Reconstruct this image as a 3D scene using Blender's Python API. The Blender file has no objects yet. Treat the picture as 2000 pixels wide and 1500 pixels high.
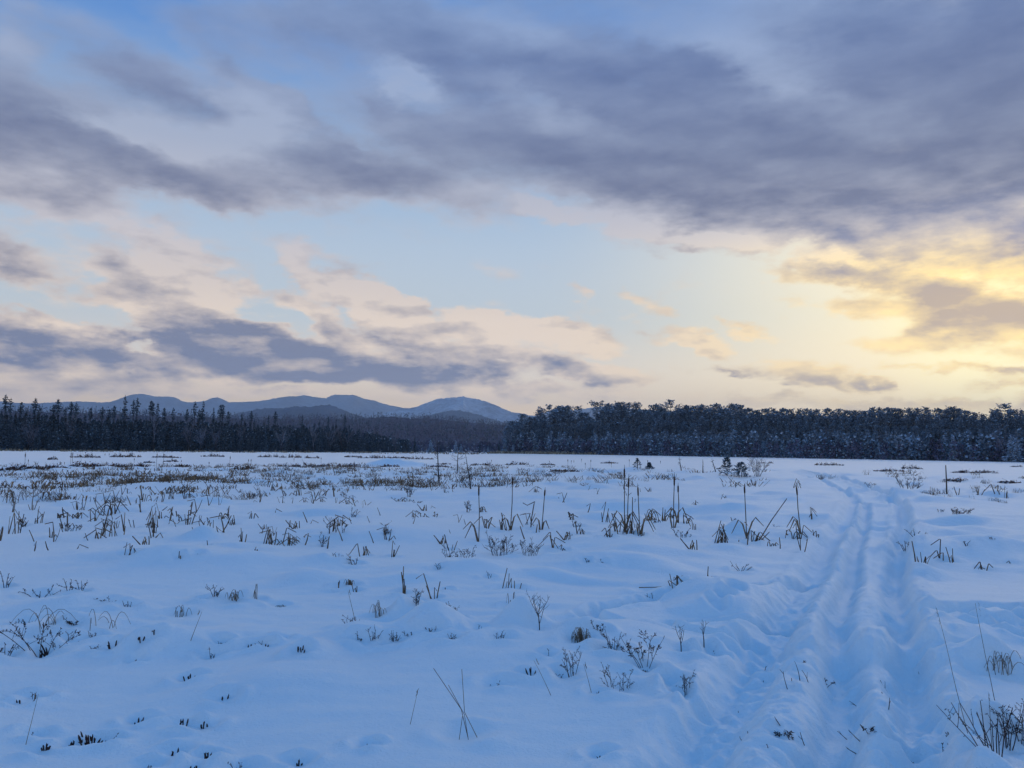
import bpy, bmesh, math, random
import numpy as np
from mathutils import Vector, Matrix

S = bpy.context.scene
COL = S.collection
EYE = 1.7

def lin(r, g, b):
    f = lambda c: (c/255/12.92 if c/255 <= .04045 else ((c/255+.055)/1.055)**2.4)
    return (f(r), f(g), f(b), 1.0)

# ------------------------------------------------------------------ camera
cam_data = bpy.data.cameras.new("camera")
cam = bpy.data.objects.new("camera", cam_data)
COL.objects.link(cam)
cam.location = (0, 0, EYE)
cam.rotation_euler = (Matrix.Rotation(math.radians(94.58), 3, 'X') @ Matrix.Rotation(math.radians(.52), 3, 'Z')).to_euler()
cam_data.sensor_width = 36
cam_data.lens = 28.26
cam_data.clip_start = .05
cam_data.clip_end = 40000
S.camera = cam

# ------------------------------------------------------------------ exposure
S.view_settings.view_transform = 'Standard'
S.view_settings.look = 'None'
S.view_settings.exposure = .26
S.view_settings.gamma = 1
S.view_settings.use_curve_mapping = False
S.cycles.max_bounces = 6
S.cycles.diffuse_bounces = 3
S.cycles.volume_bounces = 0
S.cycles.use_denoising = True
S.cycles.denoising_input_passes = 'RGB_ALBEDO_NORMAL'
S.cycles.denoising_prefilter = 'ACCURATE'
S.cycles.use_adaptive_sampling = False
S.cycles.sample_clamp_indirect = 4

SUN_AZ, SUN_EL = 33.5, 9.5          # behind the cloud at the right edge

# ------------------------------------------------------------------ tables (metres, degrees)
CLOUDS = [  # bearing deg, height deg, half length deg, half depth deg, slope deg, density, shade
    (1.67, 26.45, 18.03, 5.82, -14, 0.9, 0.7),
    (13.83, 21.45, 19.93, 6.88, -9, 1.0, 0.9),
    (25.28, 25.28, 17.08, 7.41, -12, 0.9, 0.7),
    (30.38, 18.19, 14.23, 7.94, -8, 1.0, 1.0),
    (21.88, 16.49, 17.08, 3.97, -7, 1.0, 1.05),
    (5.45, 19.52, 14.23, 3.18, -11, 0.9, 0.7),
    (-3.93, 22.5, 9.49, 4.23, -24, 0.7, 0.55),
    (9.52, 23.99, 14.23, 2.12, -18, 0.2, 0.45),
    (32.29, 24.72, 12.34, 5.82, 0, 0.6, 0.6),
    (16.36, 25.94, 11.39, 1.8, -22, 0.1, -0.55),
    (22.64, 21.33, 8.07, 1.8, -22, 0.1, -0.5),
    (26.41, 22.14, 2.85, 2.12, -10, 0.0, -0.35),
    (-0.24, 28.3, 10.44, 1.91, -24, 0.0, -0.4),
    (6.56, 21.84, 9.49, 1.59, -16, 0.0, -0.3),
    (11.0, 26.11, 12.34, 1.38, -20, 0, 0.35),
    (20.07, 23.67, 9.49, 1.16, -22, 0, -0.35),
    (29.02, 20.21, 7.59, 1.27, -16, 0, -0.3),
    (-0.2, 24.53, 9.49, 1.38, -20, 0, -0.3),
    (-7.65, 22.66, 7.59, 1.59, -26, 0, 0.2),
    (29.4, 14.36, 12.34, 2.91, -6, 0.8, 0.55),
    (-10.73, 27.81, 10.91, 3.7, -20, 0.5, 0.35),
    (13.78, 16.63, 12.34, 1.8, -8, 0.6, 0.4),
    (-11.35, 23.7, 6.64, 2.65, -26, 0.45, 0.4),
    (35.2, 18.76, 7.59, 17.46, 0, 0.8, 0.8),
    (-16.48, 27.79, 7.59, 3.18, -16, 0.6, 0.35),
    (-21.91, 27.26, 6.17, 2.65, -16, 0.35, 0.3),
    (-9.3, 29.42, 9.49, 2.12, -8, 0.4, 0.3),
    (8.81, 29.59, 12.34, 2.12, -6, 0.4, 0.35),
    (-3.98, 25.41, 7.59, 2.12, -28, 0.3, 0.3),
    (-20.1, 23.97, 18.03, 6.35, -14, 0.26, 0.2),
    (-14.84, 21.13, 14.23, 4.23, -20, 0.25, 0.15),
    (-3.88, 19.48, 8.07, 2.65, -20, 0.5, 0.35),
    (-11.12, 15.37, 9.49, 1.59, 0, 0.2, 0.1),
    (-30.2, 21.0, 12.34, 3.18, -18, 0.55, 0.4),
    (-32.83, 18.71, 9.49, 4.76, -10, 0.8, 0.6),
    (-27.14, 18.25, 11.39, 2.65, -10, 0.85, 0.7),
    (-16.83, 18.15, 13.28, 2.54, 3, 0.95, 0.85),
    (-10.14, 19.19, 6.17, 2.12, -14, 0.6, 0.5),
    (-32.17, 16.48, 7.59, 2.65, -4, 0.6, 0.4),
    (-27.09, 23.39, 9.49, 2.12, -20, 0.45, 0.5),
    (-22.34, 22.41, 9.49, 1.8, -22, 0.3, 0.3),
    (-16.27, 21.95, 8.54, 1.8, -26, 0.4, 0.15),
    (-21.16, 25.32, 7.59, 1.59, -24, 0.25, 0.3),
    (-23.82, 19.55, 7.12, 2.65, -12, 0.85, -0.7),
    (-18.66, 21.67, 3.8, 2.86, -30, 0.85, -0.9),
    (-21.55, 19.07, 7.59, 1.59, -10, 0.3, -0.4),
    (-26.9, 19.46, 2.37, 0.74, -8, 0.85, -0.6),
    (-33.01, 24.06, 2.85, 2.65, -42, 0.6, -0.2),
    (-8.0, 24.74, 3.32, 1.8, -24, 0.15, -1.1),
    (-9.56, 25.18, 3.32, 1.8, -24, 0.05, -0.5),
    (-30.14, 14.54, 12.34, 1.8, -7, 0.55, 0.1),
    (-26.93, 13.89, 5.22, 1.16, -12, 0.5, -0.2),
    (-20.12, 15.99, 8.54, 1.38, 5, 0.35, 0.2),
    (-3.1, 17.1, 6.64, 2.12, -14, 0.6, 0.15),
    (-21.57, 11.45, 4.98, 2.33, -12, 1.1, -0.75),
    (-20.56, 10.25, 4.51, 1.38, -12, 0.7, 0.15),
    (-26.52, 11.37, 7.12, 1.91, -14, 0.8, 0.45),
    (-23.72, 10.06, 6.17, 1.16, -12, 0.6, 0.45),
    (-32.14, 10.72, 4.03, 2.01, -22, 0.7, 0.7),
    (-14.56, 12.11, 2.37, 1.06, -16, 0.65, -0.2),
    (-11.37, 11.09, 5.93, 1.48, -20, 1.1, -0.6),
    (-8.84, 10.13, 2.85, 1.06, -14, 0.7, 0.1),
    (-14.5, 10.02, 4.03, 1.06, -8, 0.9, -0.3),
    (-7.37, 9.24, 5.22, 0.95, -12, 0.75, 0.15),
    (-14.95, 13.47, 2.85, 0.95, -10, 0.5, -0.1),
    (-11.03, 11.88, 4.27, 1.59, -24, 0.3, -0.1),
    (-30.28, 6.16, 9.01, 2.12, -9, 1.15, 1.1),
    (-32.15, 5.77, 6.64, 1.91, 0, 0.9, 0.9),
    (-25.95, 5.27, 4.27, 0.95, -8, 0.7, 0.7),
    (-30.62, 7.52, 5.22, 0.69, -8, 0.7, -0.5),
    (-24.9, 8.71, 5.69, 0.95, -7, 0.8, -0.3),
    (-23.34, 8.19, 5.69, 0.74, -10, 0.4, 0.1),
    (-21.1, 7.49, 9.49, 1.91, -12, 1.05, 0.95),
    (-15.08, 6.4, 12.34, 2.43, -9, 1.1, 1.1),
    (-7.29, 5.02, 9.96, 1.8, -6, 1.1, 1.0),
    (-21.66, 5.59, 7.12, 1.38, -6, 0.8, 0.75),
    (-12.36, 8.35, 2.85, 1.91, -40, 0.7, 0.6),
    (-8.79, 7.87, 6.17, 1.27, -12, 0.8, 0.7),
    (-3.68, 6.36, 4.74, 1.59, -14, 0.7, 0.5),
    (-17.74, 4.9, 9.49, 0.85, -3, 0.6, 0.6),
    (-25.09, 5.98, 1.61, 0.64, 0, -0.9, -0.5),
    (-15.82, 8.13, 3.32, 0.74, -8, -0.6, -0.3),
    (-23.3, 7.19, 1.9, 0.74, -30, -0.4, -0.2),
    (-5.18, 8.51, 5.69, 0.79, -7, 0.85, 0.2),
    (1.44, 8.31, 9.01, 1.48, -8, 1.0, -0.5),
    (-1.33, 9.37, 4.74, 0.95, -4, 0.7, -0.4),
    (-0.02, 6.7, 7.59, 1.06, -10, 0.7, 0.1),
    (4.74, 7.44, 4.27, 0.95, -8, 0.6, 0),
    (11.23, 7.81, 4.03, 0.9, -13, 0.85, 0.0),
    (12.63, 7.15, 2.37, 0.48, -10, 0.4, 0.5),
    (15.24, 8.18, 2.28, 0.74, -8, 0.8, -0.1),
    (4.11, 11.31, 1.42, 0.58, -8, 0.75, -0.1),
    (7.76, 10.73, 1.61, 0.69, -8, 0.7, -0.1),
    (10.53, 9.4, 2.37, 0.79, -6, 0.6, -0.2),
    (-1.92, 12.43, 2.61, 1.06, -16, 0.35, -0.3),
    (9.1, 9.99, 1.9, 0.53, -6, 0.3, 0),
    (6.2, 5.44, 7.12, 1.27, -3, 1.0, 0.9),
    (3.29, 5.26, 3.32, 0.69, 0, 0.4, 0.4),
    (8.36, 4.97, 3.8, 0.53, -4, 0.4, 0.4),
    (8.39, 15.66, 10.91, 0.95, -11, 0.9, -0.4),
    (3.24, 16.63, 3.8, 0.79, -16, 0.7, -0.8),
    (9.12, 17.02, 4.27, 1.16, -8, 0.3, -0.5),
    (14.45, 14.44, 3.8, 0.9, -10, 0.75, -0.6),
    (12.69, 13.83, 6.17, 0.48, -9, 0.5, 0.4),
    (19.19, 12.96, 2.37, 0.69, -8, 0.5, -0.2),
    (22.44, 12.89, 3.8, 0.79, -14, 0.6, -1.0),
    (17.21, 14.55, 2.85, 0.74, -10, 0.4, 0.1),
    (21.13, 11.82, 4.74, 1.38, -6, 1.0, 0.9),
    (25.19, 11.02, 4.74, 1.38, -12, 0.95, 0.8),
    (22.99, 9.52, 5.22, 1.06, -10, 0.75, 0.15),
    (29.51, 8.95, 4.74, 2.12, -16, 1.1, 1.0),
    (32.08, 8.34, 3.8, 1.59, -4, 0.9, 0.85),
    (28.13, 10.4, 2.85, 1.27, -20, 0.4, 0.2),
    (28.31, 6.92, 6.17, 1.38, -4, 0.6, 0),
    (24.31, 12.67, 7.59, 0.95, -4, 0.4, 0.3),
    (20.36, 5.33, 5.69, 1.16, -8, 1.0, 0.9),
    (22.57, 4.7, 2.85, 0.48, -14, 0.6, 0.6),
    (18.71, 4.33, 3.32, 0.42, 0, 0.5, 0.35),
    (25.17, 4.5, 1.71, 0.58, -28, 0.7, 0.7),
    (30.76, 5.15, 5.22, 0.53, -4, 0.75, 0.75),
    (32.07, 4.22, 4.27, 0.58, -3, 0.6, 0.5),
    (14.69, 5.62, 2.37, 0.53, -8, 0.55, 0.6),
    (26.83, 5.53, 2.85, 0.37, -6, 0.3, 0.2),
    (-28.2, 3.57, 16.13, 1.06, 0, 1.0, 0.35),
    (-13.62, 3.44, 10.44, 0.53, 0, 0.5, -0.1),
    (-31.01, 4.22, 7.59, 0.74, -2, 0.6, 0.1),
    (-19.38, 4.63, 6.17, 0.53, -4, 0.6, -0.3),
    (1.83, 3.86, 12.34, 0.74, 0, 0.5, -0.15),
    (17.7, 3.3, 17.08, 0.79, 0, 0.6, -0.05),
    (29.87, 2.97, 10.44, 0.85, 0, 0.7, 0.45),
]
FAR_RANGE = [(-5249, 5496, 219), (-4847, 5853, 269), (-4615, 6038, 270), (-4362, 6223, 317), (-4085, 6409, 343), (-4026, 6446, 333), (-3905, 6520, 330), (-3781, 6593, 344), (-3620, 6682, 359), (-3452, 6771, 357), (-3400, 6797, 363), (-3356, 6819, 382), (-3315, 6839, 406), (-3262, 6864, 430), (-3190, 6898, 441), (-3135, 6923, 435), (-3087, 6945, 419), (-3054, 6960, 424), (-2986, 6989, 423), (-2941, 7008, 420), (-2890, 7029, 390), (-2839, 7050, 378), (-2773, 7076, 385), (-2715, 7099, 396), (-2668, 7116, 420), (-2620, 7134, 431), (-2580, 7149, 418), (-2534, 7165, 392), (-2432, 7200, 395), (-2307, 7241, 403), (-2224, 7267, 419), (-2139, 7293, 440), (-2045, 7320, 457), (-1966, 7341, 459), (-1901, 7358, 470), (-1790, 7386, 454), (-1713, 7404, 447), (-1678, 7412, 471), (-1633, 7422, 482), (-1474, 7456, 485), (-1428, 7465, 472), (-1372, 7475, 449), (-1289, 7490, 437), (-1195, 7506, 405), (-1101, 7520, 387), (-1030, 7530, 374), (-911, 7545, 347), (-720, 7566, 321), (-480, 7585, 295), (-190, 7598, 259), (196, 7597, 297), (389, 7590, 371), (486, 7584, 376), (582, 7578, 367), (725, 7565, 387), (845, 7553, 402), (940, 7542, 412), (1034, 7529, 393), (1245, 7497, 374), (1429, 7464, 360), (1879, 7364, 336), (2716, 7098, 305), (3782, 6592, 269), (4849, 5852, 245), (5426, 5322, 222)]
SNOWY_PEAK = [(-1313, 5444, 113), (-1182, 5474, 157), (-1082, 5494, 179), (-998, 5510, 195), (-930, 5522, 213), (-845, 5536, 250), (-759, 5548, 272), (-707, 5555, 273), (-665, 5560, 281), (-620, 5566, 299), (-550, 5573, 329), (-504, 5577, 344), (-444, 5582, 348), (-391, 5586, 353), (-352, 5589, 357), (-338, 5590, 362), (-320, 5591, 354), (-267, 5594, 347), (-195, 5597, 330), (-124, 5599, 306), (-52, 5600, 274), (2, 5600, 253), (55, 5600, 247), (109, 5599, 237), (198, 5596, 223), (323, 5591, 202), (464, 5581, 175), (640, 5563, 141)]
DARK_HILL = [(-1410, 3312, 72), (-1320, 3349, 95), (-1227, 3384, 121), (-1151, 3411, 142), (-1092, 3430, 157), (-1062, 3440, 164), (-1032, 3449, 163), (-992, 3461, 166), (-940, 3475, 174), (-909, 3483, 174), (-878, 3491, 171), (-857, 3496, 178), (-826, 3504, 183), (-794, 3511, 184), (-766, 3518, 175), (-729, 3525, 158), (-674, 3536, 141), (-631, 3544, 130), (-542, 3559, 114), (-408, 3577, 88), (-272, 3590, 62)]
FRONT_HILL = [(-634, 3848, 83), (-539, 3863, 119), (-467, 3872, 142), (-418, 3877, 155), (-370, 3882, 165), (-326, 3886, 178), (-284, 3890, 184), (-247, 3892, 182), (-197, 3895, 172), (-160, 3897, 163), (-123, 3898, 153), (-85, 3899, 141), (-48, 3900, 129), (27, 3900, 110), (151, 3897, 86)]
WOODED_SLOPE = [(-998, 1120, 42), (-911, 1192, 46), (-806, 1265, 52), (-746, 1302, 53), (-681, 1337, 53), (-610, 1370, 51), (-535, 1401, 50), (-479, 1421, 49), (-404, 1445, 50), (-281, 1473, 53), (-249, 1479, 55), (-226, 1483, 56), (-208, 1486, 56), (-189, 1488, 55), (-161, 1491, 56), (-123, 1495, 53), (-95, 1497, 51), (-47, 1499, 47), (1, 1500, 41), (58, 1499, 34), (190, 1488, 28), (455, 1429, 24), (805, 1266, 22), (998, 1120, 20)]
TRACKS = [  # path on the snow, half width, depth (negative = ridge)
    ([(23.57, 73.44), (21.64, 59.76), (16.0, 39.4), (12.67, 29.93), (9.97, 23.86), (7.38, 18.24), (5.9, 15.17), (4.91, 13.0), (4.18, 11.38), (3.52, 9.94), (2.92, 8.68), (2.43, 7.61), (2.11, 6.86), (1.74, 6.1), (1.44, 5.45), (1.12, 4.84), (0.87, 4.32), (0.56, 3.66)], 0.2, 0.09),
    ([(4.6, 12.14), (4.0, 10.93), (3.38, 9.59), (2.78, 8.42), (2.27, 7.4)], 0.1, -0.05),
    ([(2.1, 6.69), (1.8, 6.11), (1.5, 5.51), (1.21, 4.93), (0.95, 4.46), (0.65, 3.81)], 0.09, -0.055),
    ([(10.63, 24.98), (7.05, 17.1), (5.18, 13.02), (3.89, 10.13), (3.15, 8.56), (2.47, 7.04), (2.02, 5.98), (1.66, 5.12), (1.37, 4.47)], 0.22, -0.022),
    ([(11.46, 26.23), (8.51, 19.6), (6.46, 15.22), (5.32, 12.73), (4.52, 10.96), (3.84, 9.45), (3.36, 8.44), (3.04, 7.63), (2.73, 6.8), (2.47, 6.13), (2.2, 5.47), (1.94, 4.95), (1.7, 4.48), (1.33, 3.77)], 0.13, 0.075),
    ([(24.74, 72.1), (20.16, 51.21), (15.14, 34.59), (12.03, 26.3), (8.37, 18.33), (5.6, 12.47), (4.04, 9.15), (3.16, 7.24), (2.61, 6.0), (2.21, 5.13), (1.9, 4.48), (1.55, 3.78)], 0.46, 0.03),
    ([(10.7, 22.99), (8.06, 17.19), (5.76, 12.48), (4.21, 9.16), (3.35, 7.25), (2.8, 6.01), (2.38, 5.13), (2.08, 4.49)], 0.09, -0.04),
    ([(26.49, 74.46), (20.88, 51.38), (16.68, 37.04), (13.2, 27.72), (10.3, 21.24), (7.8, 16.19), (6.05, 12.78), (4.95, 10.57), (4.34, 9.17), (3.77, 7.87), (3.26, 6.73), (2.89, 5.89), (2.54, 5.14), (2.23, 4.49), (1.89, 3.78)], 0.15, 0.085),
    ([(12.7, 26.39), (10.56, 21.27), (7.69, 15.31), (5.97, 11.97), (4.95, 9.83), (4.15, 8.11), (3.48, 6.74), (2.96, 5.66), (2.53, 4.8), (2.17, 4.11)], 0.17, -0.05),
    ([(23.0, 76.97), (23.28, 65.42), (18.1, 45.28), (14.22, 32.51), (11.36, 24.64), (8.52, 18.34)], 0.85, 0.05),
    ([(4.36, 11.72), (3.79, 11.13), (3.19, 10.51), (2.51, 9.92), (1.81, 9.51), (1.19, 8.93), (0.82, 8.51), (0.79, 8.25), (1.01, 7.94), (1.42, 7.71)], 0.11, 0.075),
    ([(1.54, 7.96), (1.83, 8.04), (2.2, 8.1), (2.58, 8.21), (2.86, 8.34)], 0.1, 0.075),
    ([(1.4, 7.65), (1.68, 7.62), (1.89, 7.5), (2.05, 7.39)], 0.09, 0.06),
    ([(4.4, 8.46), (4.65, 8.52), (4.99, 8.64), (5.18, 8.6), (5.66, 8.67)], 0.1, 0.06),
    ([(4.13, 7.76), (4.48, 7.94), (4.73, 7.87), (5.09, 7.97)], 0.12, 0.04),
    ([(39.09, 76.96), (37.53, 84.41), (32.28, 84.66), (22.27, 72.99)], 0.25, 0.04),
]
MOUNDS = [(-0.69, 7.38, 0.33, 0.3, 0.1), (-1.01, 8.25, 0.32, 0.29, 0.08), (-2.57, 10.36, 0.51, 0.46, 0.07), (-2.65, 11.54, 0.53, 0.48, 0.05), (0.09, 7.62, 0.3, 0.27, 0.12), (4.65, 16.69, 0.35, 0.32, 0.1), (3.87, 14.4, 0.57, 0.51, 0.05), (-5.72, 15.08, 0.41, 0.37, 0.1), (-1.63, 6.64, 0.3, 0.27, 0.07), (-2.98, 6.98, 0.36, 0.33, 0.06), (-3.72, 11.47, 0.54, 0.48, 0.05), (-3.09, 9.05, 0.49, 0.44, 0.05), (-4.09, 7.66, 0.44, 0.4, 0.06), (-0.53, 11.1, 1.2, 0.79, 0.1), (1.23, 12.76, 0.98, 0.69, 0.06), (2.19, 13.77, 0.71, 0.57, 0.05), (-1.32, 7.17, 0.37, 0.33, 0.05), (-1.69, 6.0, 0.79, 0.61, 0.05), (-0.28, 6.94, 0.88, 0.65, 0.05), (-4.04, 8.78, 0.74, 0.58, 0.04), (-4.71, 8.6, 0.56, 0.5, 0.05), (0.65, 7.19, 0.28, 0.25, 0.04), (9.34, 16.8, 1.96, 1.13, 0.1), (8.06, 14.2, 1.35, 0.86, 0.08), (6.04, 11.97, 0.51, 0.46, 0.06), (6.03, 17.02, 1.61, 0.97, 0.05), (6.61, 20.85, 1.67, 1.0, 0.05), (5.98, 22.44, 2.07, 1.18, 0.05), (3.84, 6.6, 0.29, 0.26, 0.08), (2.79, 4.72, 0.24, 0.22, 0.07), (4.62, 24.23, 2.51, 1.38, 0.06), (0.03, 24.73, 3.15, 1.67, 0.06), (-2.87, 15.32, 1.79, 1.05, 0.06), (-5.15, 11.79, 1.64, 0.99, 0.05), (1.8, 14.86, 1.24, 0.81, 0.05), (13.78, 26.53, 2.48, 1.36, 0.1), (15.3, 30.96, 1.54, 0.94, 0.08), (-10.73, 74.11, 2.1, 1.8, 0.62), (-12.27, 73.47, 1.8, 1.6, 0.28), (-8.61, 72.87, 1.9, 1.6, 0.36)]
FOOTPRINTS = [(1.2, 5.98), (1.17, 5.74), (1.72, 6.84), (2.12, 7.49), (2.01, 6.69), (1.91, 7.05), (1.64, 6.76), (4.82, 8.09), (4.77, 7.8), (5.13, 8.27), (4.68, 8.25), (4.23, 7.68), (2.22, 7.5), (4.47, 7.58), (4.56, 7.39), (2.33, 8.9), (2.18, 8.65), (2.53, 9.2)]
TREE_ALIKE = [  # label and group of trees that nothing tells apart
    ('dark spruce in the front row at the west end of the ridge', 'spruces in the front of the left wood, at the west end of the ridge'),
    ('brown leafless tree in the front row west of the rounded far summit', 'bare trees in the front of the left wood, west of the rounded far summit'),
    ('dark spruce in the front row west of the rounded far summit', 'spruces in the front of the left wood, west of the rounded far summit'),
    ('dark spruce in the front row before the rounded far summit', 'spruces in the front of the left wood, before the rounded far summit'),
    ('dark spruce in the front row before the saddle between summits', 'spruces in the front of the left wood, before the saddle between summits'),
    ('dark spruce in the front row before the cone shaped summit', 'spruces in the front of the left wood, before the cone shaped summit'),
    ('brown leafless tree in the front row before the cone shaped summit', 'bare trees in the front of the left wood, before the cone shaped summit'),
    ('dark spruce in the front row before the flank of the dark hill', 'spruces in the front of the left wood, before the flank of the dark hill'),
    ('brown leafless tree in the front row before the flank of the dark hill', 'bare trees in the front of the left wood, before the flank of the dark hill'),
    ('dark spruce in the front row before the top of the dark hill', 'spruces in the front of the left wood, before the top of the dark hill'),
    ('brown leafless tree in the front row before the top of the dark hill', 'bare trees in the front of the left wood, before the top of the dark hill'),
    ('spruce in the closed canopy at the west end of the ridge', 'spruces in the canopy of the left wood, at the west end of the ridge'),
    ('spruce in the closed canopy west of the rounded far summit', 'spruces in the canopy of the left wood, west of the rounded far summit'),
    ('spruce in the closed canopy before the rounded far summit', 'spruces in the canopy of the left wood, before the rounded far summit'),
    ('spruce in the closed canopy before the saddle between summits', 'spruces in the canopy of the left wood, before the saddle between summits'),
    ('spruce in the closed canopy before the cone shaped summit', 'spruces in the canopy of the left wood, before the cone shaped summit'),
    ('spruce in the closed canopy before the flank of the dark hill', 'spruces in the canopy of the left wood, before the flank of the dark hill'),
    ('spruce in the closed canopy before the top of the dark hill', 'spruces in the canopy of the left wood, before the top of the dark hill'),
    ('low leafless purple tree in the gap between the two woods', 'trees in the gap between the woods'),
    ('low dark spruce in the gap between the two woods', 'trees in the gap between the woods'),
    ('low snow flecked spruce in the gap between the two woods', 'trees in the gap between the woods'),
    ('dense side pine on the skyline at the east edge of the wood', 'pines on the skyline of the right wood'),
    ('second rank dark pine at the west corner of the wood', 'second rank pines at the west corner of the wood'),
    ('second rank dark pine just east of the wood corner', 'second rank pines just east of the wood corner'),
    ('second rank dark pine where a far peak shows through', 'second rank pines where a far peak shows through'),
    ('second rank dark pine above the snowiest spruces', 'second rank pines above the snowiest spruces'),
    ('second rank dark pine above the two marsh conifers', 'second rank pines above the two marsh conifers'),
    ('second rank dark pine above the trail bend', 'second rank pines above the trail bend'),
    ('second rank dark pine west of the eastern dip', 'second rank pines west of the eastern dip'),
    ('second rank dark pine in the eastern dip', 'second rank pines in the eastern dip'),
    ('second rank dark pine at the east edge of the wood', 'second rank pines at the east edge of the wood'),
    ('dark pine halfway down at the west corner of the wood', 'pines halfway down at the west corner of the wood'),
    ('dark pine halfway down just east of the wood corner', 'pines halfway down just east of the wood corner'),
    ('dark pine halfway down where a far peak shows through', 'pines halfway down where a far peak shows through'),
    ('dark pine halfway down above the snowiest spruces', 'pines halfway down above the snowiest spruces'),
    ('dark pine halfway down above the two marsh conifers', 'pines halfway down above the two marsh conifers'),
    ('dark pine halfway down above the trail bend', 'pines halfway down above the trail bend'),
    ('dark pine halfway down west of the eastern dip', 'pines halfway down west of the eastern dip'),
    ('dark pine halfway down in the eastern dip', 'pines halfway down in the eastern dip'),
    ('dark pine halfway down at the east edge of the wood', 'pines halfway down at the east edge of the wood'),
    ('snow laden low spruce at the west corner of the wood', 'snow laden low spruces at the west corner of the wood'),
    ('frosted leafless low tree at the west corner of the wood', 'frosted bare low trees at the west corner of the wood'),
    ('snow laden low spruce just east of the wood corner', 'snow laden low spruces just east of the wood corner'),
    ('dark low spruce just east of the wood corner', 'dark low spruces just east of the wood corner'),
    ('snow laden low spruce where a far peak shows through', 'snow laden low spruces where a far peak shows through'),
    ('frosted leafless low tree where a far peak shows through', 'frosted bare low trees where a far peak shows through'),
    ('dark low spruce where a far peak shows through', 'dark low spruces where a far peak shows through'),
    ('frosted leafless low tree above the snowiest spruces', 'frosted bare low trees above the snowiest spruces'),
    ('snow laden low spruce above the snowiest spruces', 'snow laden low spruces above the snowiest spruces'),
    ('snow laden low spruce above the two marsh conifers', 'snow laden low spruces above the two marsh conifers'),
    ('frosted leafless low tree above the two marsh conifers', 'frosted bare low trees above the two marsh conifers'),
    ('dark low spruce above the two marsh conifers', 'dark low spruces above the two marsh conifers'),
    ('snow laden low spruce above the trail bend', 'snow laden low spruces above the trail bend'),
    ('frosted leafless low tree above the trail bend', 'frosted bare low trees above the trail bend'),
    ('dark low spruce above the trail bend', 'dark low spruces above the trail bend'),
    ('snow laden low spruce west of the eastern dip', 'snow laden low spruces west of the eastern dip'),
    ('frosted leafless low tree west of the eastern dip', 'frosted bare low trees west of the eastern dip'),
    ('dark low spruce west of the eastern dip', 'dark low spruces west of the eastern dip'),
    ('snow laden low spruce in the eastern dip', 'snow laden low spruces in the eastern dip'),
    ('dark low spruce in the eastern dip', 'dark low spruces in the eastern dip'),
    ('snow laden low spruce at the east edge of the wood', 'snow laden low spruces at the east edge of the wood'),
    ('frosted leafless low tree at the east edge of the wood', 'frosted bare low trees at the east edge of the wood'),
]
TREE_GROUP = ['spruces rising above the left wood', 'spruces in the front of the left wood, at the west end of the ridge', 'bare trees in the front of the left wood, at the west end of the ridge', 'bare trees in the front of the left wood, west of the rounded far summit', 'spruces in the front of the left wood, west of the rounded far summit', 'spruces in the front of the left wood, before the rounded far summit', 'bare trees in the front of the left wood, before the rounded far summit', 'spruces in the front of the left wood, before the saddle between summits', 'bare trees in the front of the left wood, before the saddle between summits', 'spruces in the front of the left wood, before the cone shaped summit', 'bare trees in the front of the left wood, before the cone shaped summit', 'spruces in the front of the left wood, before the flank of the dark hill', 'bare trees in the front of the left wood, before the flank of the dark hill', 'spruces in the front of the left wood, before the top of the dark hill', 'bare trees in the front of the left wood, before the top of the dark hill', 'spruces in the canopy of the left wood, at the west end of the ridge', 'spruces in the canopy of the left wood, west of the rounded far summit', 'spruces in the canopy of the left wood, before the rounded far summit', 'spruces in the canopy of the left wood, before the saddle between summits', 'spruces in the canopy of the left wood, before the cone shaped summit', 'spruces in the canopy of the left wood, before the flank of the dark hill', 'spruces in the canopy of the left wood, before the top of the dark hill', 'trees in the gap between the woods', 'pines on the skyline of the right wood', 'second rank pines at the west corner of the wood', 'second rank pines just east of the wood corner', 'second rank pines where a far peak shows through', 'second rank pines above the snowiest spruces', 'second rank pines above the two marsh conifers', 'second rank pines above the trail bend', 'second rank pines west of the eastern dip', 'second rank pines in the eastern dip', 'second rank pines at the east edge of the wood', 'pines halfway down at the west corner of the wood', 'pines halfway down just east of the wood corner', 'pines halfway down where a far peak shows through', 'pines halfway down above the snowiest spruces', 'pines halfway down above the two marsh conifers', 'pines halfway down above the trail bend', 'pines halfway down west of the eastern dip', 'pines halfway down in the eastern dip', 'pines halfway down at the east edge of the wood', 'snow laden low spruces at the west corner of the wood', 'frosted bare low trees at the west corner of the wood', 'dark low spruces at the west corner of the wood', 'snow laden low spruces just east of the wood corner', 'dark low spruces just east of the wood corner', 'frosted bare low trees just east of the wood corner', 'snow laden low spruces where a far peak shows through', 'frosted bare low trees where a far peak shows through', 'dark low spruces where a far peak shows through', 'frosted bare low trees above the snowiest spruces', 'snow laden low spruces above the snowiest spruces', 'dark low spruces above the snowiest spruces', 'snow laden low spruces above the two marsh conifers', 'frosted bare low trees above the two marsh conifers', 'dark low spruces above the two marsh conifers', 'snow laden low spruces above the trail bend', 'frosted bare low trees above the trail bend', 'dark low spruces above the trail bend', 'snow laden low spruces west of the eastern dip', 'frosted bare low trees west of the eastern dip', 'dark low spruces west of the eastern dip', 'snow laden low spruces in the eastern dip', 'dark low spruces in the eastern dip', 'snow laden low spruces at the east edge of the wood', 'frosted bare low trees at the east edge of the wood']
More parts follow.
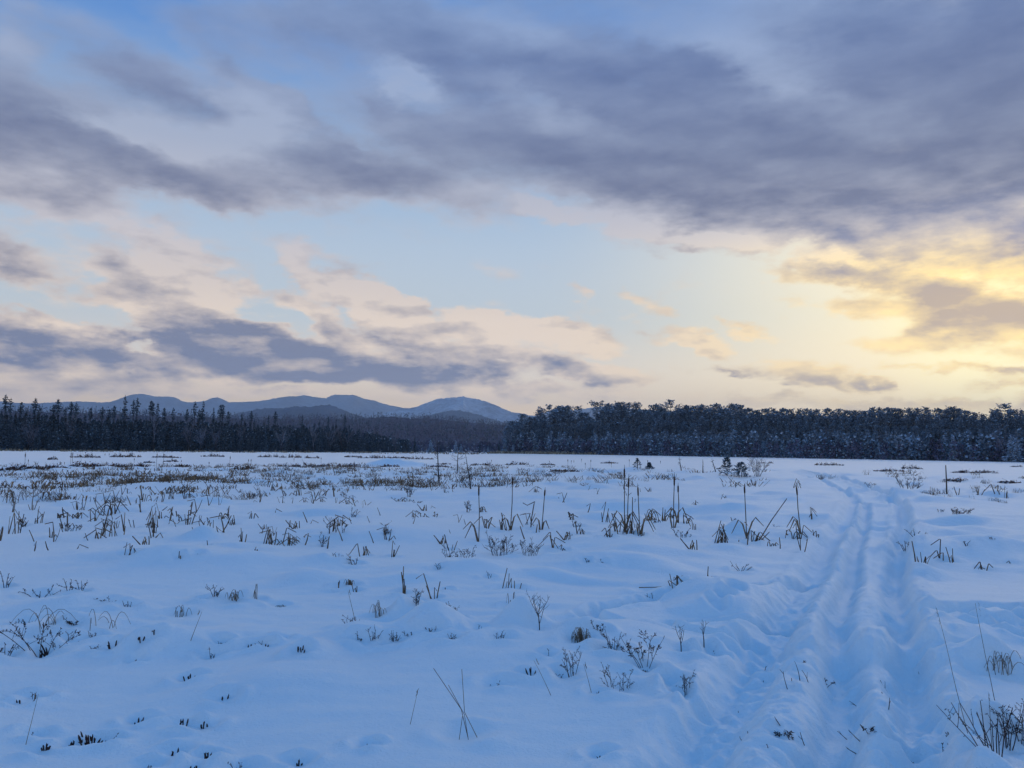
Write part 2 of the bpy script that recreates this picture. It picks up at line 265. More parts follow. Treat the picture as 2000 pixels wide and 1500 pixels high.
TREES = [  # kind, variant, x, y, height, width factor, label (or number in TREE_ALIKE), number in TREE_GROUP
    ('spire', 3, -138.7, 220.1, 15.22, 0.87, 'tallest thin spire above the wood at the west end of the ridge', 0),
    ('spire', 4, -134.8, 216.1, 14.02, 0.98, 'thin club topped spire above the wood at the west end of the ridge', 0),
    ('spire', 9, -134.1, 219.6, 13.13, 0.91, 'short thin spire above the wood at the west end of the ridge', 0),
    ('spire', 10, -130.2, 219.4, 14.27, 0.91, 'stout club topped spire above the wood west of the rounded far summit', 0),
    ('spire', 0, -130.5, 222.0, 12.46, 0.96, 'low stubby spire above the wood west of the rounded far summit', 0),
    ('spire', 3, -129.0, 226.3, 12.99, 0.9, 'dark narrow spire above the wood west of the rounded far summit', 0),
    ('spire', 2, -126.7, 224.3, 14.33, 0.96, 'wispy tall spire above the wood west of the rounded far summit', 0),
    ('spire', 8, -124.2, 223.8, 12.19, 0.83, 'short round topped spire above the wood west of the rounded far summit', 0),
    ('spire', 3, -125.0, 228.0, 13.84, 0.91, 'wispy bare spire above the wood west of the rounded far summit', 0),
    ('spire', 3, -121.5, 224.2, 13.37, 0.82, 'thick dark spire above the wood west of the rounded far summit', 0),
    ('spire', 9, -120.3, 229.7, 12.23, 0.97, 'pale short spire above the wood west of the rounded far summit', 0),
    ('spire', 11, -117.7, 231.1, 12.62, 0.82, 'ragged dark spire above the wood west of the rounded far summit', 0),
    ('spire', 1, -116.2, 232.2, 11.96, 0.94, 'small spire above the wood west of the rounded far summit', 0),
    ('spire', 1, -112.5, 227.6, 12.78, 0.89, 'dark plump spire above the wood west of the rounded far summit', 0),
    ('tall', 1, -113.4, 235.4, 16.18, 1.06, 'tall ragged broad branched spruce above the wood before the rounded far summit', 0),
    ('spire', 8, -108.8, 231.1, 14.77, 0.92, 'club topped spire above the wood before the rounded far summit', 0),
    ('spire', 8, -110.6, 237.3, 15.73, 0.87, 'tall mop headed spire above the wood before the rounded far summit', 0),
    ('spire', 6, -103.8, 231.3, 14.53, 0.96, 'thin bare spire above the wood before the rounded far summit', 0),
    ('spire', 8, -105.9, 237.2, 14.41, 0.98, 'thin dark spire above the wood before the rounded far summit', 0),
    ('tall', 6, -102.9, 233.6, 14.08, 1.01, 'tall dense pointed spruce above the wood before the rounded far summit', 0),
    ('spire', 6, -103.0, 238.3, 12.83, 0.95, 'small dark spire above the wood before the saddle between summits', 0),
    ('spire', 0, -98.2, 233.3, 12.62, 0.99, 'slim dark spire above the wood before the saddle between summits', 0),
    ('spire', 5, -96.4, 238.7, 12.46, 0.82, 'faint short spire above the wood before the saddle between summits', 0),
    ('spire', 4, -95.3, 241.7, 14.92, 0.89, 'wispy needle thin spire above the wood before the cone shaped summit', 0),
    ('spire', 11, -94.8, 244.1, 12.73, 0.97, 'low dark spire above the wood before the cone shaped summit', 0),
    ('tall', 11, -92.3, 240.3, 15.02, 1.03, 'tall irregular spruce above the wood before the cone shaped summit', 0),
    ('tall', 8, -90.0, 242.7, 13.18, 0.93, 'broad pointed spruce above the wood before the cone shaped summit', 0),
    ('spire', 5, -86.5, 238.6, 13.91, 0.96, 'bare poled spire with tufted top above the wood before the cone shaped summit', 0),
    ('spire', 9, -88.4, 245.9, 14.29, 0.95, 'club headed spire above the wood before the cone shaped summit', 0),
    ('spire', 2, -84.1, 238.6, 11.96, 0.95, 'small round headed spire above the wood before the cone shaped summit', 0),
    ('tall', 0, -82.7, 246.3, 11.54, 1.05, 'pointed bushy spruce above the wood before the flank of the dark hill', 0),
    ('spire', 10, -79.9, 246.7, 12.53, 0.85, 'narrow dark spire above the wood before the flank of the dark hill', 0),
    ('tall', 6, -75.6, 250.1, 11.14, 0.92, 'blunt dark spruce above the wood before the flank of the dark hill', 0),
    ('spire', 2, -73.8, 251.1, 12.63, 0.83, 'slender pole like spire above the wood before the flank of the dark hill', 0),
    ('tall', 1, -64.3, 246.9, 11.42, 0.94, 'stout round topped spruce above the wood before the top of the dark hill', 0),
    ('tall', 0, -56.5, 248.1, 11.07, 0.93, 'broad dark spruce above the wood before the top of the dark hill', 0),
    ('tall', 8, -55.8, 255.6, 10.72, 0.95, 'bushy leaning spruce above the wood before the top of the dark hill', 0),
    ('tall', 9, -52.7, 254.5, 11.69, 1.09, 'tall pointed spruce above the wood before the top of the dark hill', 0),
    ('spruce', 1, -139.1, 207.0, 7.45, 1.03, 0),
    ('spruce', 0, -136.7, 205.4, 7.67, 1.21, 0),
    ('spruce', 1, -134.0, 203.5, 9.55, 0.98, 0),
    ('spruce', 6, -136.0, 208.7, 6.98, 1.24, 0),
    ('spruce', 10, -136.1, 210.7, 8.0, 1.07, 0),
    ('spruce', 5, -132.1, 206.6, 6.7, 1.21, 0),
    ('spruce', 10, -131.0, 206.8, 8.89, 1.17, 0),
    ('spruce', 6, -132.6, 211.6, 7.16, 1.1, 0),
    ('spruce', 10, -129.1, 208.6, 6.36, 1.2, 0),
    ('spruce', 11, -127.3, 207.8, 7.42, 1.06, 0),
    ('spruce', 0, -130.4, 214.7, 7.93, 1.15, 0),
    ('bare', 2, -129.1, 214.9, 6.48, 1.16, 'brown leafless tree in the front row at the west end of the ridge', 2),
    ('bare', 9, -125.0, 210.1, 6.28, 1.1, 1),
    ('spruce', 10, -124.9, 212.4, 6.59, 1.06, 2),
    ('spruce', 6, -125.9, 216.7, 9.82, 0.99, 2),
    ('spruce', 6, -123.2, 215.0, 6.72, 0.98, 2),
    ('spruce', 4, -119.8, 211.8, 6.7, 1.2, 2),
    ('spruce', 8, -122.1, 218.6, 7.72, 0.97, 2),
    ('bare', 3, -120.3, 218.6, 7.75, 1.17, 1),
    ('spruce', 9, -119.3, 219.6, 8.44, 1.01, 2),
    ('spruce', 6, -117.4, 218.6, 6.71, 1.19, 2),
    ('spruce', 10, -114.6, 216.4, 7.03, 1.04, 2),
    ('spruce', 10, -116.8, 223.0, 7.82, 1.06, 2),
    ('spruce', 4, -113.2, 218.6, 8.41, 1.15, 2),
    ('spruce', 7, -112.4, 220.0, 8.04, 1.23, 2),
    ('spruce', 9, -109.7, 217.5, 7.96, 1.22, 2),
    ('spruce', 1, -110.4, 221.7, 6.77, 1.21, 2),
    ('spruce', 2, -110.2, 224.7, 7.12, 1.22, 2),
    ('spruce', 9, -109.3, 225.7, 7.58, 0.96, 3),
    ('spruce', 9, -105.9, 221.5, 7.13, 1.12, 3),
    ('spruce', 1, -105.1, 222.4, 5.32, 1.13, 3),
    ('spruce', 7, -103.3, 221.4, 7.36, 1.0, 3),
    ('spruce', 2, -102.8, 223.6, 5.41, 1.15, 3),
    ('spruce', 6, -102.1, 224.7, 9.1, 1.1, 3),
    ('spruce', 1, -102.1, 227.6, 6.91, 1.23, 3),
    ('bare', 7, -99.7, 225.8, 9.1, 1.17, 'brown leafless tree in the front row before the rounded far summit', 6),
    ('spruce', 3, -98.3, 226.2, 8.85, 1.06, 4),
    ('spruce', 11, -98.7, 230.6, 9.12, 1.12, 4),
    ('spruce', 4, -94.8, 225.5, 6.79, 1.06, 4),
    ('spruce', 11, -95.1, 229.0, 8.76, 1.14, 4),
    ('spruce', 11, -95.0, 232.9, 8.75, 1.17, 4),
    ('bare', 4, -92.1, 229.3, 7.61, 1.1, 'brown leafless tree in the front row before the saddle between summits', 8),
    ('spruce', 5, -90.8, 230.3, 7.89, 1.23, 5),
    ('bare', 8, -88.4, 228.6, 5.88, 1.24, 6),
    ('bare', 3, -89.6, 235.2, 5.9, 1.21, 6),
    ('spruce', 3, -87.1, 233.3, 7.41, 1.16, 5),
    ('bare', 9, -84.5, 230.1, 5.85, 1.05, 6),
    ('spruce', 0, -82.9, 230.1, 7.23, 1.0, 5),
    ('spruce', 4, -81.0, 229.6, 8.66, 1.19, 5),
    ('spruce', 8, -80.9, 234.0, 5.31, 1.22, 7),
    ('bare', 2, -81.1, 238.2, 6.84, 1.06, 8),
    ('spruce', 1, -77.7, 231.8, 6.26, 1.04, 7),
    ('spruce', 4, -76.5, 234.1, 5.05, 1.0, 7),
    ('spruce', 10, -75.3, 234.9, 5.46, 0.95, 7),
    ('spruce', 0, -74.5, 238.4, 4.85, 1.19, 7),
    ('spruce', 6, -70.9, 232.7, 5.33, 1.07, 7),
    ('spruce', 3, -72.1, 240.7, 4.92, 1.23, 7),
    ('spruce', 2, -69.4, 237.3, 7.17, 1.07, 7),
    ('bare', 1, -66.7, 233.9, 5.9, 1.04, 8),
    ('spruce', 7, -66.7, 239.5, 7.2, 1.0, 9),
    ('spruce', 6, -65.2, 240.7, 5.73, 1.18, 9),
    ('spruce', 3, -63.8, 241.1, 4.17, 0.96, 9),
    ('spruce', 5, -61.7, 239.0, 7.95, 1.21, 9),
    ('spruce', 4, -60.4, 240.4, 6.27, 1.0, 9),
    ('bare', 4, -58.4, 238.5, 8.32, 0.95, 10),
    ('spruce', 0, -57.2, 239.9, 6.57, 1.09, 9),
    ('spruce', 10, -56.6, 244.0, 7.34, 1.16, 9),
    ('bare', 1, -56.3, 248.4, 8.32, 1.14, 10),
    ('spruce', 6, -54.6, 249.9, 8.89, 1.02, 9),
    ('spruce', 4, -53.6, 252.1, 8.13, 1.15, 9),
    ('bare', 10, -52.1, 251.1, 8.11, 1.01, 10),
    ('spruce', 6, -50.1, 251.0, 6.95, 1.05, 9),
    ('spruce', 6, -49.1, 256.4, 7.47, 1.18, 9),
    ('spruce', 3, -46.3, 251.9, 5.0, 1.0, 9),
    ('spruce', 6, -46.2, 258.6, 5.46, 1.15, 9),
    ('spruce', 3, -44.6, 258.8, 6.48, 1.11, 9),
    ('spruce', 10, -43.3, 260.9, 3.81, 1.06, 9),
    ('spruce', 8, -41.0, 259.5, 3.39, 1.2, 9),
    ('spruce', 3, -39.2, 260.0, 3.85, 1.08, 9),
    ('bare', 4, -38.6, 265.0, 5.16, 1.18, 10),
    ('spruce', 2, -36.6, 261.4, 4.4, 1.0, 9),
    ('spruce', 2, -34.9, 263.0, 3.22, 1.0, 9),
    ('spruce', 8, -143.4, 213.3, 10.09, 1.1, 11),
    ('spruce', 6, -142.6, 213.6, 8.73, 1.05, 11),
    ('spruce', 2, -141.8, 214.1, 10.14, 1.04, 11),
    ('spruce', 0, -141.7, 215.5, 10.41, 0.94, 11),
    ('spruce', 10, -138.6, 212.8, 9.12, 1.0, 11),
    ('spruce', 7, -139.7, 216.0, 9.56, 1.07, 11),
    ('spruce', 2, -137.8, 215.1, 10.54, 1.04, 11),
    ('spruce', 2, -135.6, 213.7, 10.55, 1.04, 11),
    ('spruce', 11, -137.2, 218.3, 10.21, 1.14, 11),
    ('spruce', 1, -133.8, 214.8, 9.59, 0.93, 11),
    ('spruce', 7, -134.4, 217.8, 10.38, 1.0, 11),
    ('spruce', 7, -133.8, 218.8, 9.62, 1.07, 11),
    ('spruce', 4, -133.3, 220.7, 10.74, 1.11, 11),
    ('spruce', 7, -130.1, 217.2, 9.88, 0.92, 11),
    ('spruce', 6, -131.7, 221.8, 10.32, 1.01, 12),
    ('spruce', 2, -129.6, 220.3, 10.72, 1.04, 12),
    ('spruce', 9, -127.8, 219.1, 9.71, 1.07, 12),
    ('spruce', 9, -127.1, 219.7, 9.97, 0.94, 12),
    ('spruce', 2, -126.9, 221.3, 9.9, 0.99, 12),
    ('spruce', 10, -127.3, 224.0, 9.54, 1.04, 12),
    ('spruce', 5, -126.0, 223.4, 9.77, 0.95, 12),
    ('spruce', 0, -124.3, 222.2, 9.23, 0.91, 12),
    ('spruce', 7, -124.0, 223.6, 9.84, 0.91, 12),
    ('spruce', 10, -122.8, 223.4, 9.88, 1.06, 12),
    ('spruce', 4, -120.9, 222.8, 8.93, 0.92, 12),
    ('spruce', 7, -121.1, 225.8, 8.79, 1.07, 12),
    ('spruce', 1, -120.3, 226.7, 10.15, 0.95, 12),
    ('spruce', 8, -118.4, 226.2, 8.44, 1.13, 12),
    ('spruce', 8, -116.7, 225.2, 9.21, 1.02, 12),
    ('spruce', 2, -116.9, 228.2, 8.3, 1.03, 12),
    ('spruce', 9, -115.7, 228.4, 8.19, 1.06, 12),
    ('spruce', 9, -113.8, 227.3, 8.17, 0.94, 12),
    ('spruce', 10, -114.2, 230.9, 8.59, 0.92, 12),
    ('spruce', 9, -112.0, 229.1, 8.8, 1.13, 13),
    ('spruce', 11, -111.3, 230.6, 9.07, 0.9, 13),
    ('spruce', 7, -108.7, 228.6, 8.31, 0.98, 13),
    ('spruce', 9, -108.1, 231.1, 9.35, 1.05, 13),
    ('spruce', 10, -106.9, 231.8, 9.11, 1.0, 13),
    ('spruce', 10, -105.2, 231.9, 8.83, 1.13, 13),
    ('spruce', 4, -104.5, 233.4, 8.21, 0.97, 13),
    ('spruce', 0, -102.7, 232.5, 8.69, 1.11, 13),
    ('spruce', 8, -103.1, 236.3, 8.41, 1.07, 14),
    ('spruce', 4, -100.1, 232.5, 9.44, 0.91, 14),
    ('spruce', 2, -99.1, 233.2, 8.78, 1.0, 14),
    ('spruce', 5, -99.4, 237.8, 8.49, 0.93, 14),
    ('spruce', 9, -98.0, 238.4, 9.18, 1.03, 14),
    ('spruce', 6, -95.3, 236.1, 8.41, 1.13, 14),
    ('spruce', 1, -94.8, 238.6, 9.89, 1.12, 15),
    ('spruce', 8, -93.4, 239.4, 9.45, 1.03, 15),
    ('spruce', 3, -90.9, 236.7, 8.52, 1.14, 15),
    ('spruce', 11, -90.0, 237.1, 7.91, 1.13, 15),
    ('spruce', 4, -89.3, 239.4, 8.81, 1.03, 15),
    ('spruce', 9, -87.9, 239.3, 9.27, 1.01, 15),
    ('spruce', 2, -86.2, 239.4, 9.16, 1.06, 15),
    ('spruce', 10, -85.4, 240.4, 8.08, 1.0, 15),
    ('spruce', 8, -83.5, 240.0, 8.71, 1.08, 16),
    ('spruce', 9, -82.2, 240.8, 8.85, 1.06, 16),
    ('spruce', 7, -81.2, 241.2, 7.53, 0.95, 16),
    ('spruce', 1, -80.8, 243.6, 9.33, 0.94, 16),
    ('spruce', 5, -79.3, 244.0, 8.79, 1.11, 16),
    ('spruce', 1, -78.4, 245.2, 9.34, 0.96, 16),
    ('spruce', 2, -77.2, 245.5, 7.94, 1.14, 16),
    ('spruce', 0, -74.4, 241.9, 8.76, 0.93, 16),
    ('spruce', 11, -74.2, 245.4, 7.45, 1.13, 16),
    ('spruce', 10, -72.4, 245.3, 7.2, 0.99, 16),
    ('spruce', 1, -71.5, 246.2, 8.42, 1.09, 16),
    ('spruce', 0, -69.1, 243.9, 7.98, 1.12, 16),
    ('spruce', 6, -68.9, 247.7, 8.2, 1.14, 17),
    ('spruce', 0, -67.4, 248.2, 8.25, 1.07, 17),
    ('spruce', 11, -65.8, 249.2, 7.2, 1.05, 17),
    ('spruce', 1, -63.3, 245.1, 7.51, 0.91, 17),
    ('spruce', 3, -62.3, 248.0, 7.94, 0.91, 17),
    ('spruce', 6, -60.7, 247.8, 8.83, 0.96, 17),
    ('spruce', 9, -60.1, 251.2, 9.68, 0.93, 17),
    ('spruce', 8, -58.5, 249.6, 8.43, 1.06, 17),
    ('spruce', 3, -57.8, 253.5, 8.56, 0.92, 17),
    ('spruce', 7, -56.0, 252.8, 8.82, 0.97, 17),
    ('spruce', 10, -54.7, 253.3, 8.01, 1.1, 17),
    ('spruce', 8, -53.3, 254.6, 7.69, 0.93, 17),
    ('spruce', 11, -52.4, 259.5, 8.89, 1.06, 17),
    ('spruce', 6, -50.8, 258.4, 7.04, 1.01, 17),
    ('spruce', 4, -49.8, 260.0, 6.0, 1.13, 17),
    ('spruce', 5, -48.1, 259.3, 6.39, 1.01, 17),
    ('spruce', 9, -47.5, 265.3, 6.68, 1.13, 17),
    ('spruce', 7, -45.4, 263.2, 6.42, 1.15, 17),
    ('spruce', 6, -44.0, 264.9, 6.47, 1.05, 17),
    ('spruce', 0, -42.9, 267.3, 5.57, 0.96, 17),
    ('spruce', 4, -41.3, 267.4, 5.19, 0.91, 17),
    ('spruce', 4, -39.6, 268.1, 4.75, 1.13, 17),
    ('spruce', 1, -38.7, 272.8, 5.0, 1.04, 17),
    ('spruce', 5, -36.5, 271.0, 4.69, 1.14, 17),
    ('spruce', 8, -35.3, 272.2, 4.13, 1.08, 17),
    ('bare', 11, -34.6, 274.2, 4.31, 1.25, 18),
    ('spruce', 9, -33.3, 277.9, 5.29, 1.2, 19),
    ('bare', 11, -31.9, 280.8, 3.33, 1.25, 18),
    ('bare', 1, -28.7, 270.0, 2.28, 0.97, 18),
    ('snowy', 7, -27.6, 275.9, 4.4, 1.18, 20),
    ('bare', 9, -26.4, 277.5, 4.31, 1.16, 18),
    ('spruce', 8, -24.7, 281.9, 3.05, 1.14, 19),
    ('bare', 4, -22.3, 274.5, 3.33, 1.18, 18),
    ('spruce', 6, -21.5, 282.8, 3.37, 0.97, 19),
    ('snowy', 5, -18.9, 273.2, 4.13, 1.17, 20),
    ('snowy', 8, -17.5, 280.4, 3.04, 1.03, 20),
    ('bare', 10, -15.5, 274.5, 2.74, 1.17, 18),
    ('bare', 7, -14.3, 278.0, 3.39, 1.27, 18),
    ('bare', 3, -12.6, 270.8, 1.83, 1.1, 18),
    ('spruce', 6, -10.7, 272.3, 3.87, 1.07, 19),
    ('snowy', 10, -9.3, 273.6, 1.67, 1.0, 20),
    ('snowy', 5, -8.1, 280.7, 2.44, 1.17, 20),
    ('bare', 6, -6.0, 278.2, 2.99, 1.07, 18),
    ('spruce', 9, -4.3, 279.2, 4.32, 1.05, 19),
    ('bare', 4, -2.7, 281.2, 2.02, 1.16, 18),
    ('bare', 1, -1.1, 280.5, 2.06, 0.9, 18),
    ('pine', 6, -1.7, 292.6, 9.62, 1.42, 'short pine on the skyline at the west corner of the wood', 23),
    ('pine', 11, 0.2, 293.1, 11.7, 1.71, 'dark conical pine on the skyline at the west corner of the wood', 23),
    ('pine', 1, 3.9, 293.3, 14.36, 1.33, 'full rounded pine on the skyline at the west corner of the wood', 23),
    ('pine', 4, 6.4, 288.4, 13.25, 1.49, 'low pine on the skyline at the west corner of the wood', 23),
    ('pine', 0, 10.3, 293.1, 15.71, 1.8, 'ragged slim pine on the skyline at the west corner of the wood', 23),
    ('ragged', 11, 13.7, 291.7, 17.54, 1.48, 'tall open crowned pine on the skyline just east of the wood corner', 23),
    ('pine', 6, 16.8, 287.1, 16.95, 1.71, 'dark pointed pine on the skyline just east of the wood corner', 23),
    ('pine', 4, 18.0, 283.4, 16.77, 1.72, 'twin topped pine on the skyline just east of the wood corner', 23),
    ('pine', 10, 19.7, 283.7, 17.17, 1.43, 'narrow headed pine on the skyline just east of the wood corner', 23),
    ('ragged', 10, 23.2, 282.7, 16.78, 1.34, 'lone topped feathery pine on the skyline just east of the wood corner', 23),
    ('pine', 1, 25.8, 281.7, 14.59, 1.63, 'low rounded pine on the skyline just east of the wood corner', 23),
    ('ragged', 0, 29.4, 277.5, 17.98, 1.61, 'tall pine with upswept open limbs on the skyline where a far peak shows through', 23),
    ('pine', 7, 32.4, 278.9, 15.95, 1.8, 'small topped pine on the skyline where a far peak shows through', 23),
    ('pine', 9, 33.9, 281.2, 17.88, 1.48, 'slim pointed pine on the skyline where a far peak shows through', 23),
    ('pine', 5, 36.3, 272.4, 17.75, 1.36, 'square shouldered pine on the skyline where a far peak shows through', 23),
    ('ragged', 2, 39.7, 274.4, 17.55, 1.58, 'thin headed pine on the skyline where a far peak shows through', 23),
    ('pine', 1, 42.4, 273.7, 17.7, 1.34, 'broad dense pine on the skyline where a far peak shows through', 23),
    ('pine', 11, 45.5, 272.1, 15.38, 1.32, 'sloping pine on the skyline where a far peak shows through', 23),
    ('pine', 3, 48.4, 269.2, 17.16, 1.65, 'wide fan crowned pine on the skyline above the snowiest spruces', 23),
    ('pine', 4, 49.7, 266.7, 15.84, 1.5, 'low shouldered pine on the skyline above the snowiest spruces', 23),
    ('ragged', 11, 52.8, 267.3, 18.29, 1.4, 'tall layered pine on the skyline above the snowiest spruces', 23),
    ('pine', 4, 54.9, 262.8, 15.52, 1.39, 'low dense pine on the skyline above the snowiest spruces', 23),
    ('pine', 4, 55.7, 256.5, 16.19, 1.38, 'blunt topped pine on the skyline above the snowiest spruces', 23),
    ('pine', 5, 59.4, 259.5, 16.06, 1.68, 'dark even pine on the skyline above the snowiest spruces', 23),
    ('pine', 9, 59.8, 253.0, 16.2, 1.51, 'small pointed pine on the skyline above the snowiest spruces', 23),
    ('pine', 4, 61.7, 251.4, 15.0, 1.37, 'low tufted pine on the skyline above the snowiest spruces', 23),
    ('pine', 3, 63.0, 247.1, 16.22, 1.47, 'slender topped pine on the skyline above the two marsh conifers', 23),
    ('pine', 10, 64.7, 243.2, 14.61, 1.8, 'flat headed pine on the skyline above the two marsh conifers', 23),
    ('pine', 5, 68.3, 247.8, 16.14, 1.35, 'broad raised pine on the skyline above the two marsh conifers', 23),
    ('pine', 8, 67.9, 238.5, 15.17, 1.36, 'lopsided pine on the skyline above the two marsh conifers', 23),
    ('pine', 4, 70.4, 239.3, 14.47, 1.67, 'even topped pine on the skyline above the two marsh conifers', 23),
    ('pine', 1, 72.5, 237.3, 13.78, 1.12, 'rounded low pine on the skyline above the two marsh conifers', 23),
    ('pine', 7, 73.9, 233.6, 14.06, 1.33, 'brushy pine on the skyline above the two marsh conifers', 23),
    ('pine', 0, 76.3, 234.2, 13.96, 1.39, 'dark narrow pine on the skyline above the two marsh conifers', 23),
    ('pine', 4, 75.9, 224.9, 13.79, 1.24, 'feathered pine on the skyline above the two marsh conifers', 23),
    ('pine', 1, 76.9, 221.7, 13.35, 1.12, 'closed crowned pine on the skyline above the two marsh conifers', 23),
    ('pine', 0, 79.9, 223.4, 13.32, 1.15, 'soft topped pine on the skyline above the trail bend', 23),
    ('pine', 9, 80.8, 219.8, 13.43, 1.47, 'tufted pine on the skyline above the trail bend', 23),
    ('pine', 4, 81.2, 214.1, 13.02, 1.12, 'domed pine on the skyline above the trail bend', 23),
    ('pine', 10, 83.5, 212.4, 13.22, 1.37, 'tight crowned pine on the skyline above the trail bend', 23),
    ('pine', 2, 85.6, 210.3, 12.86, 1.17, 'level topped pine on the skyline above the trail bend', 23),
    ('pine', 1, 85.6, 205.5, 12.37, 1.09, 'sunken pine on the skyline above the trail bend', 23),
    ('pine', 11, 87.1, 203.8, 12.17, 1.37, 'drooping pine on the skyline above the trail bend', 23),
    ('pine', 5, 89.4, 203.6, 12.05, 1.48, 'low gap side pine on the skyline above the trail bend', 23),
    ('pine', 6, 88.6, 197.3, 12.5, 1.27, 'clustered pine on the skyline west of the eastern dip', 23),
    ('pine', 3, 90.0, 196.5, 12.6, 1.1, 'bushy topped pine on the skyline west of the eastern dip', 23),
    ('pine', 10, 89.4, 191.4, 12.33, 1.42, 'paired pine on the skyline west of the eastern dip', 23),
    ('pine', 1, 90.7, 190.5, 12.18, 1.46, 'light topped pine on the skyline west of the eastern dip', 23),
    ('pine', 3, 92.5, 190.9, 11.97, 1.21, 'thin crowned pine on the skyline west of the eastern dip', 23),
    ('pine', 0, 92.2, 186.3, 11.86, 1.21, 'leafy domed pine on the skyline west of the eastern dip', 23),
    ('pine', 9, 94.6, 187.3, 12.05, 1.24, 'dark domed pine on the skyline west of the eastern dip', 23),
    ('pine', 0, 95.4, 184.8, 11.93, 1.39, 'fine topped pine on the skyline west of the eastern dip', 23),
    ('pine', 4, 95.6, 180.2, 11.7, 1.45, 'isolated round pine on the skyline west of the eastern dip', 23),
    ('pine', 1, 98.0, 181.6, 11.33, 1.25, 'short domed pine on the skyline west of the eastern dip', 23),
    ('pine', 11, 98.4, 179.9, 11.94, 1.35, 'peaked pine on the skyline in the eastern dip', 23),
    ('pine', 8, 99.6, 178.9, 11.44, 1.33, 'shoulder pine on the skyline in the eastern dip', 23),
    ('pine', 8, 97.3, 171.9, 10.64, 1.32, 'stepping down pine on the skyline in the eastern dip', 23),
    ('pine', 6, 100.1, 173.9, 10.31, 1.44, 'lower pine on the skyline in the eastern dip', 23),
    ('pine', 0, 100.4, 171.1, 9.86, 1.3, 'lowest skyline pine on the skyline in the eastern dip', 23),
    ('pine', 0, 100.0, 167.2, 10.23, 1.16, 'rising pine on the skyline in the eastern dip', 23),
    ('pine', 6, 100.1, 165.7, 10.58, 1.47, 21),
    ('ragged', 7, 99.8, 162.6, 11.67, 1.48, 'emergent pine with flat layered plates on the skyline at the east edge of the wood', 23),
    ('pine', 7, 103.8, 166.2, 10.75, 1.32, 'even edge pine on the skyline at the east edge of the wood', 23),
    ('pine', 3, 100.4, 158.2, 10.22, 1.09, 'last edge pine on the skyline at the east edge of the wood', 23),
    ('pine', 8, 104.1, 160.4, 10.36, 1.34, 21),
    ('pine', 4, 103.8, 156.2, 9.96, 1.22, 21),
    ('pine', 6, -1.3, 289.9, 8.27, 1.29, 22),
    ('pine', 10, 2.1, 288.3, 10.52, 1.09, 22),
    ('pine', 5, 5.6, 286.6, 12.03, 1.34, 22),
    ('pine', 5, 8.3, 288.8, 13.11, 1.04, 22),
    ('pine', 11, 11.5, 286.0, 12.24, 1.28, 23),
    ('pine', 8, 14.7, 282.0, 15.06, 1.29, 23),
    ('pine', 4, 18.0, 282.6, 14.32, 1.06, 23),
    ('pine', 4, 20.4, 281.1, 14.26, 1.08, 23),
    ('pine', 6, 23.8, 280.6, 14.23, 1.11, 23),
    ('pine', 2, 26.6, 276.9, 12.85, 1.34, 24),
    ('pine', 4, 29.7, 276.6, 14.02, 1.23, 24),
    ('pine', 8, 32.7, 273.2, 15.01, 1.26, 24),
    ('pine', 0, 35.6, 271.6, 14.77, 1.2, 24),
    ('pine', 4, 38.0, 272.4, 16.34, 1.08, 24),
    ('pine', 7, 40.6, 269.2, 13.79, 1.21, 24),
    ('pine', 7, 42.8, 268.1, 14.94, 1.14, 24),
    ('pine', 9, 45.0, 264.3, 14.57, 1.01, 24),
    ('pine', 6, 47.7, 264.7, 14.13, 1.11, 25),
    ('pine', 3, 50.1, 263.6, 14.32, 1.21, 25),
    ('pine', 7, 52.0, 260.3, 14.29, 1.2, 25),
    ('pine', 5, 53.9, 257.0, 14.91, 1.22, 25),
    ('pine', 5, 56.2, 256.4, 14.71, 1.01, 25),
    ('pine', 4, 58.1, 252.4, 14.34, 1.0, 25),
    ('pine', 3, 60.7, 251.2, 13.56, 1.02, 25),
    ('pine', 7, 62.0, 247.9, 14.35, 1.36, 25),
    ('pine', 1, 63.7, 244.8, 14.5, 1.09, 26),
    ('pine', 1, 64.7, 240.8, 13.26, 1.02, 26),
    ('pine', 7, 66.5, 238.0, 12.02, 1.21, 26),
    ('pine', 9, 68.4, 235.6, 11.79, 1.1, 26),
    ('pine', 10, 69.9, 234.2, 12.83, 1.28, 26),
    ('pine', 6, 72.3, 233.2, 12.72, 1.15, 26),
    ('pine', 8, 73.0, 227.5, 12.19, 1.23, 26),
    ('pine', 5, 75.2, 227.9, 12.93, 1.33, 26),
    ('pine', 8, 75.9, 223.5, 11.17, 1.31, 26),
    ('pine', 9, 77.6, 221.6, 12.21, 1.32, 26),
    ('pine', 4, 78.7, 218.0, 11.57, 1.37, 27),
    ('pine', 2, 79.6, 213.1, 12.01, 1.37, 27),
    ('pine', 6, 80.8, 210.4, 11.15, 1.18, 27),
    ('pine', 7, 82.6, 209.8, 10.73, 1.34, 27),
    ('pine', 6, 84.0, 207.3, 11.09, 1.23, 27),
    ('pine', 5, 83.6, 201.9, 10.77, 1.1, 27),
    ('pine', 6, 86.0, 202.4, 10.72, 1.28, 27),
    ('pine', 3, 86.1, 198.1, 10.88, 1.11, 27),
    ('pine', 7, 87.1, 194.8, 11.49, 1.04, 28),
    ('pine', 10, 88.0, 191.5, 11.11, 1.05, 28),
    ('pine', 2, 89.2, 189.6, 11.15, 1.2, 28),
    ('pine', 5, 91.2, 190.0, 9.96, 1.4, 28),
    ('pine', 7, 92.1, 187.9, 9.68, 1.13, 28),
    ('pine', 11, 93.0, 185.8, 10.95, 1.05, 28),
    ('pine', 4, 92.9, 182.2, 10.44, 1.16, 28),
    ('pine', 4, 94.4, 181.7, 10.31, 1.11, 28),
    ('pine', 6, 94.0, 177.6, 9.59, 1.15, 28),
    ('pine', 10, 95.6, 176.7, 9.17, 1.01, 29),
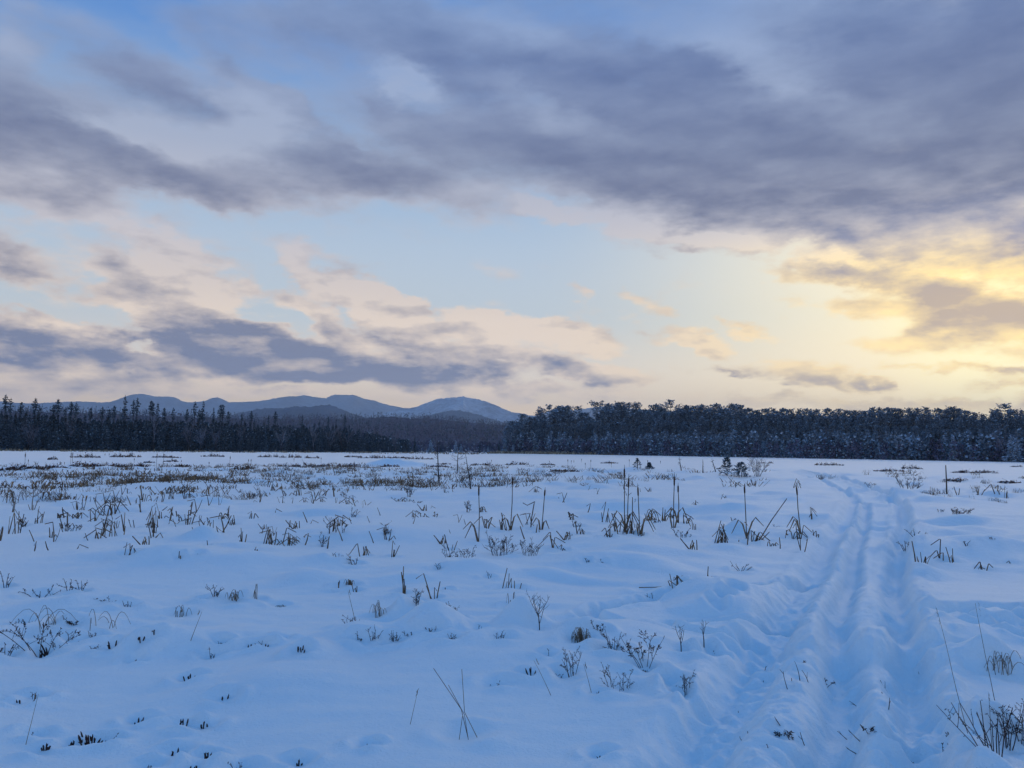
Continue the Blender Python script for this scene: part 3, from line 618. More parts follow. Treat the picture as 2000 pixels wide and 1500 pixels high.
    ('pine', 6, 96.7, 174.8, 8.96, 1.06, 29),
    ('pine', 6, 97.0, 172.0, 9.0, 1.34, 29),
    ('pine', 3, 97.3, 169.7, 9.5, 1.07, 29),
    ('pine', 11, 97.3, 166.1, 8.91, 1.0, 29),
    ('pine', 11, 99.1, 165.6, 8.84, 1.29, 29),
    ('pine', 8, 98.7, 162.5, 9.83, 1.03, 30),
    ('pine', 0, 98.9, 159.8, 9.84, 1.01, 30),
    ('pine', 2, 100.4, 159.4, 8.82, 1.38, 30),
    ('pine', 0, 99.8, 156.1, 9.25, 1.1, 30),
    ('pine', 8, 100.9, 155.3, 9.06, 1.36, 30),
    ('pine', 4, 102.7, 156.0, 9.41, 1.26, 30),
    ('pine', 10, 101.4, 151.5, 8.19, 1.11, 30),
    ('pine', 11, 102.5, 151.0, 8.13, 1.01, 30),
    ('pine', 6, -1.3, 287.8, 6.21, 1.2, 31),
    ('pine', 3, 1.3, 285.3, 5.2, 1.0, 31),
    ('pine', 10, 3.8, 285.8, 6.64, 1.15, 31),
    ('pine', 1, 7.2, 282.2, 7.38, 1.05, 31),
    ('pine', 5, 9.6, 282.9, 8.19, 1.35, 31),
    ('pine', 10, 12.5, 282.1, 9.22, 1.23, 32),
    ('pine', 1, 14.8, 279.7, 10.24, 1.2, 32),
    ('pine', 1, 17.6, 276.7, 10.71, 1.17, 32),
    ('pine', 10, 20.8, 275.5, 10.67, 1.03, 32),
    ('pine', 3, 23.8, 274.7, 11.33, 1.24, 32),
    ('pine', 9, 26.9, 274.7, 11.57, 1.14, 33),
    ('pine', 11, 29.4, 270.7, 11.4, 1.15, 33),
    ('pine', 6, 32.1, 268.6, 10.43, 1.22, 33),
    ('pine', 6, 35.1, 269.8, 11.64, 1.2, 33),
    ('pine', 3, 37.2, 267.3, 10.59, 1.28, 33),
    ('pine', 0, 39.7, 263.4, 9.63, 1.1, 33),
    ('pine', 0, 41.9, 262.0, 9.59, 1.08, 33),
    ('pine', 0, 45.0, 263.2, 11.18, 1.09, 33),
    ('pine', 5, 47.2, 257.9, 12.03, 1.27, 34),
    ('pine', 11, 50.3, 257.9, 10.85, 1.13, 34),
    ('pine', 7, 52.6, 255.8, 10.54, 1.28, 34),
    ('pine', 8, 53.8, 251.0, 10.3, 1.01, 34),
    ('pine', 9, 56.1, 247.9, 10.08, 1.35, 34),
    ('pine', 11, 57.9, 245.3, 11.49, 1.05, 34),
    ('pine', 11, 60.4, 244.1, 11.2, 1.11, 34),
    ('pine', 5, 61.8, 241.5, 10.53, 1.19, 35),
    ('pine', 0, 63.8, 237.8, 11.33, 1.04, 35),
    ('pine', 11, 65.6, 234.6, 10.68, 1.35, 35),
    ('pine', 1, 68.3, 234.1, 9.26, 1.25, 35),
    ('pine', 0, 69.2, 228.5, 9.08, 1.08, 35),
    ('pine', 4, 71.4, 226.7, 8.89, 1.34, 35),
    ('pine', 1, 72.4, 222.0, 7.6, 1.18, 35),
    ('pine', 6, 74.7, 222.7, 8.13, 1.24, 35),
    ('pine', 0, 75.6, 218.3, 9.45, 1.32, 35),
    ('pine', 11, 76.4, 215.2, 9.79, 1.16, 35),
    ('pine', 11, 78.1, 213.4, 8.15, 1.01, 36),
    ('pine', 8, 79.1, 209.0, 9.02, 1.29, 36),
    ('pine', 10, 80.7, 208.0, 7.99, 1.31, 36),
    ('pine', 1, 81.4, 204.5, 8.53, 1.18, 36),
    ('pine', 1, 82.9, 203.4, 8.17, 1.04, 36),
    ('pine', 2, 83.2, 200.0, 8.66, 1.3, 36),
    ('pine', 0, 83.7, 196.5, 7.78, 1.17, 36),
    ('pine', 1, 84.3, 193.7, 8.36, 1.33, 36),
    ('pine', 8, 85.4, 192.2, 6.92, 1.02, 36),
    ('pine', 5, 86.2, 189.1, 7.82, 1.11, 37),
    ('pine', 4, 87.4, 187.5, 7.77, 1.06, 37),
    ('pine', 2, 88.7, 185.5, 7.58, 1.06, 37),
    ('pine', 6, 89.6, 183.6, 7.48, 1.29, 37),
    ('pine', 11, 89.6, 179.0, 7.14, 1.01, 37),
    ('pine', 10, 92.1, 180.2, 6.9, 1.21, 37),
    ('pine', 11, 92.5, 177.8, 7.84, 1.25, 37),
    ('pine', 8, 92.7, 174.5, 8.64, 1.09, 37),
    ('pine', 7, 93.4, 172.1, 6.61, 1.24, 38),
    ('pine', 2, 94.3, 171.0, 6.65, 1.35, 38),
    ('pine', 0, 94.7, 168.0, 6.39, 1.02, 38),
    ('pine', 3, 95.6, 167.0, 7.01, 1.12, 38),
    ('pine', 1, 95.3, 163.0, 6.41, 1.06, 38),
    ('pine', 10, 96.3, 161.3, 7.59, 1.17, 38),
    ('pine', 7, 96.6, 159.6, 7.63, 1.04, 39),
    ('pine', 6, 97.1, 158.1, 6.97, 1.17, 39),
    ('pine', 10, 98.7, 157.6, 6.57, 1.16, 39),
    ('pine', 3, 98.7, 154.9, 6.1, 1.25, 39),
    ('pine', 9, 98.1, 151.7, 7.34, 1.27, 39),
    ('pine', 9, 98.6, 150.3, 5.89, 1.07, 39),
    ('pine', 2, 99.2, 148.6, 6.38, 1.23, 39),
    ('pine', 8, 99.8, 147.5, 6.88, 1.08, 39),
    ('snowy', 4, -2.5, 281.7, 4.78, 1.08, 40),
    ('bare', 7, -1.0, 280.5, 6.49, 1.2, 41),
    ('snowy', 5, 0.6, 276.9, 3.32, 1.03, 40),
    ('snowy', 8, 2.4, 283.1, 6.78, 1.26, 40),
    ('spruce', 3, 3.7, 283.0, 4.98, 1.17, 'dark low spruce at the west corner of the wood', 44),
    ('snowy', 8, 5.4, 281.8, 3.34, 1.15, 40),
    ('bare', 10, 7.3, 281.8, 6.17, 1.17, 41),
    ('snowy', 6, 8.3, 273.0, 5.09, 1.25, 40),
    ('snowy', 3, 9.6, 272.1, 4.9, 1.2, 40),
    ('snowy', 10, 11.6, 276.3, 3.37, 1.18, 42),
    ('snowy', 7, 13.0, 268.8, 6.54, 1.23, 42),
    ('snowy', 2, 14.5, 273.5, 5.61, 1.21, 42),
    ('snowy', 0, 15.9, 267.8, 7.19, 1.15, 42),
    ('snowy', 6, 17.5, 268.8, 4.85, 1.28, 42),
    ('spruce', 7, 19.1, 270.7, 7.29, 1.24, 43),
    ('bare', 6, 20.2, 266.2, 5.92, 1.27, 'frosted leafless low tree just east of the wood corner', 47),
    ('spruce', 2, 21.6, 266.5, 4.51, 1.25, 43),
    ('snowy', 7, 23.9, 272.0, 3.49, 1.29, 42),
    ('snowy', 5, 24.7, 263.2, 3.54, 1.06, 42),
    ('snowy', 4, 26.6, 269.0, 5.8, 0.99, 44),
    ('snowy', 2, 28.6, 270.0, 6.77, 1.21, 44),
    ('snowy', 9, 28.8, 259.4, 5.03, 0.99, 44),
    ('bare', 9, 31.0, 266.9, 4.75, 1.13, 45),
    ('snowy', 3, 31.5, 257.9, 7.08, 1.28, 44),
    ('spruce', 9, 33.3, 260.9, 4.59, 1.05, 46),
    ('snowy', 0, 35.3, 264.1, 4.15, 1.24, 44),
    ('snowy', 7, 37.1, 265.5, 4.86, 1.12, 44),
    ('spruce', 9, 38.1, 262.5, 6.69, 1.13, 46),
    ('spruce', 5, 39.6, 263.6, 5.02, 0.97, 46),
    ('snowy', 4, 40.0, 255.9, 4.39, 1.0, 44),
    ('snowy', 3, 40.5, 251.6, 5.07, 1.02, 44),
    ('bare', 4, 43.6, 259.8, 4.71, 1.21, 45),
    ('bare', 5, 43.8, 253.5, 6.9, 0.99, 47),
    ('snowy', 6, 45.1, 251.2, 3.96, 1.29, 48),
    ('snowy', 7, 45.8, 248.9, 4.64, 1.22, 48),
    ('snowy', 11, 47.1, 250.0, 6.39, 1.07, 48),
    ('snowy', 1, 48.6, 250.2, 6.57, 1.14, 48),
    ('snowy', 8, 49.7, 249.6, 6.94, 1.18, 48),
    ('bare', 5, 50.1, 244.0, 4.62, 1.1, 47),
    ('snowy', 4, 52.9, 249.9, 4.07, 1.08, 48),
    ('snowy', 10, 52.8, 242.0, 6.81, 1.25, 48),
    ('snowy', 8, 54.2, 243.4, 5.42, 1.26, 48),
    ('snowy', 4, 54.5, 239.2, 6.1, 1.24, 48),
    ('spruce', 1, 56.7, 242.3, 6.67, 1.2, 'dark low spruce above the snowiest spruces', 53),
    ('bare', 1, 57.1, 237.3, 6.29, 1.02, 47),
    ('bare', 11, 57.9, 235.6, 4.55, 1.2, 47),
    ('snowy', 9, 60.0, 240.0, 6.44, 1.1, 48),
    ('bare', 4, 58.8, 231.3, 5.87, 1.06, 47),
    ('snowy', 1, 62.1, 239.8, 6.94, 1.26, 49),
    ('bare', 6, 61.1, 230.1, 6.54, 0.98, 50),
    ('snowy', 7, 64.2, 236.6, 4.64, 1.11, 49),
    ('snowy', 11, 63.8, 231.0, 3.43, 1.19, 49),
    ('snowy', 8, 64.6, 229.0, 4.61, 1.19, 49),
    ('snowy', 10, 65.9, 228.7, 4.41, 1.19, 49),
    ('spruce', 9, 65.5, 222.7, 3.94, 1.14, 51),
    ('bare', 8, 66.9, 223.9, 5.32, 1.17, 50),
    ('bare', 4, 67.5, 220.8, 4.25, 1.19, 50),
    ('snowy', 8, 68.1, 218.1, 4.68, 1.03, 49),
    ('snowy', 10, 70.3, 221.6, 5.0, 1.08, 49),
    ('snowy', 4, 71.4, 221.1, 4.13, 0.97, 49),
    ('snowy', 11, 71.5, 218.1, 4.84, 1.01, 49),
    ('spruce', 5, 72.0, 215.2, 3.87, 1.12, 51),
    ('spruce', 11, 73.5, 216.2, 3.55, 1.08, 51),
    ('spruce', 11, 72.3, 209.7, 4.88, 1.26, 51),
    ('snowy', 11, 72.5, 207.4, 4.78, 0.98, 49),
    ('snowy', 9, 73.5, 206.4, 3.54, 1.13, 49),
    ('snowy', 7, 74.0, 205.2, 2.94, 1.01, 52),
    ('snowy', 6, 75.4, 205.3, 4.58, 1.06, 52),
    ('bare', 1, 77.6, 208.7, 3.38, 1.13, 53),
    ('snowy', 2, 74.9, 198.5, 6.75, 1.21, 52),
    ('bare', 2, 78.9, 205.7, 3.81, 1.14, 53),
    ('bare', 2, 76.1, 195.9, 4.48, 1.17, 53),
    ('bare', 8, 77.2, 195.9, 6.33, 1.1, 53),
    ('snowy', 5, 77.8, 195.1, 2.78, 1.24, 52),
    ('snowy', 6, 78.6, 193.9, 6.71, 1.16, 52),
    ('snowy', 5, 78.6, 191.2, 5.05, 0.97, 52),
    ('snowy', 8, 81.1, 194.7, 3.93, 1.24, 52),
    ('snowy', 11, 81.2, 192.3, 3.37, 1.14, 52),
    ('snowy', 5, 83.6, 195.4, 4.52, 1.23, 52),
    ('spruce', 4, 82.2, 189.4, 2.98, 1.17, 54),
    ('spruce', 6, 83.2, 189.6, 4.53, 0.99, 54),
    ('snowy', 1, 83.4, 188.1, 5.77, 1.07, 52),
    ('snowy', 2, 84.3, 187.7, 3.44, 0.97, 55),
    ('bare', 8, 85.8, 188.2, 2.69, 1.25, 56),
    ('bare', 8, 83.3, 181.0, 5.18, 0.97, 56),
    ('snowy', 7, 85.8, 183.9, 6.41, 1.23, 55),
    ('snowy', 4, 83.1, 176.4, 5.53, 0.96, 55),
    ('snowy', 0, 85.1, 178.0, 4.11, 1.24, 55),
    ('bare', 8, 84.0, 174.0, 3.11, 0.99, 56),
    ('snowy', 11, 87.2, 178.5, 5.57, 1.17, 55),
    ('snowy', 3, 85.1, 172.7, 6.02, 1.26, 55),
    ('snowy', 0, 89.3, 179.7, 5.32, 1.17, 55),
    ('snowy', 5, 86.8, 172.4, 2.92, 1.05, 55),
    ('snowy', 11, 90.4, 177.4, 5.06, 1.27, 55),
    ('snowy', 4, 88.5, 171.8, 3.89, 1.1, 55),
    ('spruce', 11, 87.1, 167.1, 4.6, 1.27, 57),
    ('spruce', 5, 92.0, 174.6, 6.0, 1.27, 57),
    ('spruce', 8, 88.5, 166.2, 5.67, 1.1, 57),
    ('snowy', 1, 90.5, 168.4, 4.99, 1.06, 55),
    ('snowy', 5, 91.5, 168.8, 3.86, 0.99, 58),
    ('snowy', 10, 88.2, 161.0, 5.12, 1.01, 58),
    ('snowy', 2, 92.8, 167.9, 4.5, 1.3, 58),
    ('snowy', 1, 89.7, 161.0, 2.74, 1.06, 58),
    ('snowy', 8, 90.5, 161.2, 3.81, 0.97, 58),
    ('snowy', 11, 92.9, 163.7, 3.26, 1.21, 58),
    ('snowy', 2, 93.6, 163.3, 3.02, 1.08, 58),
    ('spruce', 11, 92.6, 160.2, 5.36, 1.2, 59),
    ('snowy', 10, 94.9, 162.8, 5.13, 1.26, 58),
    ('snowy', 8, 93.6, 158.7, 3.9, 0.97, 58),
    ('spruce', 9, 95.9, 160.8, 3.72, 1.02, 59),
    ('snowy', 3, 94.7, 157.3, 4.93, 0.97, 60),
    ('snowy', 9, 95.9, 157.5, 4.56, 1.09, 60),
    ('bare', 5, 93.4, 151.7, 5.23, 1.22, 61),
    ('snowy', 2, 93.0, 149.7, 5.16, 1.2, 60),
    ('snowy', 4, 93.0, 148.4, 4.58, 0.99, 60),
    ('snowy', 6, 94.8, 149.8, 4.46, 1.28, 60),
    ('snowy', 11, 95.8, 149.9, 2.81, 1.17, 60),
    ('snowy', 10, 95.3, 147.7, 4.76, 1.15, 60),
    ('snowy', 1, 93.6, 143.5, 2.4, 0.98, 60),
    ('snowy', 7, 97.3, 148.0, 4.42, 0.99, 60),
    ('snowy', 9, 97.0, 146.5, 3.68, 1.29, 60),
    ('snowy', 2, 98.7, 147.8, 4.61, 1.09, 60),
    ('snowy', 9, 97.2, 144.4, 2.38, 1.14, 60),
    ('bare', 4, 95.9, 141.6, 3.33, 1.17, 61),
    ('snowy', 7, 97.3, 142.5, 5.05, 1.15, 60),
]
WOOD_SPRUCE = [(-172.65, 191.72, -138.16, 217.89, 22, 200, 8.61, 9.81, 0.2, 2.0, 0), (-139.23, 219.58, -85.56, 245.52, 20, 260, 9.04, 8.36, 0.2, 1.9, 0), (-86.22, 247.41, -52.36, 266.91, 20, 140, 8.25, 7.95, 0.2, 1.9, 0), (-52.93, 269.86, -35.71, 282.75, 22, 60, 7.68, 4.2, 0.2, 1.8, 0), (-133.88, 211.13, -33.83, 267.87, 8, 160, 5.94, 4.41, 0.3, 1.7, 0), (-38.14, 287.48, 2.11, 299.99, 60, 160, 4.22, 3.95, 0.3, 2.4, 1), (-39.45, 297.39, 2.18, 309.99, 60, 60, 3.18, 3.24, 0.3, 1.8, 0)]
WOOD_PINE = [(0.2, 296.0, 51.84, 271.09, 26, 200, 11.05, 12.11, 0.15, 2.4, 0), (51.84, 271.09, 90.32, 202.8, 24, 240, 12.11, 9.95, 0.13, 2.4, 0), (90.32, 202.8, 107.58, 156.61, 24, 200, 10.08, 8.22, 0.13, 2.3, 0), (107.58, 156.61, 117.34, 123.01, 24, 170, 9.61, 8.21, 0.15, 2.3, 0), (-1.62, 286.0, 99.65, 145.07, 9, 420, 6.72, 5.34, 0.55, 1.7, 2), (-1.61, 284.0, 98.52, 143.42, 6, 160, 4.52, 4.02, 0.3, 1.6, 1)]
PLANT_GROUP = {'reeds': 'broken reed clumps in the snow', 'shrub': 'bare twiggy shrubs in the snow', 'leafy': 'dark leafy sprigs in the snow', 'stubs': 'dark shrub tips poking through the snow', 'dead': 'dead saplings in the marsh', 'conifer': 'small marsh conifers', 'grass': 'single dry grass stalks', 'tuft': 'dry grass tufts', 'twig': 'loose twigs in the track', 'heath': 'red brown heath mats at the pond'}
PLANTS = [  # kind, x, y, height, width, count, lean, habit, label
    ('cattail', -0.57, 14.55, 1.076, 0.176, 2, -0.01, '', 'westernmost tall cattail standing alone with loose straw at its foot'),
    ('cattail', -0.01, 16.37, 1.136, 0.167, 2, 0.04, '', 'second tall cattail with a leaning broken leaf at its foot'),
    ('cattail', 0.63, 16.57, 0.877, 0.127, 2, 0.08, '', 'shorter cattail leaning slightly east of the second tall cattail'),
    ('cattail', 2.26, 16.14, 1.329, 0.187, 2, 0.0, '', 'tallest cattail of the cluster in the middle of the marsh'),
    ('cattail', 2.29, 15.97, 1.202, 0.195, 2, 0.03, '', 'fat headed cattail beside the tallest one in the cluster'),
    ('cattail', 2.52, 15.85, 1.012, 0.174, 2, -0.04, '', 'eastern cattail of the cluster standing a step apart'),
    ('cattail', 3.46, 17.25, 1.199, 0.202, 2, 0.02, '', 'taller cattail of the pair behind the reed tufts'),
    ('cattail', 3.88, 18.8, 0.954, 0.159, 2, 0.0, '', 'shorter cattail of the pair behind the reed tufts'),
    ('cattail', 4.65, 16.02, 1.094, 0.138, 2, -0.03, '', 'cattail beside the long leaning stick'),
    ('cattail', 5.91, 16.54, 1.04, 0.168, 2, -0.08, '', 'cattail closest to the snowmobile track with a bent leaf frame'),
    ('stalk', 2.38, 16.02, 0.753, 0.041, 1, 0.03, '', 'thin headless stalk inside the cattail cluster'),
    ('stalk', 0.41, 16.74, 0.555, 0.043, 1, 0.12, 'bent', 'bent headless reed stalk west of the short third cattail'),
    ('stick', 4.77, 15.81, 0.852, 0.053, 1, 0.72, '', 'long bare stick leaning east out of the reeds'),
    ('stalk', 18.0, 33.46, 1.186, 0.145, 1, 0.0, '', 'thick post like stalk right of the snowmobile track'),
    ('cattail', -32.38, 53.79, 1.08, 0.238, 0, 0.0, '', 'tall thin far cattail on the pond edge, first from the left before the left wood'),
    ('cattail', -39.44, 65.97, 0.49, 0.147, 0, 0.0, '', 'thin far cattail on the pond edge, second from the left before the left wood'),
    ('cattail', -37.58, 68.92, 1.1, 0.242, 0, 0.0, '', 'tall thin far cattail on the pond edge, fourth from the left before the left wood'),
    ('cattail', -36.54, 67.25, 1.121, 0.247, 0, 0.0, '', 'tall thin far cattail on the pond edge, fifth from the left before the left wood'),
    ('cattail', -34.07, 61.01, 0.401, 0.134, 0, 0.0, '', 'thin far cattail on the pond edge, third from the left before the left wood'),
    ('cattail', -60.32, 119.83, 0.513, 0.256, 0, 0.0, '', 'tiny far cattail on the pond edge, sixth from the left before the left wood'),
    ('cattail', -59.9, 120.22, 0.513, 0.257, 0, 0.0, '', 'tiny far cattail on the pond edge, seventh from the left before the left wood'),
    ('cattail', -35.97, 77.05, 0.487, 0.162, 0, 0.0, '', 'thin far cattail on the pond edge, eighth from the left before the left wood'),
    ('cattail', -27.5, 62.67, 1.133, 0.249, 0, 0.0, '', 'tall thin far cattail on the pond edge, ninth from the left before the left wood'),
    ('cattail', -27.94, 64.89, 1.125, 0.248, 0, 0.0, '', 'tall thin far cattail on the pond edge, tenth from the left before the left wood'),
    ('cattail', -33.22, 81.32, 0.28, 0.168, 0, 0.0, '', 'tiny far cattail on the pond edge, eleventh from the left before the left wood'),
    ('cattail', -21.62, 57.8, 0.55, 0.121, 0, 0.0, '', 'thin far cattail on the pond edge, twelfth from the left before the left wood'),
    ('cattail', -23.36, 67.1, 0.905, 0.199, 0, 0.0, '', 'tall thin far cattail on the pond edge, thirteenth from the left before the left wood'),
    ('cattail', -21.11, 64.88, 0.652, 0.143, 0, 0.0, '', 'thin far cattail on the pond edge, fourteenth from the left before the left wood'),
    ('cattail', -19.73, 61.24, 0.697, 0.153, 0, 0.0, '', 'tall thin far cattail on the pond edge, fifteenth from the left before the left wood'),
    ('cattail', -24.06, 89.4, 0.472, 0.177, 0, 0.0, '', 'tiny far cattail on the pond edge, sixteenth from the left before the left wood'),
    ('cattail', -19.43, 82.5, 0.648, 0.162, 0, 0.0, '', 'thin far cattail on the pond edge, seventeenth from the left before the left wood'),
    ('cattail', 5.04, 71.98, 0.827, 0.182, 0, 0.0, '', 'tall thin far cattail on the pond edge, third from the left before the right wood'),
    ('cattail', 6.86, 92.21, 0.471, 0.177, 0, 0.0, '', 'tiny far cattail on the pond edge, fourth from the left before the right wood'),
    ('cattail', 7.69, 99.15, 0.38, 0.19, 0, 0.0, '', 'tiny far cattail on the pond edge, fifth from the left before the right wood'),
    ('cattail', 9.01, 103.48, 0.529, 0.198, 0, 0.0, '', 'tiny far cattail on the pond edge, sixth from the left before the right wood'),
    ('cattail', 6.6, 72.08, 0.553, 0.138, 0, 0.0, '', 'thin far cattail on the pond edge, seventh from the left before the right wood'),
    ('cattail', 7.21, 73.18, 0.796, 0.175, 0, 0.0, '', 'tall thin far cattail on the pond edge, eighth from the left before the right wood'),
    ('cattail', 10.7, 88.2, 0.509, 0.17, 0, 0.0, '', 'thin far cattail on the pond edge, ninth from the left before the right wood'),
    ('cattail', 9.4, 75.88, 0.487, 0.146, 0, 0.0, '', 'thin far cattail on the pond edge, tenth from the left before the right wood'),
    ('cattail', 11.51, 78.8, 0.812, 0.179, 0, 0.0, '', 'thin far cattail on the pond edge, eleventh from the left before the right wood'),
    ('cattail', 13.85, 81.98, 0.688, 0.159, 0, 0.0, '', 'thin far cattail on the pond edge, twelfth from the left before the right wood'),
    ('cattail', 18.01, 97.48, 0.442, 0.189, 0, 0.0, '', 'tiny far cattail on the pond edge, thirteenth from the left before the right wood'),
    ('cattail', 4.78, 101.26, 0.258, 0.194, 0, 0.0, '', 'tiny far cattail on the pond edge, second from the left before the right wood'),
    ('cattail', -2.22, 90.92, 0.463, 0.174, 0, 0.0, '', 'tiny far cattail on the pond edge, first from the left before the right wood'),
    ('reeds', -15.06, 24.59, 0.514, 0.698, 9, 0.0, 'arch', 'dense arching reed tuft behind the westernmost big reed clump'),
    ('reeds', -9.62, 15.71, 0.493, 0.328, 7, 0.0, 'tri', 'pointed clump of broken reeds just left of the westernmost big reed clump'),
    ('reeds', -12.64, 21.44, 0.444, 0.222, 4, 0.0, 'std', 'narrow reed clump behind the westernmost big reed clump'),
    ('reeds', -10.71, 18.42, 0.407, 0.299, 5, 0.0, 'std', 'reed clump with one upright straw just behind the westernmost big reed clump'),
    ('reeds', -9.38, 18.3, 0.288, 0.314, 5, 0.0, 'std', 'loose bent reed clump just behind and left of the leaning straw reeds'),
    ('reeds', -10.45, 19.41, 0.281, 0.758, 8, 0.0, 'bent', 'row of bent reeds left of the arched straw hummock'),
    ('reeds', -10.65, 19.15, 0.195, 0.307, 4, 0.0, 'arch', 'small reed clump behind and right of the westernmost big reed clump'),
    ('reeds', -8.29, 14.7, 0.204, 0.107, 4, 0.0, 'stub', 'dark stubby reed stump just right of the westernmost big reed clump'),
    ('reeds', -9.69, 19.59, 0.487, 0.612, 14, 0.0, 'arch', 'dense hummock of arched straw just behind the leaning straw reeds'),
    ('reeds', -7.41, 15.09, 0.482, 0.492, 8, 0.0, 'tri', 'reed clump with a long leaning straw just in front of the arched straw hummock'),
    ('reeds', -7.5, 15.77, 0.378, 0.056, 2, 0.0, 'stub', 'single upright reed straw just right of the leaning straw reeds'),
    ('reeds', -9.25, 20.29, 0.426, 0.085, 2, 0.0, 'stub', 'single tall reed stub just behind the tall shaggy reeds'),
    ('reeds', -11.53, 25.36, 0.461, 0.142, 3, 0.0, 'stub', 'slim reed pair behind the tall shaggy reeds'),
    ('reeds', -10.79, 24.46, 0.272, 0.238, 3, 0.0, 'arch', 'folded reed loop behind the tall shaggy reeds'),
    ('reeds', -7.46, 16.92, 0.471, 0.283, 8, 0.0, 'tri', 'tall shaggy reed clump right of the leaning straw reeds'),
    ('reeds', -6.84, 15.64, 0.196, 0.174, 5, 0.0, 'stub', 'low stubby reed clump right of the leaning straw reeds'),
    ('reeds', -7.93, 18.43, 0.192, 0.166, 6, 0.0, 'stub', 'squat reed stub just behind and right of the tall shaggy reeds'),
    ('reeds', -10.91, 26.01, 0.449, 0.234, 6, 0.0, 'tri', 'pointed straw stook behind the tall shaggy reeds'),
    ('reeds', -9.75, 24.37, 0.334, 0.368, 5, 0.0, 'bent', 'small bent reed clump behind and right of the tall shaggy reeds'),
    ('reeds', -7.01, 17.64, 0.314, 0.242, 7, 0.0, 'bent', 'reed clump with folded tops right of the tall shaggy reeds'),
    ('reeds', -7.37, 18.26, 0.188, 0.276, 3, 0.0, 'arch', 'thin arching straw just right of the tall shaggy reeds'),
    ('reeds', -7.76, 16.75, 0.188, 0.094, 2, 0.0, 'std', 'crossed pair of reeds just left of the tall shaggy reeds'),
    ('reeds', -7.74, 18.82, 0.181, 0.233, 3, 0.0, 'bent', 'bent straw loop just behind and right of the tall shaggy reeds'),
    ('reeds', -6.62, 18.64, 0.252, 0.227, 4, 0.0, 'arch', 'hooked reed clump behind and left of the teepee shaped reeds'),
    ('reeds', -6.67, 18.01, 0.147, 0.073, 1, 0.0, 'std', 'single slanted reed right of the tall shaggy reeds'),
    ('reeds', -6.09, 17.74, 0.239, 0.191, 6, 0.0, 'tri', 'bristly reed clump behind and left of the teepee shaped reeds'),
    ('reeds', -6.06, 18.95, 0.19, 0.139, 3, 0.0, 'tri', 'pointed reed tripod behind the teepee shaped reeds'),
    ('reeds', -4.75, 14.43, 0.29, 0.164, 5, 0.0, 'stub', 'broken reed clump with one tall stub just left of the teepee shaped reeds'),
    ('reeds', -4.28, 14.35, 0.315, 0.229, 9, 0.0, 'tri', 'teepee shaped clump of broken reeds well right of the tall shaggy reeds'),
    ('reeds', -4.02, 14.38, 0.285, 0.114, 2, 0.0, 'bent', 'single hooked reed just right of the teepee shaped reeds'),
    ('reeds', -9.67, 26.62, 0.361, 0.361, 4, 0.0, 'bent', 'reed clump behind and right of the tall shaggy reeds'),
    ('reeds', -9.86, 26.2, 0.303, 0.071, 1, 0.0, 'stub', 'lone short reed behind and right of the tall shaggy reeds'),
    ('reeds', -7.43, 28.34, 0.466, 0.243, 5, 0.0, 'tri', 'ragged reed spike behind the teepee shaped reeds'),
    ('reeds', -7.84, 28.48, 0.301, 0.489, 6, 0.0, 'bent', 'low bent reed clump behind the teepee shaped reeds'),
    ('reeds', -8.81, 30.02, 0.239, 0.219, 4, 0.0, 'tri', 'small reed point behind the teepee shaped reeds'),
    ('reeds', -6.07, 27.84, 0.363, 0.091, 2, 0.0, 'stub', 'thin upright reed well behind and right of the teepee shaped reeds'),
    ('reeds', -6.77, 29.32, 0.153, 0.383, 4, 0.0, 'arch', 'flat reed loop well behind and right of the teepee shaped reeds'),
    ('reeds', -5.36, 11.46, 0.177, 0.177, 5, 0.0, 'tri', 'splayed reed tripod just in front and right of the leaning straw reeds'),
    ('reeds', -4.56, 11.25, 0.101, 0.077, 3, 0.0, 'stub', 'two short reed stubs in front and right of the tall shaggy reeds'),
    ('reeds', -3.94, 12.6, 0.101, 0.067, 3, 0.0, 'tri', 'tiny reed point just in front and left of the teepee shaped reeds'),
    ('reeds', -5.13, 13.79, 0.112, 0.028, 1, 0.0, 'stub', 'single reed peg left of the teepee shaped reeds'),
    ('reeds', -4.36, 11.37, 0.047, 0.062, 1, 0.0, 'arch', 'tiny hooked straw in front and right of the tall shaggy reeds'),
    ('reeds', -2.27, 12.6, 0.22, 0.122, 5, 0.0, 'tri', 'narrow leaning reed clump behind and left of the tall broken reed stub'),
    ('reeds', -1.82, 12.51, 0.266, 0.105, 4, 0.0, 'std', 'reed clump with a tall slanting blade behind the tall broken reed stub'),
    ('reeds', -2.17, 20.16, 0.129, 0.233, 4, 0.0, 'bent', 'flat bent reed clump left of the westernmost tall cattail'),
    ('reeds', -1.91, 20.56, 0.145, 0.21, 3, 0.0, 'bent', 'folded reed angle left of the westernmost tall cattail'),
    ('reeds', -0.8, 22.67, 0.26, 0.188, 4, 0.0, 'arch', 'small looped reed clump just left of the second tall cattail from the west'),
    ('reeds', -0.48, 16.42, 0.251, 0.178, 5, 0.0, 'bent', 'reed clump with fanned straw just in front and right of the westernmost tall cattail'),
    ('reeds', -0.19, 16.28, 0.311, 0.073, 3, 0.0, 'stub', 'pair of upright reed stubs behind the long low thicket'),
    ('reeds', -0.07, 16.22, 0.351, 0.124, 3, 0.0, 'std', 'leaning broken reed behind the long low thicket'),
    ('reeds', 0.5, 16.11, 0.185, 0.041, 1, 0.0, 'stub', 'short single reed just in front of the short third cattail'),
    ('reeds', 1.46, 19.12, 0.195, 0.22, 5, 0.0, 'bent', 'small bent reed clump just right of the short third cattail'),
    ('reeds', 1.4, 16.04, 0.256, 0.185, 7, 0.0, 'tri', 'pointed reed heap right of the short third cattail'),
    ('reeds', 1.15, 15.6, 0.09, 0.07, 3, 0.0, 'stub', 'tiny reed stubs in front and right of the short third cattail'),
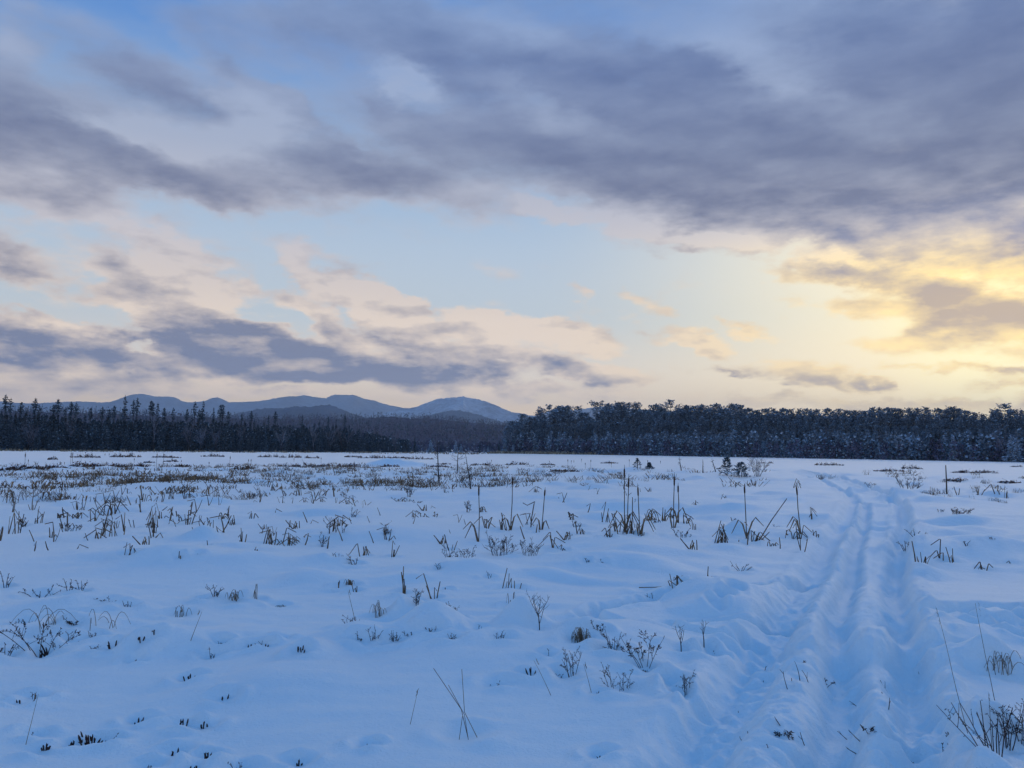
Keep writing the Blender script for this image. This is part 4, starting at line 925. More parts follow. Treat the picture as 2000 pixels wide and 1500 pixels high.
    ('reeds', 2.17, 18.62, 0.502, 0.263, 6, 0.0, 'tri', 'spired reed clump just left of the cattail cluster'),
    ('reeds', 1.84, 15.06, 0.174, 0.174, 5, 0.0, 'bent', 'fallen reed heap in front and left of the cattail cluster'),
    ('reeds', 2.13, 16.14, 0.311, 0.187, 6, 0.0, 'arch', 'looping reed clump just in front of the cattail cluster'),
    ('reeds', 2.29, 15.91, 0.43, 0.41, 13, 0.0, 'tri', 'dense reed base just in front of the cattail cluster'),
    ('reeds', 2.52, 15.74, 0.284, 0.203, 5, 0.0, 'std', 'slanting reed clump in front of the cattail cluster'),
    ('reeds', 3.3, 19.33, 0.412, 0.337, 8, 0.0, 'arch', 'shaggy drooping reed clump just right of the cattail cluster'),
    ('reeds', 3.37, 18.77, 0.146, 0.17, 3, 0.0, 'arch', 'small drooping reed clump just in front and left of the pair of cattails'),
    ('reeds', 3.65, 19.32, 0.351, 0.113, 4, 0.0, 'tri', 'narrow reed spike just in front and left of the pair of cattails'),
    ('reeds', 4.1, 20.69, 0.269, 0.161, 4, 0.0, 'bent', 'folded reed clump right of the cattail cluster'),
    ('reeds', 4.04, 18.73, 0.281, 0.232, 6, 0.0, 'arch', 'drooping straw tuft just in front and right of the pair of cattails'),
    ('reeds', 0.74, 14.11, 0.279, 0.081, 4, 0.0, 'bent', 'tall folded reed loop right of the long low thicket'),
    ('reeds', 0.87, 14.02, 0.107, 0.134, 3, 0.0, 'arch', 'low looped reed right of the long low thicket'),
    ('reeds', -0.99, 13.62, 0.287, 0.165, 3, 0.0, 'std', 'tall slender leaning reed left of the long low thicket'),
    ('reeds', 3.98, 15.39, 0.446, 0.344, 16, 0.0, 'tri', 'thick bristling reed clump in front and left of the cattail by the leaning stick'),
    ('reeds', 3.83, 16.96, 0.155, 0.1, 3, 0.0, 'tri', 'small reed point just behind and left of the thick bristling reeds'),
    ('reeds', 4.77, 17.28, 0.297, 0.343, 9, 0.0, 'arch', 'looping reed thicket just behind and right of the thick bristling reeds'),
    ('reeds', 4.7, 15.74, 0.23, 0.157, 6, 0.0, 'bent', 'crumpled reed base just right of the thick bristling reeds'),
    ('reeds', 4.35, 15.54, 0.072, 0.062, 2, 0.0, 'stub', 'tiny dark reed stub just right of the thick bristling reeds'),
    ('reeds', 4.9, 15.24, 0.153, 0.153, 4, 0.0, 'arch', 'hooked bent reed right of the thick bristling reeds'),
    ('reeds', 4.96, 15.83, 0.211, 0.359, 2, 0.0, 'fallen', 'long fallen reed lying over right of the thick bristling reeds'),
    ('reeds', 4.9, 14.79, 0.218, 0.03, 1, 0.0, 'stub', 'thin lone reed in front and left of the cattail nearest the track'),
    ('reeds', 5.61, 16.18, 0.294, 0.087, 2, 0.0, 'arch', 'single hooked blade just in front of the cattail nearest the track'),
    ('reeds', 5.6, 16.45, 0.122, 0.089, 2, 0.0, 'stub', 'short reed pegs just in front and left of the cattail nearest the track'),
    ('reeds', 5.74, 16.18, 0.317, 0.219, 5, 0.0, 'bent', 'square bent reed frame just in front of the cattail nearest the track'),
    ('reeds', 5.06, 14.15, 0.287, 0.124, 4, 0.0, 'std', 'split upright reed in front of the cattail nearest the track'),
    ('reeds', 7.4, 19.93, 0.325, 0.149, 3, 0.0, 'bent', 'folded single reed just right of the cattail nearest the track'),
    ('reeds', 6.16, 16.39, 0.156, 0.156, 3, 0.0, 'bent', 'small bent straw just in front and right of the cattail nearest the track'),
    ('reeds', 13.35, 37.77, 0.434, 0.612, 6, 0.0, 'tri', 'reed tuft behind the cattail nearest the track'),
    ('reeds', 17.95, 32.56, 0.308, 0.616, 6, 0.0, 'std', 'low reed row just right of the thick post like stalk'),
    ('reeds', 17.37, 33.51, 0.289, 0.409, 5, 0.0, 'std', 'small reed tuft just right of the brushy row right of the track'),
    ('reeds', 18.21, 31.59, 0.325, 0.604, 6, 0.0, 'std', 'reed row just right of the thick post like stalk'),
    ('reeds', 18.87, 31.35, 0.326, 0.513, 4, 0.0, 'bent', 'reeds with a slanting straw right of the thick post like stalk'),
    ('reeds', 18.65, 30.51, 0.342, 0.182, 5, 0.0, 'tri', 'dense reed stook right of the thick post like stalk'),
    ('reeds', 6.44, 12.76, 0.346, 0.2, 8, 0.0, 'stub', 'splintered reed clump well in front of the brushy row right of the track'),
    ('reeds', 6.89, 13.01, 0.338, 0.15, 3, 0.0, 'bent', 'upright reed with a bent top just right of the splintered reeds'),
    ('reeds', 7.0, 12.92, 0.253, 0.225, 4, 0.0, 'std', 'splayed dark reed pair just right of the splintered reeds'),
    ('reeds', 7.26, 12.48, 0.138, 0.156, 4, 0.0, 'bent', 'crumpled dark reed right of the splintered reeds'),
    ('reeds', 7.89, 12.91, 0.077, 0.125, 2, 0.0, 'arch', 'tiny looped reed right of the splintered reeds'),
    ('reeds', -2.07, 9.85, 0.09, 0.051, 3, 0.0, 'stub', 'pair of pegs left of the tall broken reed stub'),
    ('reeds', -1.82, 9.7, 0.113, 0.069, 3, 0.0, 'std', 'split reed pair left of the tall broken reed stub'),
    ('reeds', -1.22, 9.45, 0.322, 0.103, 7, 0.0, 'stub', 'tall broken reed stub behind the twig covered snow mound'),
    ('reeds', -0.85, 9.21, 0.295, 0.094, 4, 0.0, 'std', 'crossed tall reeds just right of the tall broken reed stub'),
    ('reeds', -0.01, 9.92, 0.265, 0.234, 7, 0.0, 'tri', 'collapsed reed tripod behind and left of the bare forked sapling'),
    ('reeds', 1.97, 9.77, 0.159, 0.191, 6, 0.0, 'bent', 'short reed stub with drooping straw behind the two forked saplings'),
    ('reeds', 1.79, 10.06, 0.046, 0.417, 1, 0.0, 'fallen', 'straw lying flat on the snow just left of the reed stub with a fallen straw'),
    ('reeds', 2.74, 11.24, 0.206, 0.059, 3, 0.0, 'stub', 'stout dark reed stump right of the reed stub with a fallen straw'),
    ('reeds', -0.77, 9.72, 0.043, 0.019, 1, 0.0, 'stub', 'tiny reed peg right of the tall broken reed stub'),
    ('shrub', -0.76, 11.91, 0.274, 0.547, 14, 0.0, '', 'long low bare thicket left of the long low thicket'),
    ('shrub', -0.15, 13.19, 0.353, 0.504, 14, 0.0, '', 'tall bushy part of the low thicket behind the collapsed reed tripod'),
    ('shrub', 0.31, 13.1, 0.317, 0.384, 9, 0.0, '', 'curving bare shrub just right of the long low thicket'),
    ('shrub', -0.94, 10.76, 0.138, 0.089, 4, 0.0, '', 'small forked twig behind and right of the tall broken reed stub'),
    ('shrub', 1.16, 12.22, 0.109, 0.117, 4, 0.0, '', 'small twig tuft right of the collapsed reed tripod'),
    ('shrub', 1.38, 12.24, 0.11, 0.055, 2, 0.0, '', 'tiny forked twig left of the reed stub with a fallen straw'),
    ('shrub', -3.55, 28.23, 0.399, 0.344, 6, 0.0, '', 'pale fine twigged shrub in front and left of the tall dead sapling'),
    ('shrub', -2.28, 14.8, 0.229, 0.124, 6, 0.0, '', 'upright pale twig bunch behind the tall broken reed stub'),
    ('shrub', -1.21, 22.61, 0.346, 0.216, 4, 0.0, '', 'thin curving twig just behind and left of the westernmost tall cattail'),
    ('shrub', 1.38, 17.0, 0.152, 0.217, 7, 0.0, '', 'pale twig tuft right of the short third cattail'),
    ('shrub', -8.92, 16.46, 0.215, 0.453, 8, 0.0, '', 'low brown shrub right of the westernmost big reed clump'),
    ('shrub', -10.65, 17.76, 0.198, 0.211, 5, 0.0, '', 'low grey shrub just behind and left of the westernmost big reed clump'),
    ('shrub', -8.3, 26.12, 0.244, 0.349, 7, 0.0, '', 'fine pale shrub behind the teepee shaped reeds'),
    ('shrub', -5.73, 27.84, 0.181, 0.272, 5, 0.0, '', 'small dark shrub well behind and right of the teepee shaped reeds'),
    ('shrub', -3.59, 18.53, 0.24, 0.24, 3, 0.0, '', 'open forked twig right of the teepee shaped reeds'),
    ('shrub', 11.46, 20.73, 0.272, 0.573, 10, 0.0, '', 'low bristly shrub in front of the thick post like stalk'),
    ('shrub', 11.73, 22.12, 0.128, 0.223, 4, 0.0, '', 'tiny bristly shrub just in front of the thick post like stalk'),
    ('shrub', 17.92, 36.34, 0.619, 1.394, 12, 0.0, '', 'brushy shrub row left of the thick post like stalk'),
    ('shrub', 17.84, 40.08, 0.279, 0.726, 6, 0.0, '', 'low dark shrub left of the brushy row right of the track'),
    ('shrub', 7.72, 13.77, 0.131, 0.131, 3, 0.0, '', 'small spread twig right of the splintered reeds'),
    ('shrub', 8.24, 13.9, 0.093, 0.103, 3, 0.0, '', 'tiny dark twig right of the splintered reeds'),
    ('shrub', -1.88, 34.15, 0.392, 0.523, 7, 0.0, '', 'leafy low shrub behind the westernmost tall cattail'),
    ('shrub', -0.93, 8.2, 0.189, 0.105, 6, 0.0, '', 'plume shaped twig behind the twig covered snow mound'),
    ('shrub', -1.48, 7.7, 0.18, 0.16, 7, 0.0, '', 'grassy twig tuft behind and right of the lone dark stub'),
    ('shrub', -1.27, 6.94, 0.09, 0.058, 5, 0.0, '', 'dark budded twig right of the lone dark stub'),
    ('shrub', -1.14, 6.9, 0.134, 0.116, 6, 0.0, '', 'feathery bare twig left of the twig covered snow mound'),
    ('shrub', -0.97, 6.91, 0.12, 0.111, 7, 0.0, '', 'spiky low shrub just left of the twig covered snow mound'),
    ('shrub', -0.87, 7.01, 0.081, 0.09, 6, 0.0, '', 'dark low sprig just left of the twig covered snow mound'),
    ('shrub', -0.88, 7.96, 0.122, 0.143, 7, 0.0, '', 'brushy sprig on the mound just behind and left of the twig covered snow mound'),
    ('shrub', -0.68, 7.07, 0.077, 0.09, 5, 0.0, '', 'grey sprig in front of the tall broken reed stub'),
    ('shrub', -0.59, 8.18, 0.188, 0.115, 6, 0.0, '', 'tall budded sprig behind and right of the twig covered snow mound'),
    ('shrub', -0.48, 6.87, 0.088, 0.066, 6, 0.0, '', 'dark red sprig just right of the twig covered snow mound'),
    ('shrub', -0.82, 8.0, 0.102, 0.026, 2, 0.0, '', 'single twig in front and right of the tall broken reed stub'),
    ('shrub', -0.26, 7.14, 0.091, 0.064, 2, 0.0, '', 'small V shaped twig right of the twig covered snow mound'),
    ('shrub', -0.08, 6.89, 0.097, 0.097, 6, 0.0, '', 'twig tuft on a snow dome in front and left of the bare forked sapling'),
    ('shrub', -0.27, 10.44, 0.133, 0.073, 2, 0.0, '', 'hooked twin twig just behind and left of the collapsed reed tripod'),
    ('shrub', 0.84, 6.68, 0.266, 0.129, 5, 0.0, '', 'tall narrow forked shrub just left of the dark reddish shrub'),
    ('shrub', 0.77, 6.65, 0.094, 0.077, 4, 0.0, '', 'small twig left of the dark reddish shrub'),
    ('shrub', 0.46, 6.02, 0.223, 0.177, 6, 0.0, '', 'branching bare shrub left of the many stemmed bare shrub'),
    ('shrub', 0.37, 6.1, 0.066, 0.058, 3, 0.0, '', 'pair of small twigs left of the many stemmed bare shrub'),
    ('shrub', 0.78, 5.83, 0.187, 0.247, 8, 0.0, '', 'wide many stemmed bare shrub in front and left of the dark reddish shrub'),
    ('shrub', 0.31, 6.49, 0.091, 0.012, 1, 0.0, '', 'lone twig left of the dome shaped grass tussock'),
    ('shrub', -0.11, 5.93, 0.053, 0.113, 3, 0.0, '', 'three tiny twigs behind and right of the crossed grass stalks'),
    ('shrub', 1.63, 9.52, 0.098, 0.123, 3, 0.0, '', 'small forked twig just in front and left of the reed stub with a fallen straw'),
    ('shrub', 1.25, 5.83, 0.182, 0.084, 4, 0.0, '', 'V shaped bare twig right of the many stemmed bare shrub'),
    ('shrub', 1.26, 5.72, 0.041, 0.03, 3, 0.0, '', 'small twig stub right of the many stemmed bare shrub'),
    ('shrub', 1.25, 5.49, 0.029, 0.022, 2, 0.0, '', 'tiny twig right of the many stemmed bare shrub'),
    ('shrub', -3.88, 7.25, 0.12, 0.052, 2, 0.0, '', 'thin forked twig right of the big leafy shrub'),
    ('shrub', -3.73, 7.36, 0.084, 0.105, 6, 0.0, '', 'dark low sprig right of the big leafy shrub'),
    ('shrub', -3.79, 7.24, 0.047, 0.094, 4, 0.0, '', 'low twig row right of the big leafy shrub'),
    ('shrub', -3.5, 6.96, 0.069, 0.099, 6, 0.0, '', 'pale twig tuft right of the big leafy shrub'),
    ('shrub', -3.97, 8.52, 0.108, 0.12, 3, 0.0, '', 'little bare twig right of the nodding leafy sprig'),
    ('shrub', -3.2, 8.88, 0.144, 0.12, 7, 0.0, '', 'twig tuft on a rise well in front and left of the teepee shaped reeds'),
    ('shrub', -3.34, 8.9, 0.073, 0.085, 3, 0.0, '', 'tiny twig well in front and left of the teepee shaped reeds'),
    ('shrub', -2.44, 6.75, 0.119, 0.059, 4, 0.0, '', 'budded twig left of the lone dark stub'),
    ('shrub', -2.47, 6.98, 0.075, 0.038, 2, 0.0, '', 'little fork twig left of the lone dark stub'),
    ('shrub', -2.4, 6.96, 0.075, 0.028, 2, 0.0, '', 'second little fork twig left of the lone dark stub'),
    ('shrub', -2.1, 6.95, 0.083, 0.028, 2, 0.0, '', 'thin twig left of the lone dark stub'),
    ('shrub', -1.97, 7.07, 0.065, 0.037, 2, 0.0, '', 'tiny fork twig behind and left of the lone dark stub'),
    ('shrub', -2.45, 11.58, 0.106, 0.166, 6, 0.0, '', 'low pale twig tuft left of the tall broken reed stub'),
    ('shrub', -2.19, 11.38, 0.162, 0.177, 6, 0.0, '', 'dark leafy twig tuft behind and left of the tall broken reed stub'),
    ('shrub', -2.39, 4.96, 0.091, 0.06, 3, 0.0, '', 'upright forked twig just right of the bristly dark tuft'),
    ('shrub', -3.33, 5.8, 0.094, 0.077, 3, 0.0, '', 'budded twig well behind and left of the bristly dark tuft'),
    ('shrub', -1.97, 4.57, 0.07, 0.063, 4, 0.0, '', 'low slanting twig right of the bristly dark tuft'),
    ('shrub', -1.48, 4.54, 0.091, 0.073, 5, 0.0, '', 'dark upright sprig in front and right of the twin dark stubs'),
    ('shrub', -2.88, 5.04, 0.067, 0.044, 2, 0.0, '', 'thin curved twig left of the bristly dark tuft'),
    ('shrub', 2.71, 5.04, 0.131, 0.131, 4, 0.0, '', 'fan of bare twigs behind and left of the big bare corner shrub'),
    ('shrub', 2.79, 5.4, 0.046, 0.062, 3, 0.0, '', 'small broken twig left of the big bare corner shrub'),
    ('shrub', 2.53, 4.76, 0.069, 0.048, 3, 0.0, '', 'bent small sprig left of the big bare corner shrub'),
    ('shrub', 2.45, 4.63, 0.067, 0.1, 3, 0.0, '', 'low pointing sprig left of the big bare corner shrub'),
    ('shrub', 2.23, 3.94, 0.058, 0.052, 4, 0.0, '', 'dark twig at the frame bottom in front of the big bare corner shrub'),
    ('shrub', 2.75, 4.56, 0.285, 0.102, 5, 0.0, '', 'tall wand like shrub just right of the big bare corner shrub'),
    ('shrub', 2.84, 4.59, 0.193, 0.089, 6, 0.0, '', 'dense twiggy shrub at the frame edge just right of the big bare corner shrub'),
    ('shrub', 6.23, 18.99, 0.102, 0.216, 4, 0.0, '', 'tiny leafy sprig just left of the cattail nearest the track'),
    ('shrub', 3.35, 15.87, 0.176, 0.382, 7, 0.0, '', 'spreading dark twig left of the thick bristling reeds'),
    ('shrub', -3.31, 14.85, 0.349, 0.078, 2, 0.0, '', 'pale dry flower stalk right of the teepee shaped reeds'),
    ('shrub', -3.2, 14.91, 0.291, 0.078, 2, 0.0, '', 'short dry flower stalk right of the teepee shaped reeds'),
    ('shrub', -3.07, 14.89, 0.252, 0.077, 2, 0.0, '', 'dark dry flower stalk right of the teepee shaped reeds'),
    ('shrub', -3.25, 14.07, 0.257, 0.092, 3, 0.0, '', 'dry leafy stalk right of the teepee shaped reeds'),
    ('shrub', 10.32, 64.27, 0.332, 0.415, 4, 0.0, '', 'faint shrub behind the cattail cluster'),
    ('shrub', 2.45, 4.18, 0.358, 0.247, 10, 0.0, 'wand', 'big bare shrub with many long stems in the near corner'),
    ('leafy', -3.95, 6.86, 0.363, 0.393, 6, 0.0, '', 'big spreading shrub with dark leaf buds in front of the nodding leafy sprig'),
    ('leafy', -4.17, 6.8, 0.163, 0.132, 5, 0.0, '', 'leafy dark shrub cut by the frame edge just left of the big leafy shrub'),
    ('leafy', -5.33, 9.31, 0.15, 0.314, 5, 0.0, '', 'nodding leafy sprig behind the big leafy shrub'),
    ('leafy', -4.31, 8.56, 0.049, 0.305, 4, 0.0, '', 'leafy sprig lying on the snow right of the nodding leafy sprig'),
    ('leafy', -4.02, 7.54, 0.082, 0.082, 5, 0.0, '', 'dark leaf tuft behind and right of the big leafy shrub'),
    ('leafy', -4.69, 7.97, 0.059, 0.118, 4, 0.0, '', 'dark leaf clump under bent grass behind the big leafy shrub'),
    ('leafy', 0.76, 7.05, 0.09, 0.081, 4, 0.0, '', 'dark leafy sprig just behind and right of the dome shaped grass tussock'),
    ('leafy', 1.02, 6.35, 0.287, 0.18, 6, 0.0, '', 'dark reddish leafy shrub behind and right of the many stemmed bare shrub'),
    ('leafy', 1.04, 6.28, 0.049, 0.065, 5, 0.0, '', 'low dark leafy tuft behind and right of the many stemmed bare shrub'),
    ('leafy', 6.82, 14.04, 0.179, 0.179, 5, 0.0, '', 'dark leafy twig just behind and left of the splintered reeds'),
    ('leafy', 7.1, 14.23, 0.182, 0.263, 4, 0.0, '', 'pod bearing stalk just behind the splintered reeds'),
    ('leafy', 3.48, 12.27, 0.146, 0.195, 5, 0.0, '', 'tan and dark leaf bundle in front and right of the thick bristling reeds'),
    ('leafy', 2.27, 6.34, 0.03, 0.03, 2, 0.0, '', 'small dark dead leaf behind the upright track twigs'),
    ('leafy', 2.44, 6.36, 0.061, 0.104, 3, 0.0, '', 'dark leaf stick just behind and right of the upright track twigs'),
    ('leafy', 1.6, 4.82, 0.045, 0.052, 5, 0.0, '', 'small feathery leaf sprig in front of the upright track twigs'),
    ('leafy', 2.06, 4.73, 0.046, 0.03, 3, 0.0, '', 'little dark leaf sprig in front of the forked twig in the track'),
    ('leafy', 2.19, 4.69, 0.033, 0.053, 3, 0.0, '', 'tiny dark leaf bits in front and right of the forked twig in the track'),
    ('leafy', 2.23, 4.68, 0.026, 0.066, 3, 0.0, '', 'crooked little twig left of the big bare corner shrub'),
    ('leafy', -5.07, 9.41, 0.204, 0.082, 3, 0.0, '', 'dry pod stalk just right of the nodding leafy sprig'),
    ('leafy', -4.95, 9.44, 0.19, 0.054, 3, 0.0, '', 'slim dry pod stalk right of the nodding leafy sprig'),
    ('leafy', -5.91, 9.59, 0.244, 0.086, 3, 0.0, '', 'thin pod stalk at the frame edge left of the nodding leafy sprig'),
    ('leafy', -3.65, 26.43, 0.17, 0.306, 6, 0.0, '', 'green brown leaf clump in front and left of the tall dead sapling'),
    ('leafy', -2.93, 25.08, 0.129, 0.29, 4, 0.0, '', 'small dark leaf pair in front and left of the tall dead sapling'),
    ('leafy', 3.38, 36.93, 0.165, 0.307, 6, 0.0, '', 'small green conifer tip behind and left of the cattail cluster'),
    ('leafy', 6.47, 49.41, 0.381, 0.603, 7, 0.0, '', 'low bushy evergreen tip behind the cattail cluster'),
    ('stubs', -2.37, 6.11, 0.054, 0.079, 5, 0.0, '', 'fan of dark stubs behind the twin dark stubs'),
    ('stubs', -3.07, 6.83, 0.043, 0.052, 4, 0.0, '', 'dark stub bunch well right of the big leafy shrub'),
    ('stubs', -2.99, 6.9, 0.043, 0.024, 2, 0.0, '', 'thin stub pair well right of the big leafy shrub'),
    ('stubs', -2.17, 6.9, 0.037, 0.065, 4, 0.0, '', 'low dark stub bunch left of the lone dark stub'),
    ('stubs', -2.05, 6.9, 0.037, 0.032, 3, 0.0, '', 'tiny stub bunch left of the lone dark stub'),
    ('stubs', -1.64, 6.46, 0.047, 0.064, 5, 0.0, '', 'lone dark stub bunch well left of the twig covered snow mound'),
    ('stubs', -1.94, 5.64, 0.027, 0.057, 4, 0.0, '', 'flat dark stub behind the twin dark stubs'),
    ('stubs', -3.0, 6.61, 0.023, 0.023, 2, 0.0, '', 'tiny dark stub well right of the big leafy shrub'),
    ('stubs', -3.35, 5.65, 0.025, 0.021, 2, 0.0, '', 'tiny dark stub well behind and left of the bristly dark tuft'),
    ('stubs', -2.38, 5.32, 0.041, 0.045, 4, 0.0, '', 'dark stub bunch behind and right of the bristly dark tuft'),
    ('stubs', -2.06, 5.23, 0.057, 0.054, 4, 0.0, '', 'leaning stub bunch just behind and left of the twin dark stubs'),
    ('stubs', -1.91, 5.2, 0.039, 0.064, 4, 0.0, '', 'twin dark stubs well right of the bristly dark tuft'),
    ('stubs', -2.49, 4.93, 0.081, 0.127, 13, 0.0, '', 'bristly dark stub tuft well left of the twin dark stubs'),
    ('stubs', -2.56, 4.87, 0.042, 0.042, 4, 0.0, '', 'dark stub bunch just left of the bristly dark tuft'),
    ('stubs', -2.66, 4.78, 0.031, 0.056, 5, 0.0, '', 'low stub row left of the bristly dark tuft'),
    ('stubs', -1.7, 4.69, 0.038, 0.045, 4, 0.0, '', 'dark stub bunch in front of the twin dark stubs'),
    ('stubs', -1.93, 4.82, 0.033, 0.066, 5, 0.0, '', 'scattered stub group in front and left of the twin dark stubs'),
    ('stubs', -1.73, 4.51, 0.04, 0.117, 7, 0.0, '', 'stub row at the frame bottom in front of the twin dark stubs'),
    ('stubs', -1.16, 4.62, 0.021, 0.03, 3, 0.0, '', 'tiny stub bunch well right of the twin dark stubs'),
    ('stubs', -3.89, 6.96, 0.112, 0.071, 5, 0.0, '', 'dark upright stub bunch just right of the big leafy shrub'),
    ('stubs', -3.93, 6.91, 0.076, 0.061, 3, 0.0, '', 'leaning stub pair just in front and right of the big leafy shrub'),
    ('stubs', -3.32, 6.87, 0.063, 0.058, 4, 0.0, '', 'dark stub bunch right of the big leafy shrub'),
    ('stubs', 0.16, 6.08, 0.07, 0.039, 5, 0.0, '', 'upright dark stub bunch in front and left of the dome shaped grass tussock'),
    ('stubs', 0.62, 5.71, 0.022, 0.033, 3, 0.0, '', 'tiny stub trio just left of the many stemmed bare shrub'),
    ('stubs', -0.83, 4.85, 0.016, 0.013, 2, 0.0, '', 'tiny dark speck of a stub well left of the crossed grass stalks'),
    ('stubs', 0.52, 4.73, 0.012, 0.024, 3, 0.0, '', 'tiny dark leaf stub well in front of the many stemmed bare shrub'),
    ('sapling', 0.26, 7.25, 0.323, 0.259, 7, 0.0, '', 'bare forked sapling on the snow in mid marsh'),
    ('sapling', 1.42, 6.81, 0.231, 0.124, 4, 0.0, '', 'wide forked bare sapling nearer the reddish shrub'),
    ('sapling', 1.65, 6.98, 0.238, 0.073, 3, 0.0, '', 'slim bare sapling with a forked top near the old footpath'),
    ('dead', -3.53, 39.49, 2.02, 0.657, 8, -0.05, '', 'tall dead sapling with few side twigs in the far marsh'),
    ('dead', -3.88, 58.13, 2.152, 1.484, 8, 0.02, '', 'dead sapling with level side branches in the far marsh'),
    ('dead', -1.67, 33.83, 1.489, 0.518, 8, -0.17, '', 'crooked leaning dead sapling in the far marsh'),
    ('dead', 13.08, 62.1, 1.132, 0.566, 8, -0.14, '', 'thin leaning dead sapling before the right wood'),
    ('dead', 13.61, 57.34, 1.051, 0.225, 8, 0.0, '', 'straight thin dead pole before the right wood'),
    ('dead', 14.51, 57.05, 1.125, 0.45, 8, -0.3, '', 'slanting dead stem beside the dark conifers'),
    ('conifer', 13.66, 51.14, 1.18, 1.214, 1, 0.0, '', 'taller bushy dark conifer on the marsh before the right wood'),
    ('conifer', 14.41, 50.59, 0.905, 1.206, 2, 0.0, '', 'lower leaning dark conifer on the marsh before the right wood'),
    ('conifer', 9.73, 62.29, 0.883, 0.602, 3, 0.0, 'thin', 'sparse little conifer on the pond edge'),
    ('conifer', 11.18, 65.49, 0.55, 0.592, 4, 0.0, '', 'lowest bushy conifer on the pond edge'),
    ('shrub', 15.48, 50.76, 1.285, 1.217, 14, 0.0, '', 'bare rounded shrub beside the two dark conifers'),
    ('grass', 2.49, 4.48, 0.669, 0.01, 1, -0.24, '', 'very long thin grass stalk leaning over the corner shrub'),
    ('grass', 3.31, 5.62, 0.661, 0.012, 1, -0.14, '', 'tall thin grass stalk rising behind the corner shrub'),
    ('grass', 0.58, 5.74, 0.199, 0.011, 1, -0.26, '', 'thin grass stalk beside the many stemmed shrub'),
    ('grass', 0.3, 5.66, 0.238, 0.011, 1, -0.48, '', 'thin slanting grass stalk in front of the dark stub bunch'),
    ('grass', -0.62, 5.15, 0.208, 0.01, 1, 0.24, '', 'single thin slanting grass stalk left of the crossed stalks'),
    ('grass', -2.82, 4.84, 0.289, 0.011, 1, 0.16, '', 'long thin grass stalk above the low stubs'),
    ('grass', -2.69, 6.91, 0.245, 0.014, 1, 0.29, '', 'thin curved grass stalk on the open snow'),
    ('grass', 2.51, 4.31, 0.286, 0.01, 1, -0.02, '', 'thin upright grass beside the corner shrub'),
    ('grass', -1.5, 8.0, 0.301, 0.016, 1, -0.24, '', 'thin grass stalk behind the feathery twig'),
    ('crossed', -0.27, 5.02, 0.41, 0.224, 4, 0.0, '', 'bundle of crossed grass stalks broken low on open snow'),
    ('tuft', 0.6, 6.89, 0.159, 0.185, 48, 0.0, '', 'dome shaped tussock of dry arching grass'),
    ('tuft', 3.79, 6.35, 0.188, 0.349, 17, 0.0, '', 'spray of dark arching grass right of the track'),
    ('tuft', -4.21, 7.49, 0.208, 0.656, 9, 0.0, '', 'wispy arching grass behind the big leafy shrub'),
    ('tuft', -3.75, 7.6, 0.183, 0.54, 6, 0.0, '', 'faint arching grass wisps on a low snow rise'),
    ('tuft', -2.99, 8.83, 0.143, 0.238, 14, 0.0, '', 'fine pale grass wisps by the twig tuft'),
    ('tuft', -2.78, 8.96, 0.191, 0.072, 6, 0.0, '', 'upright faint grass wisps'),
    ('tuft', -2.46, 8.83, 0.058, 0.175, 10, 0.0, '', 'low curved grass wisp'),
    ('tuft', -1.95, 9.95, 0.097, 0.103, 22, 0.0, '', 'tan grass tuft beside the reed pegs'),
    ('tuft', -1.31, 8.2, 0.212, 0.159, 9, 0.0, '', 'thin arching grass behind the feathery twig'),
    ('tuft', -3.35, 8.31, 0.148, 0.228, 8, 0.0, '', 'sparse folded grass wisps'),
    ('tuft', 2.34, 11.2, 0.146, 0.219, 16, 0.0, '', 'round arching tuft behind the fallen straw'),
    ('tuft', 0.02, 8.93, 0.193, 0.08, 5, 0.0, '', 'faint grass blades behind the snow dome'),
    ('twig', 1.94, 5.74, 0.131, 0.015, 2, -0.35, '', 'long twig leaning left just left of the upright track twigs'),
    ('twig', 2.12, 6.85, 0.059, 0.018, 1, 0.1, '', 'thin upright twig left of the upright track twigs'),
    ('twig', 1.96, 6.35, 0.034, 0.017, 1, -0.3, '', 'short twig leaning left left of the upright track twigs'),
    ('twig', 2.09, 5.92, 0.152, 0.016, 2, -0.32, '', 'long twig leaning left just behind and left of the upright track twigs'),
    ('twig', 2.15, 5.9, 0.124, 0.016, 2, -0.25, '', 'long twig leaning left left of the forked twig in the track'),
    ('twig', 2.0, 5.84, 0.039, 0.016, 1, 0.05, '', 'short upright twig just behind and left of the upright track twigs'),
    ('twig', 2.66, 6.42, 0.12, 0.018, 1, 0.85, '', 'long twig leaning right just behind the forked twig in the track'),
    ('twig', 2.49, 5.88, 0.146, 0.016, 2, 0.55, '', 'long twig leaning right right of the upright track twigs'),
    ('twig', 2.86, 6.19, 0.13, 0.017, 1, -0.6, '', 'long twig leaning left behind and right of the forked twig in the track'),
    ('twig', 2.56, 6.06, 0.059, 0.017, 1, -1.1, '', 'thin twig leaning left right of the upright track twigs'),
    ('twig', 2.52, 5.5, 0.085, 0.015, 1, 0.45, '', 'thin twig leaning right just right of the forked twig in the track'),
    ('twig', 3.35, 6.77, 0.072, 0.019, 1, 0.5, '', 'thin twig leaning right behind and right of the forked twig in the track'),
    ('twig', 2.64, 5.83, 0.029, 0.016, 1, -0.4, '', 'short twig leaning left just behind and right of the forked twig in the track'),
    ('twig', 1.62, 4.91, 0.066, 0.013, 1, -0.85, '', 'thin twig leaning left in front and left of the upright track twigs'),
    ('twig', 1.63, 4.79, 0.09, 0.013, 1, -0.4, '', 'long twig leaning left in front of the upright track twigs'),
    ('twig', 1.72, 4.8, 0.104, 0.013, 2, -0.45, '', 'long twig leaning left in front and left of the forked twig in the track'),
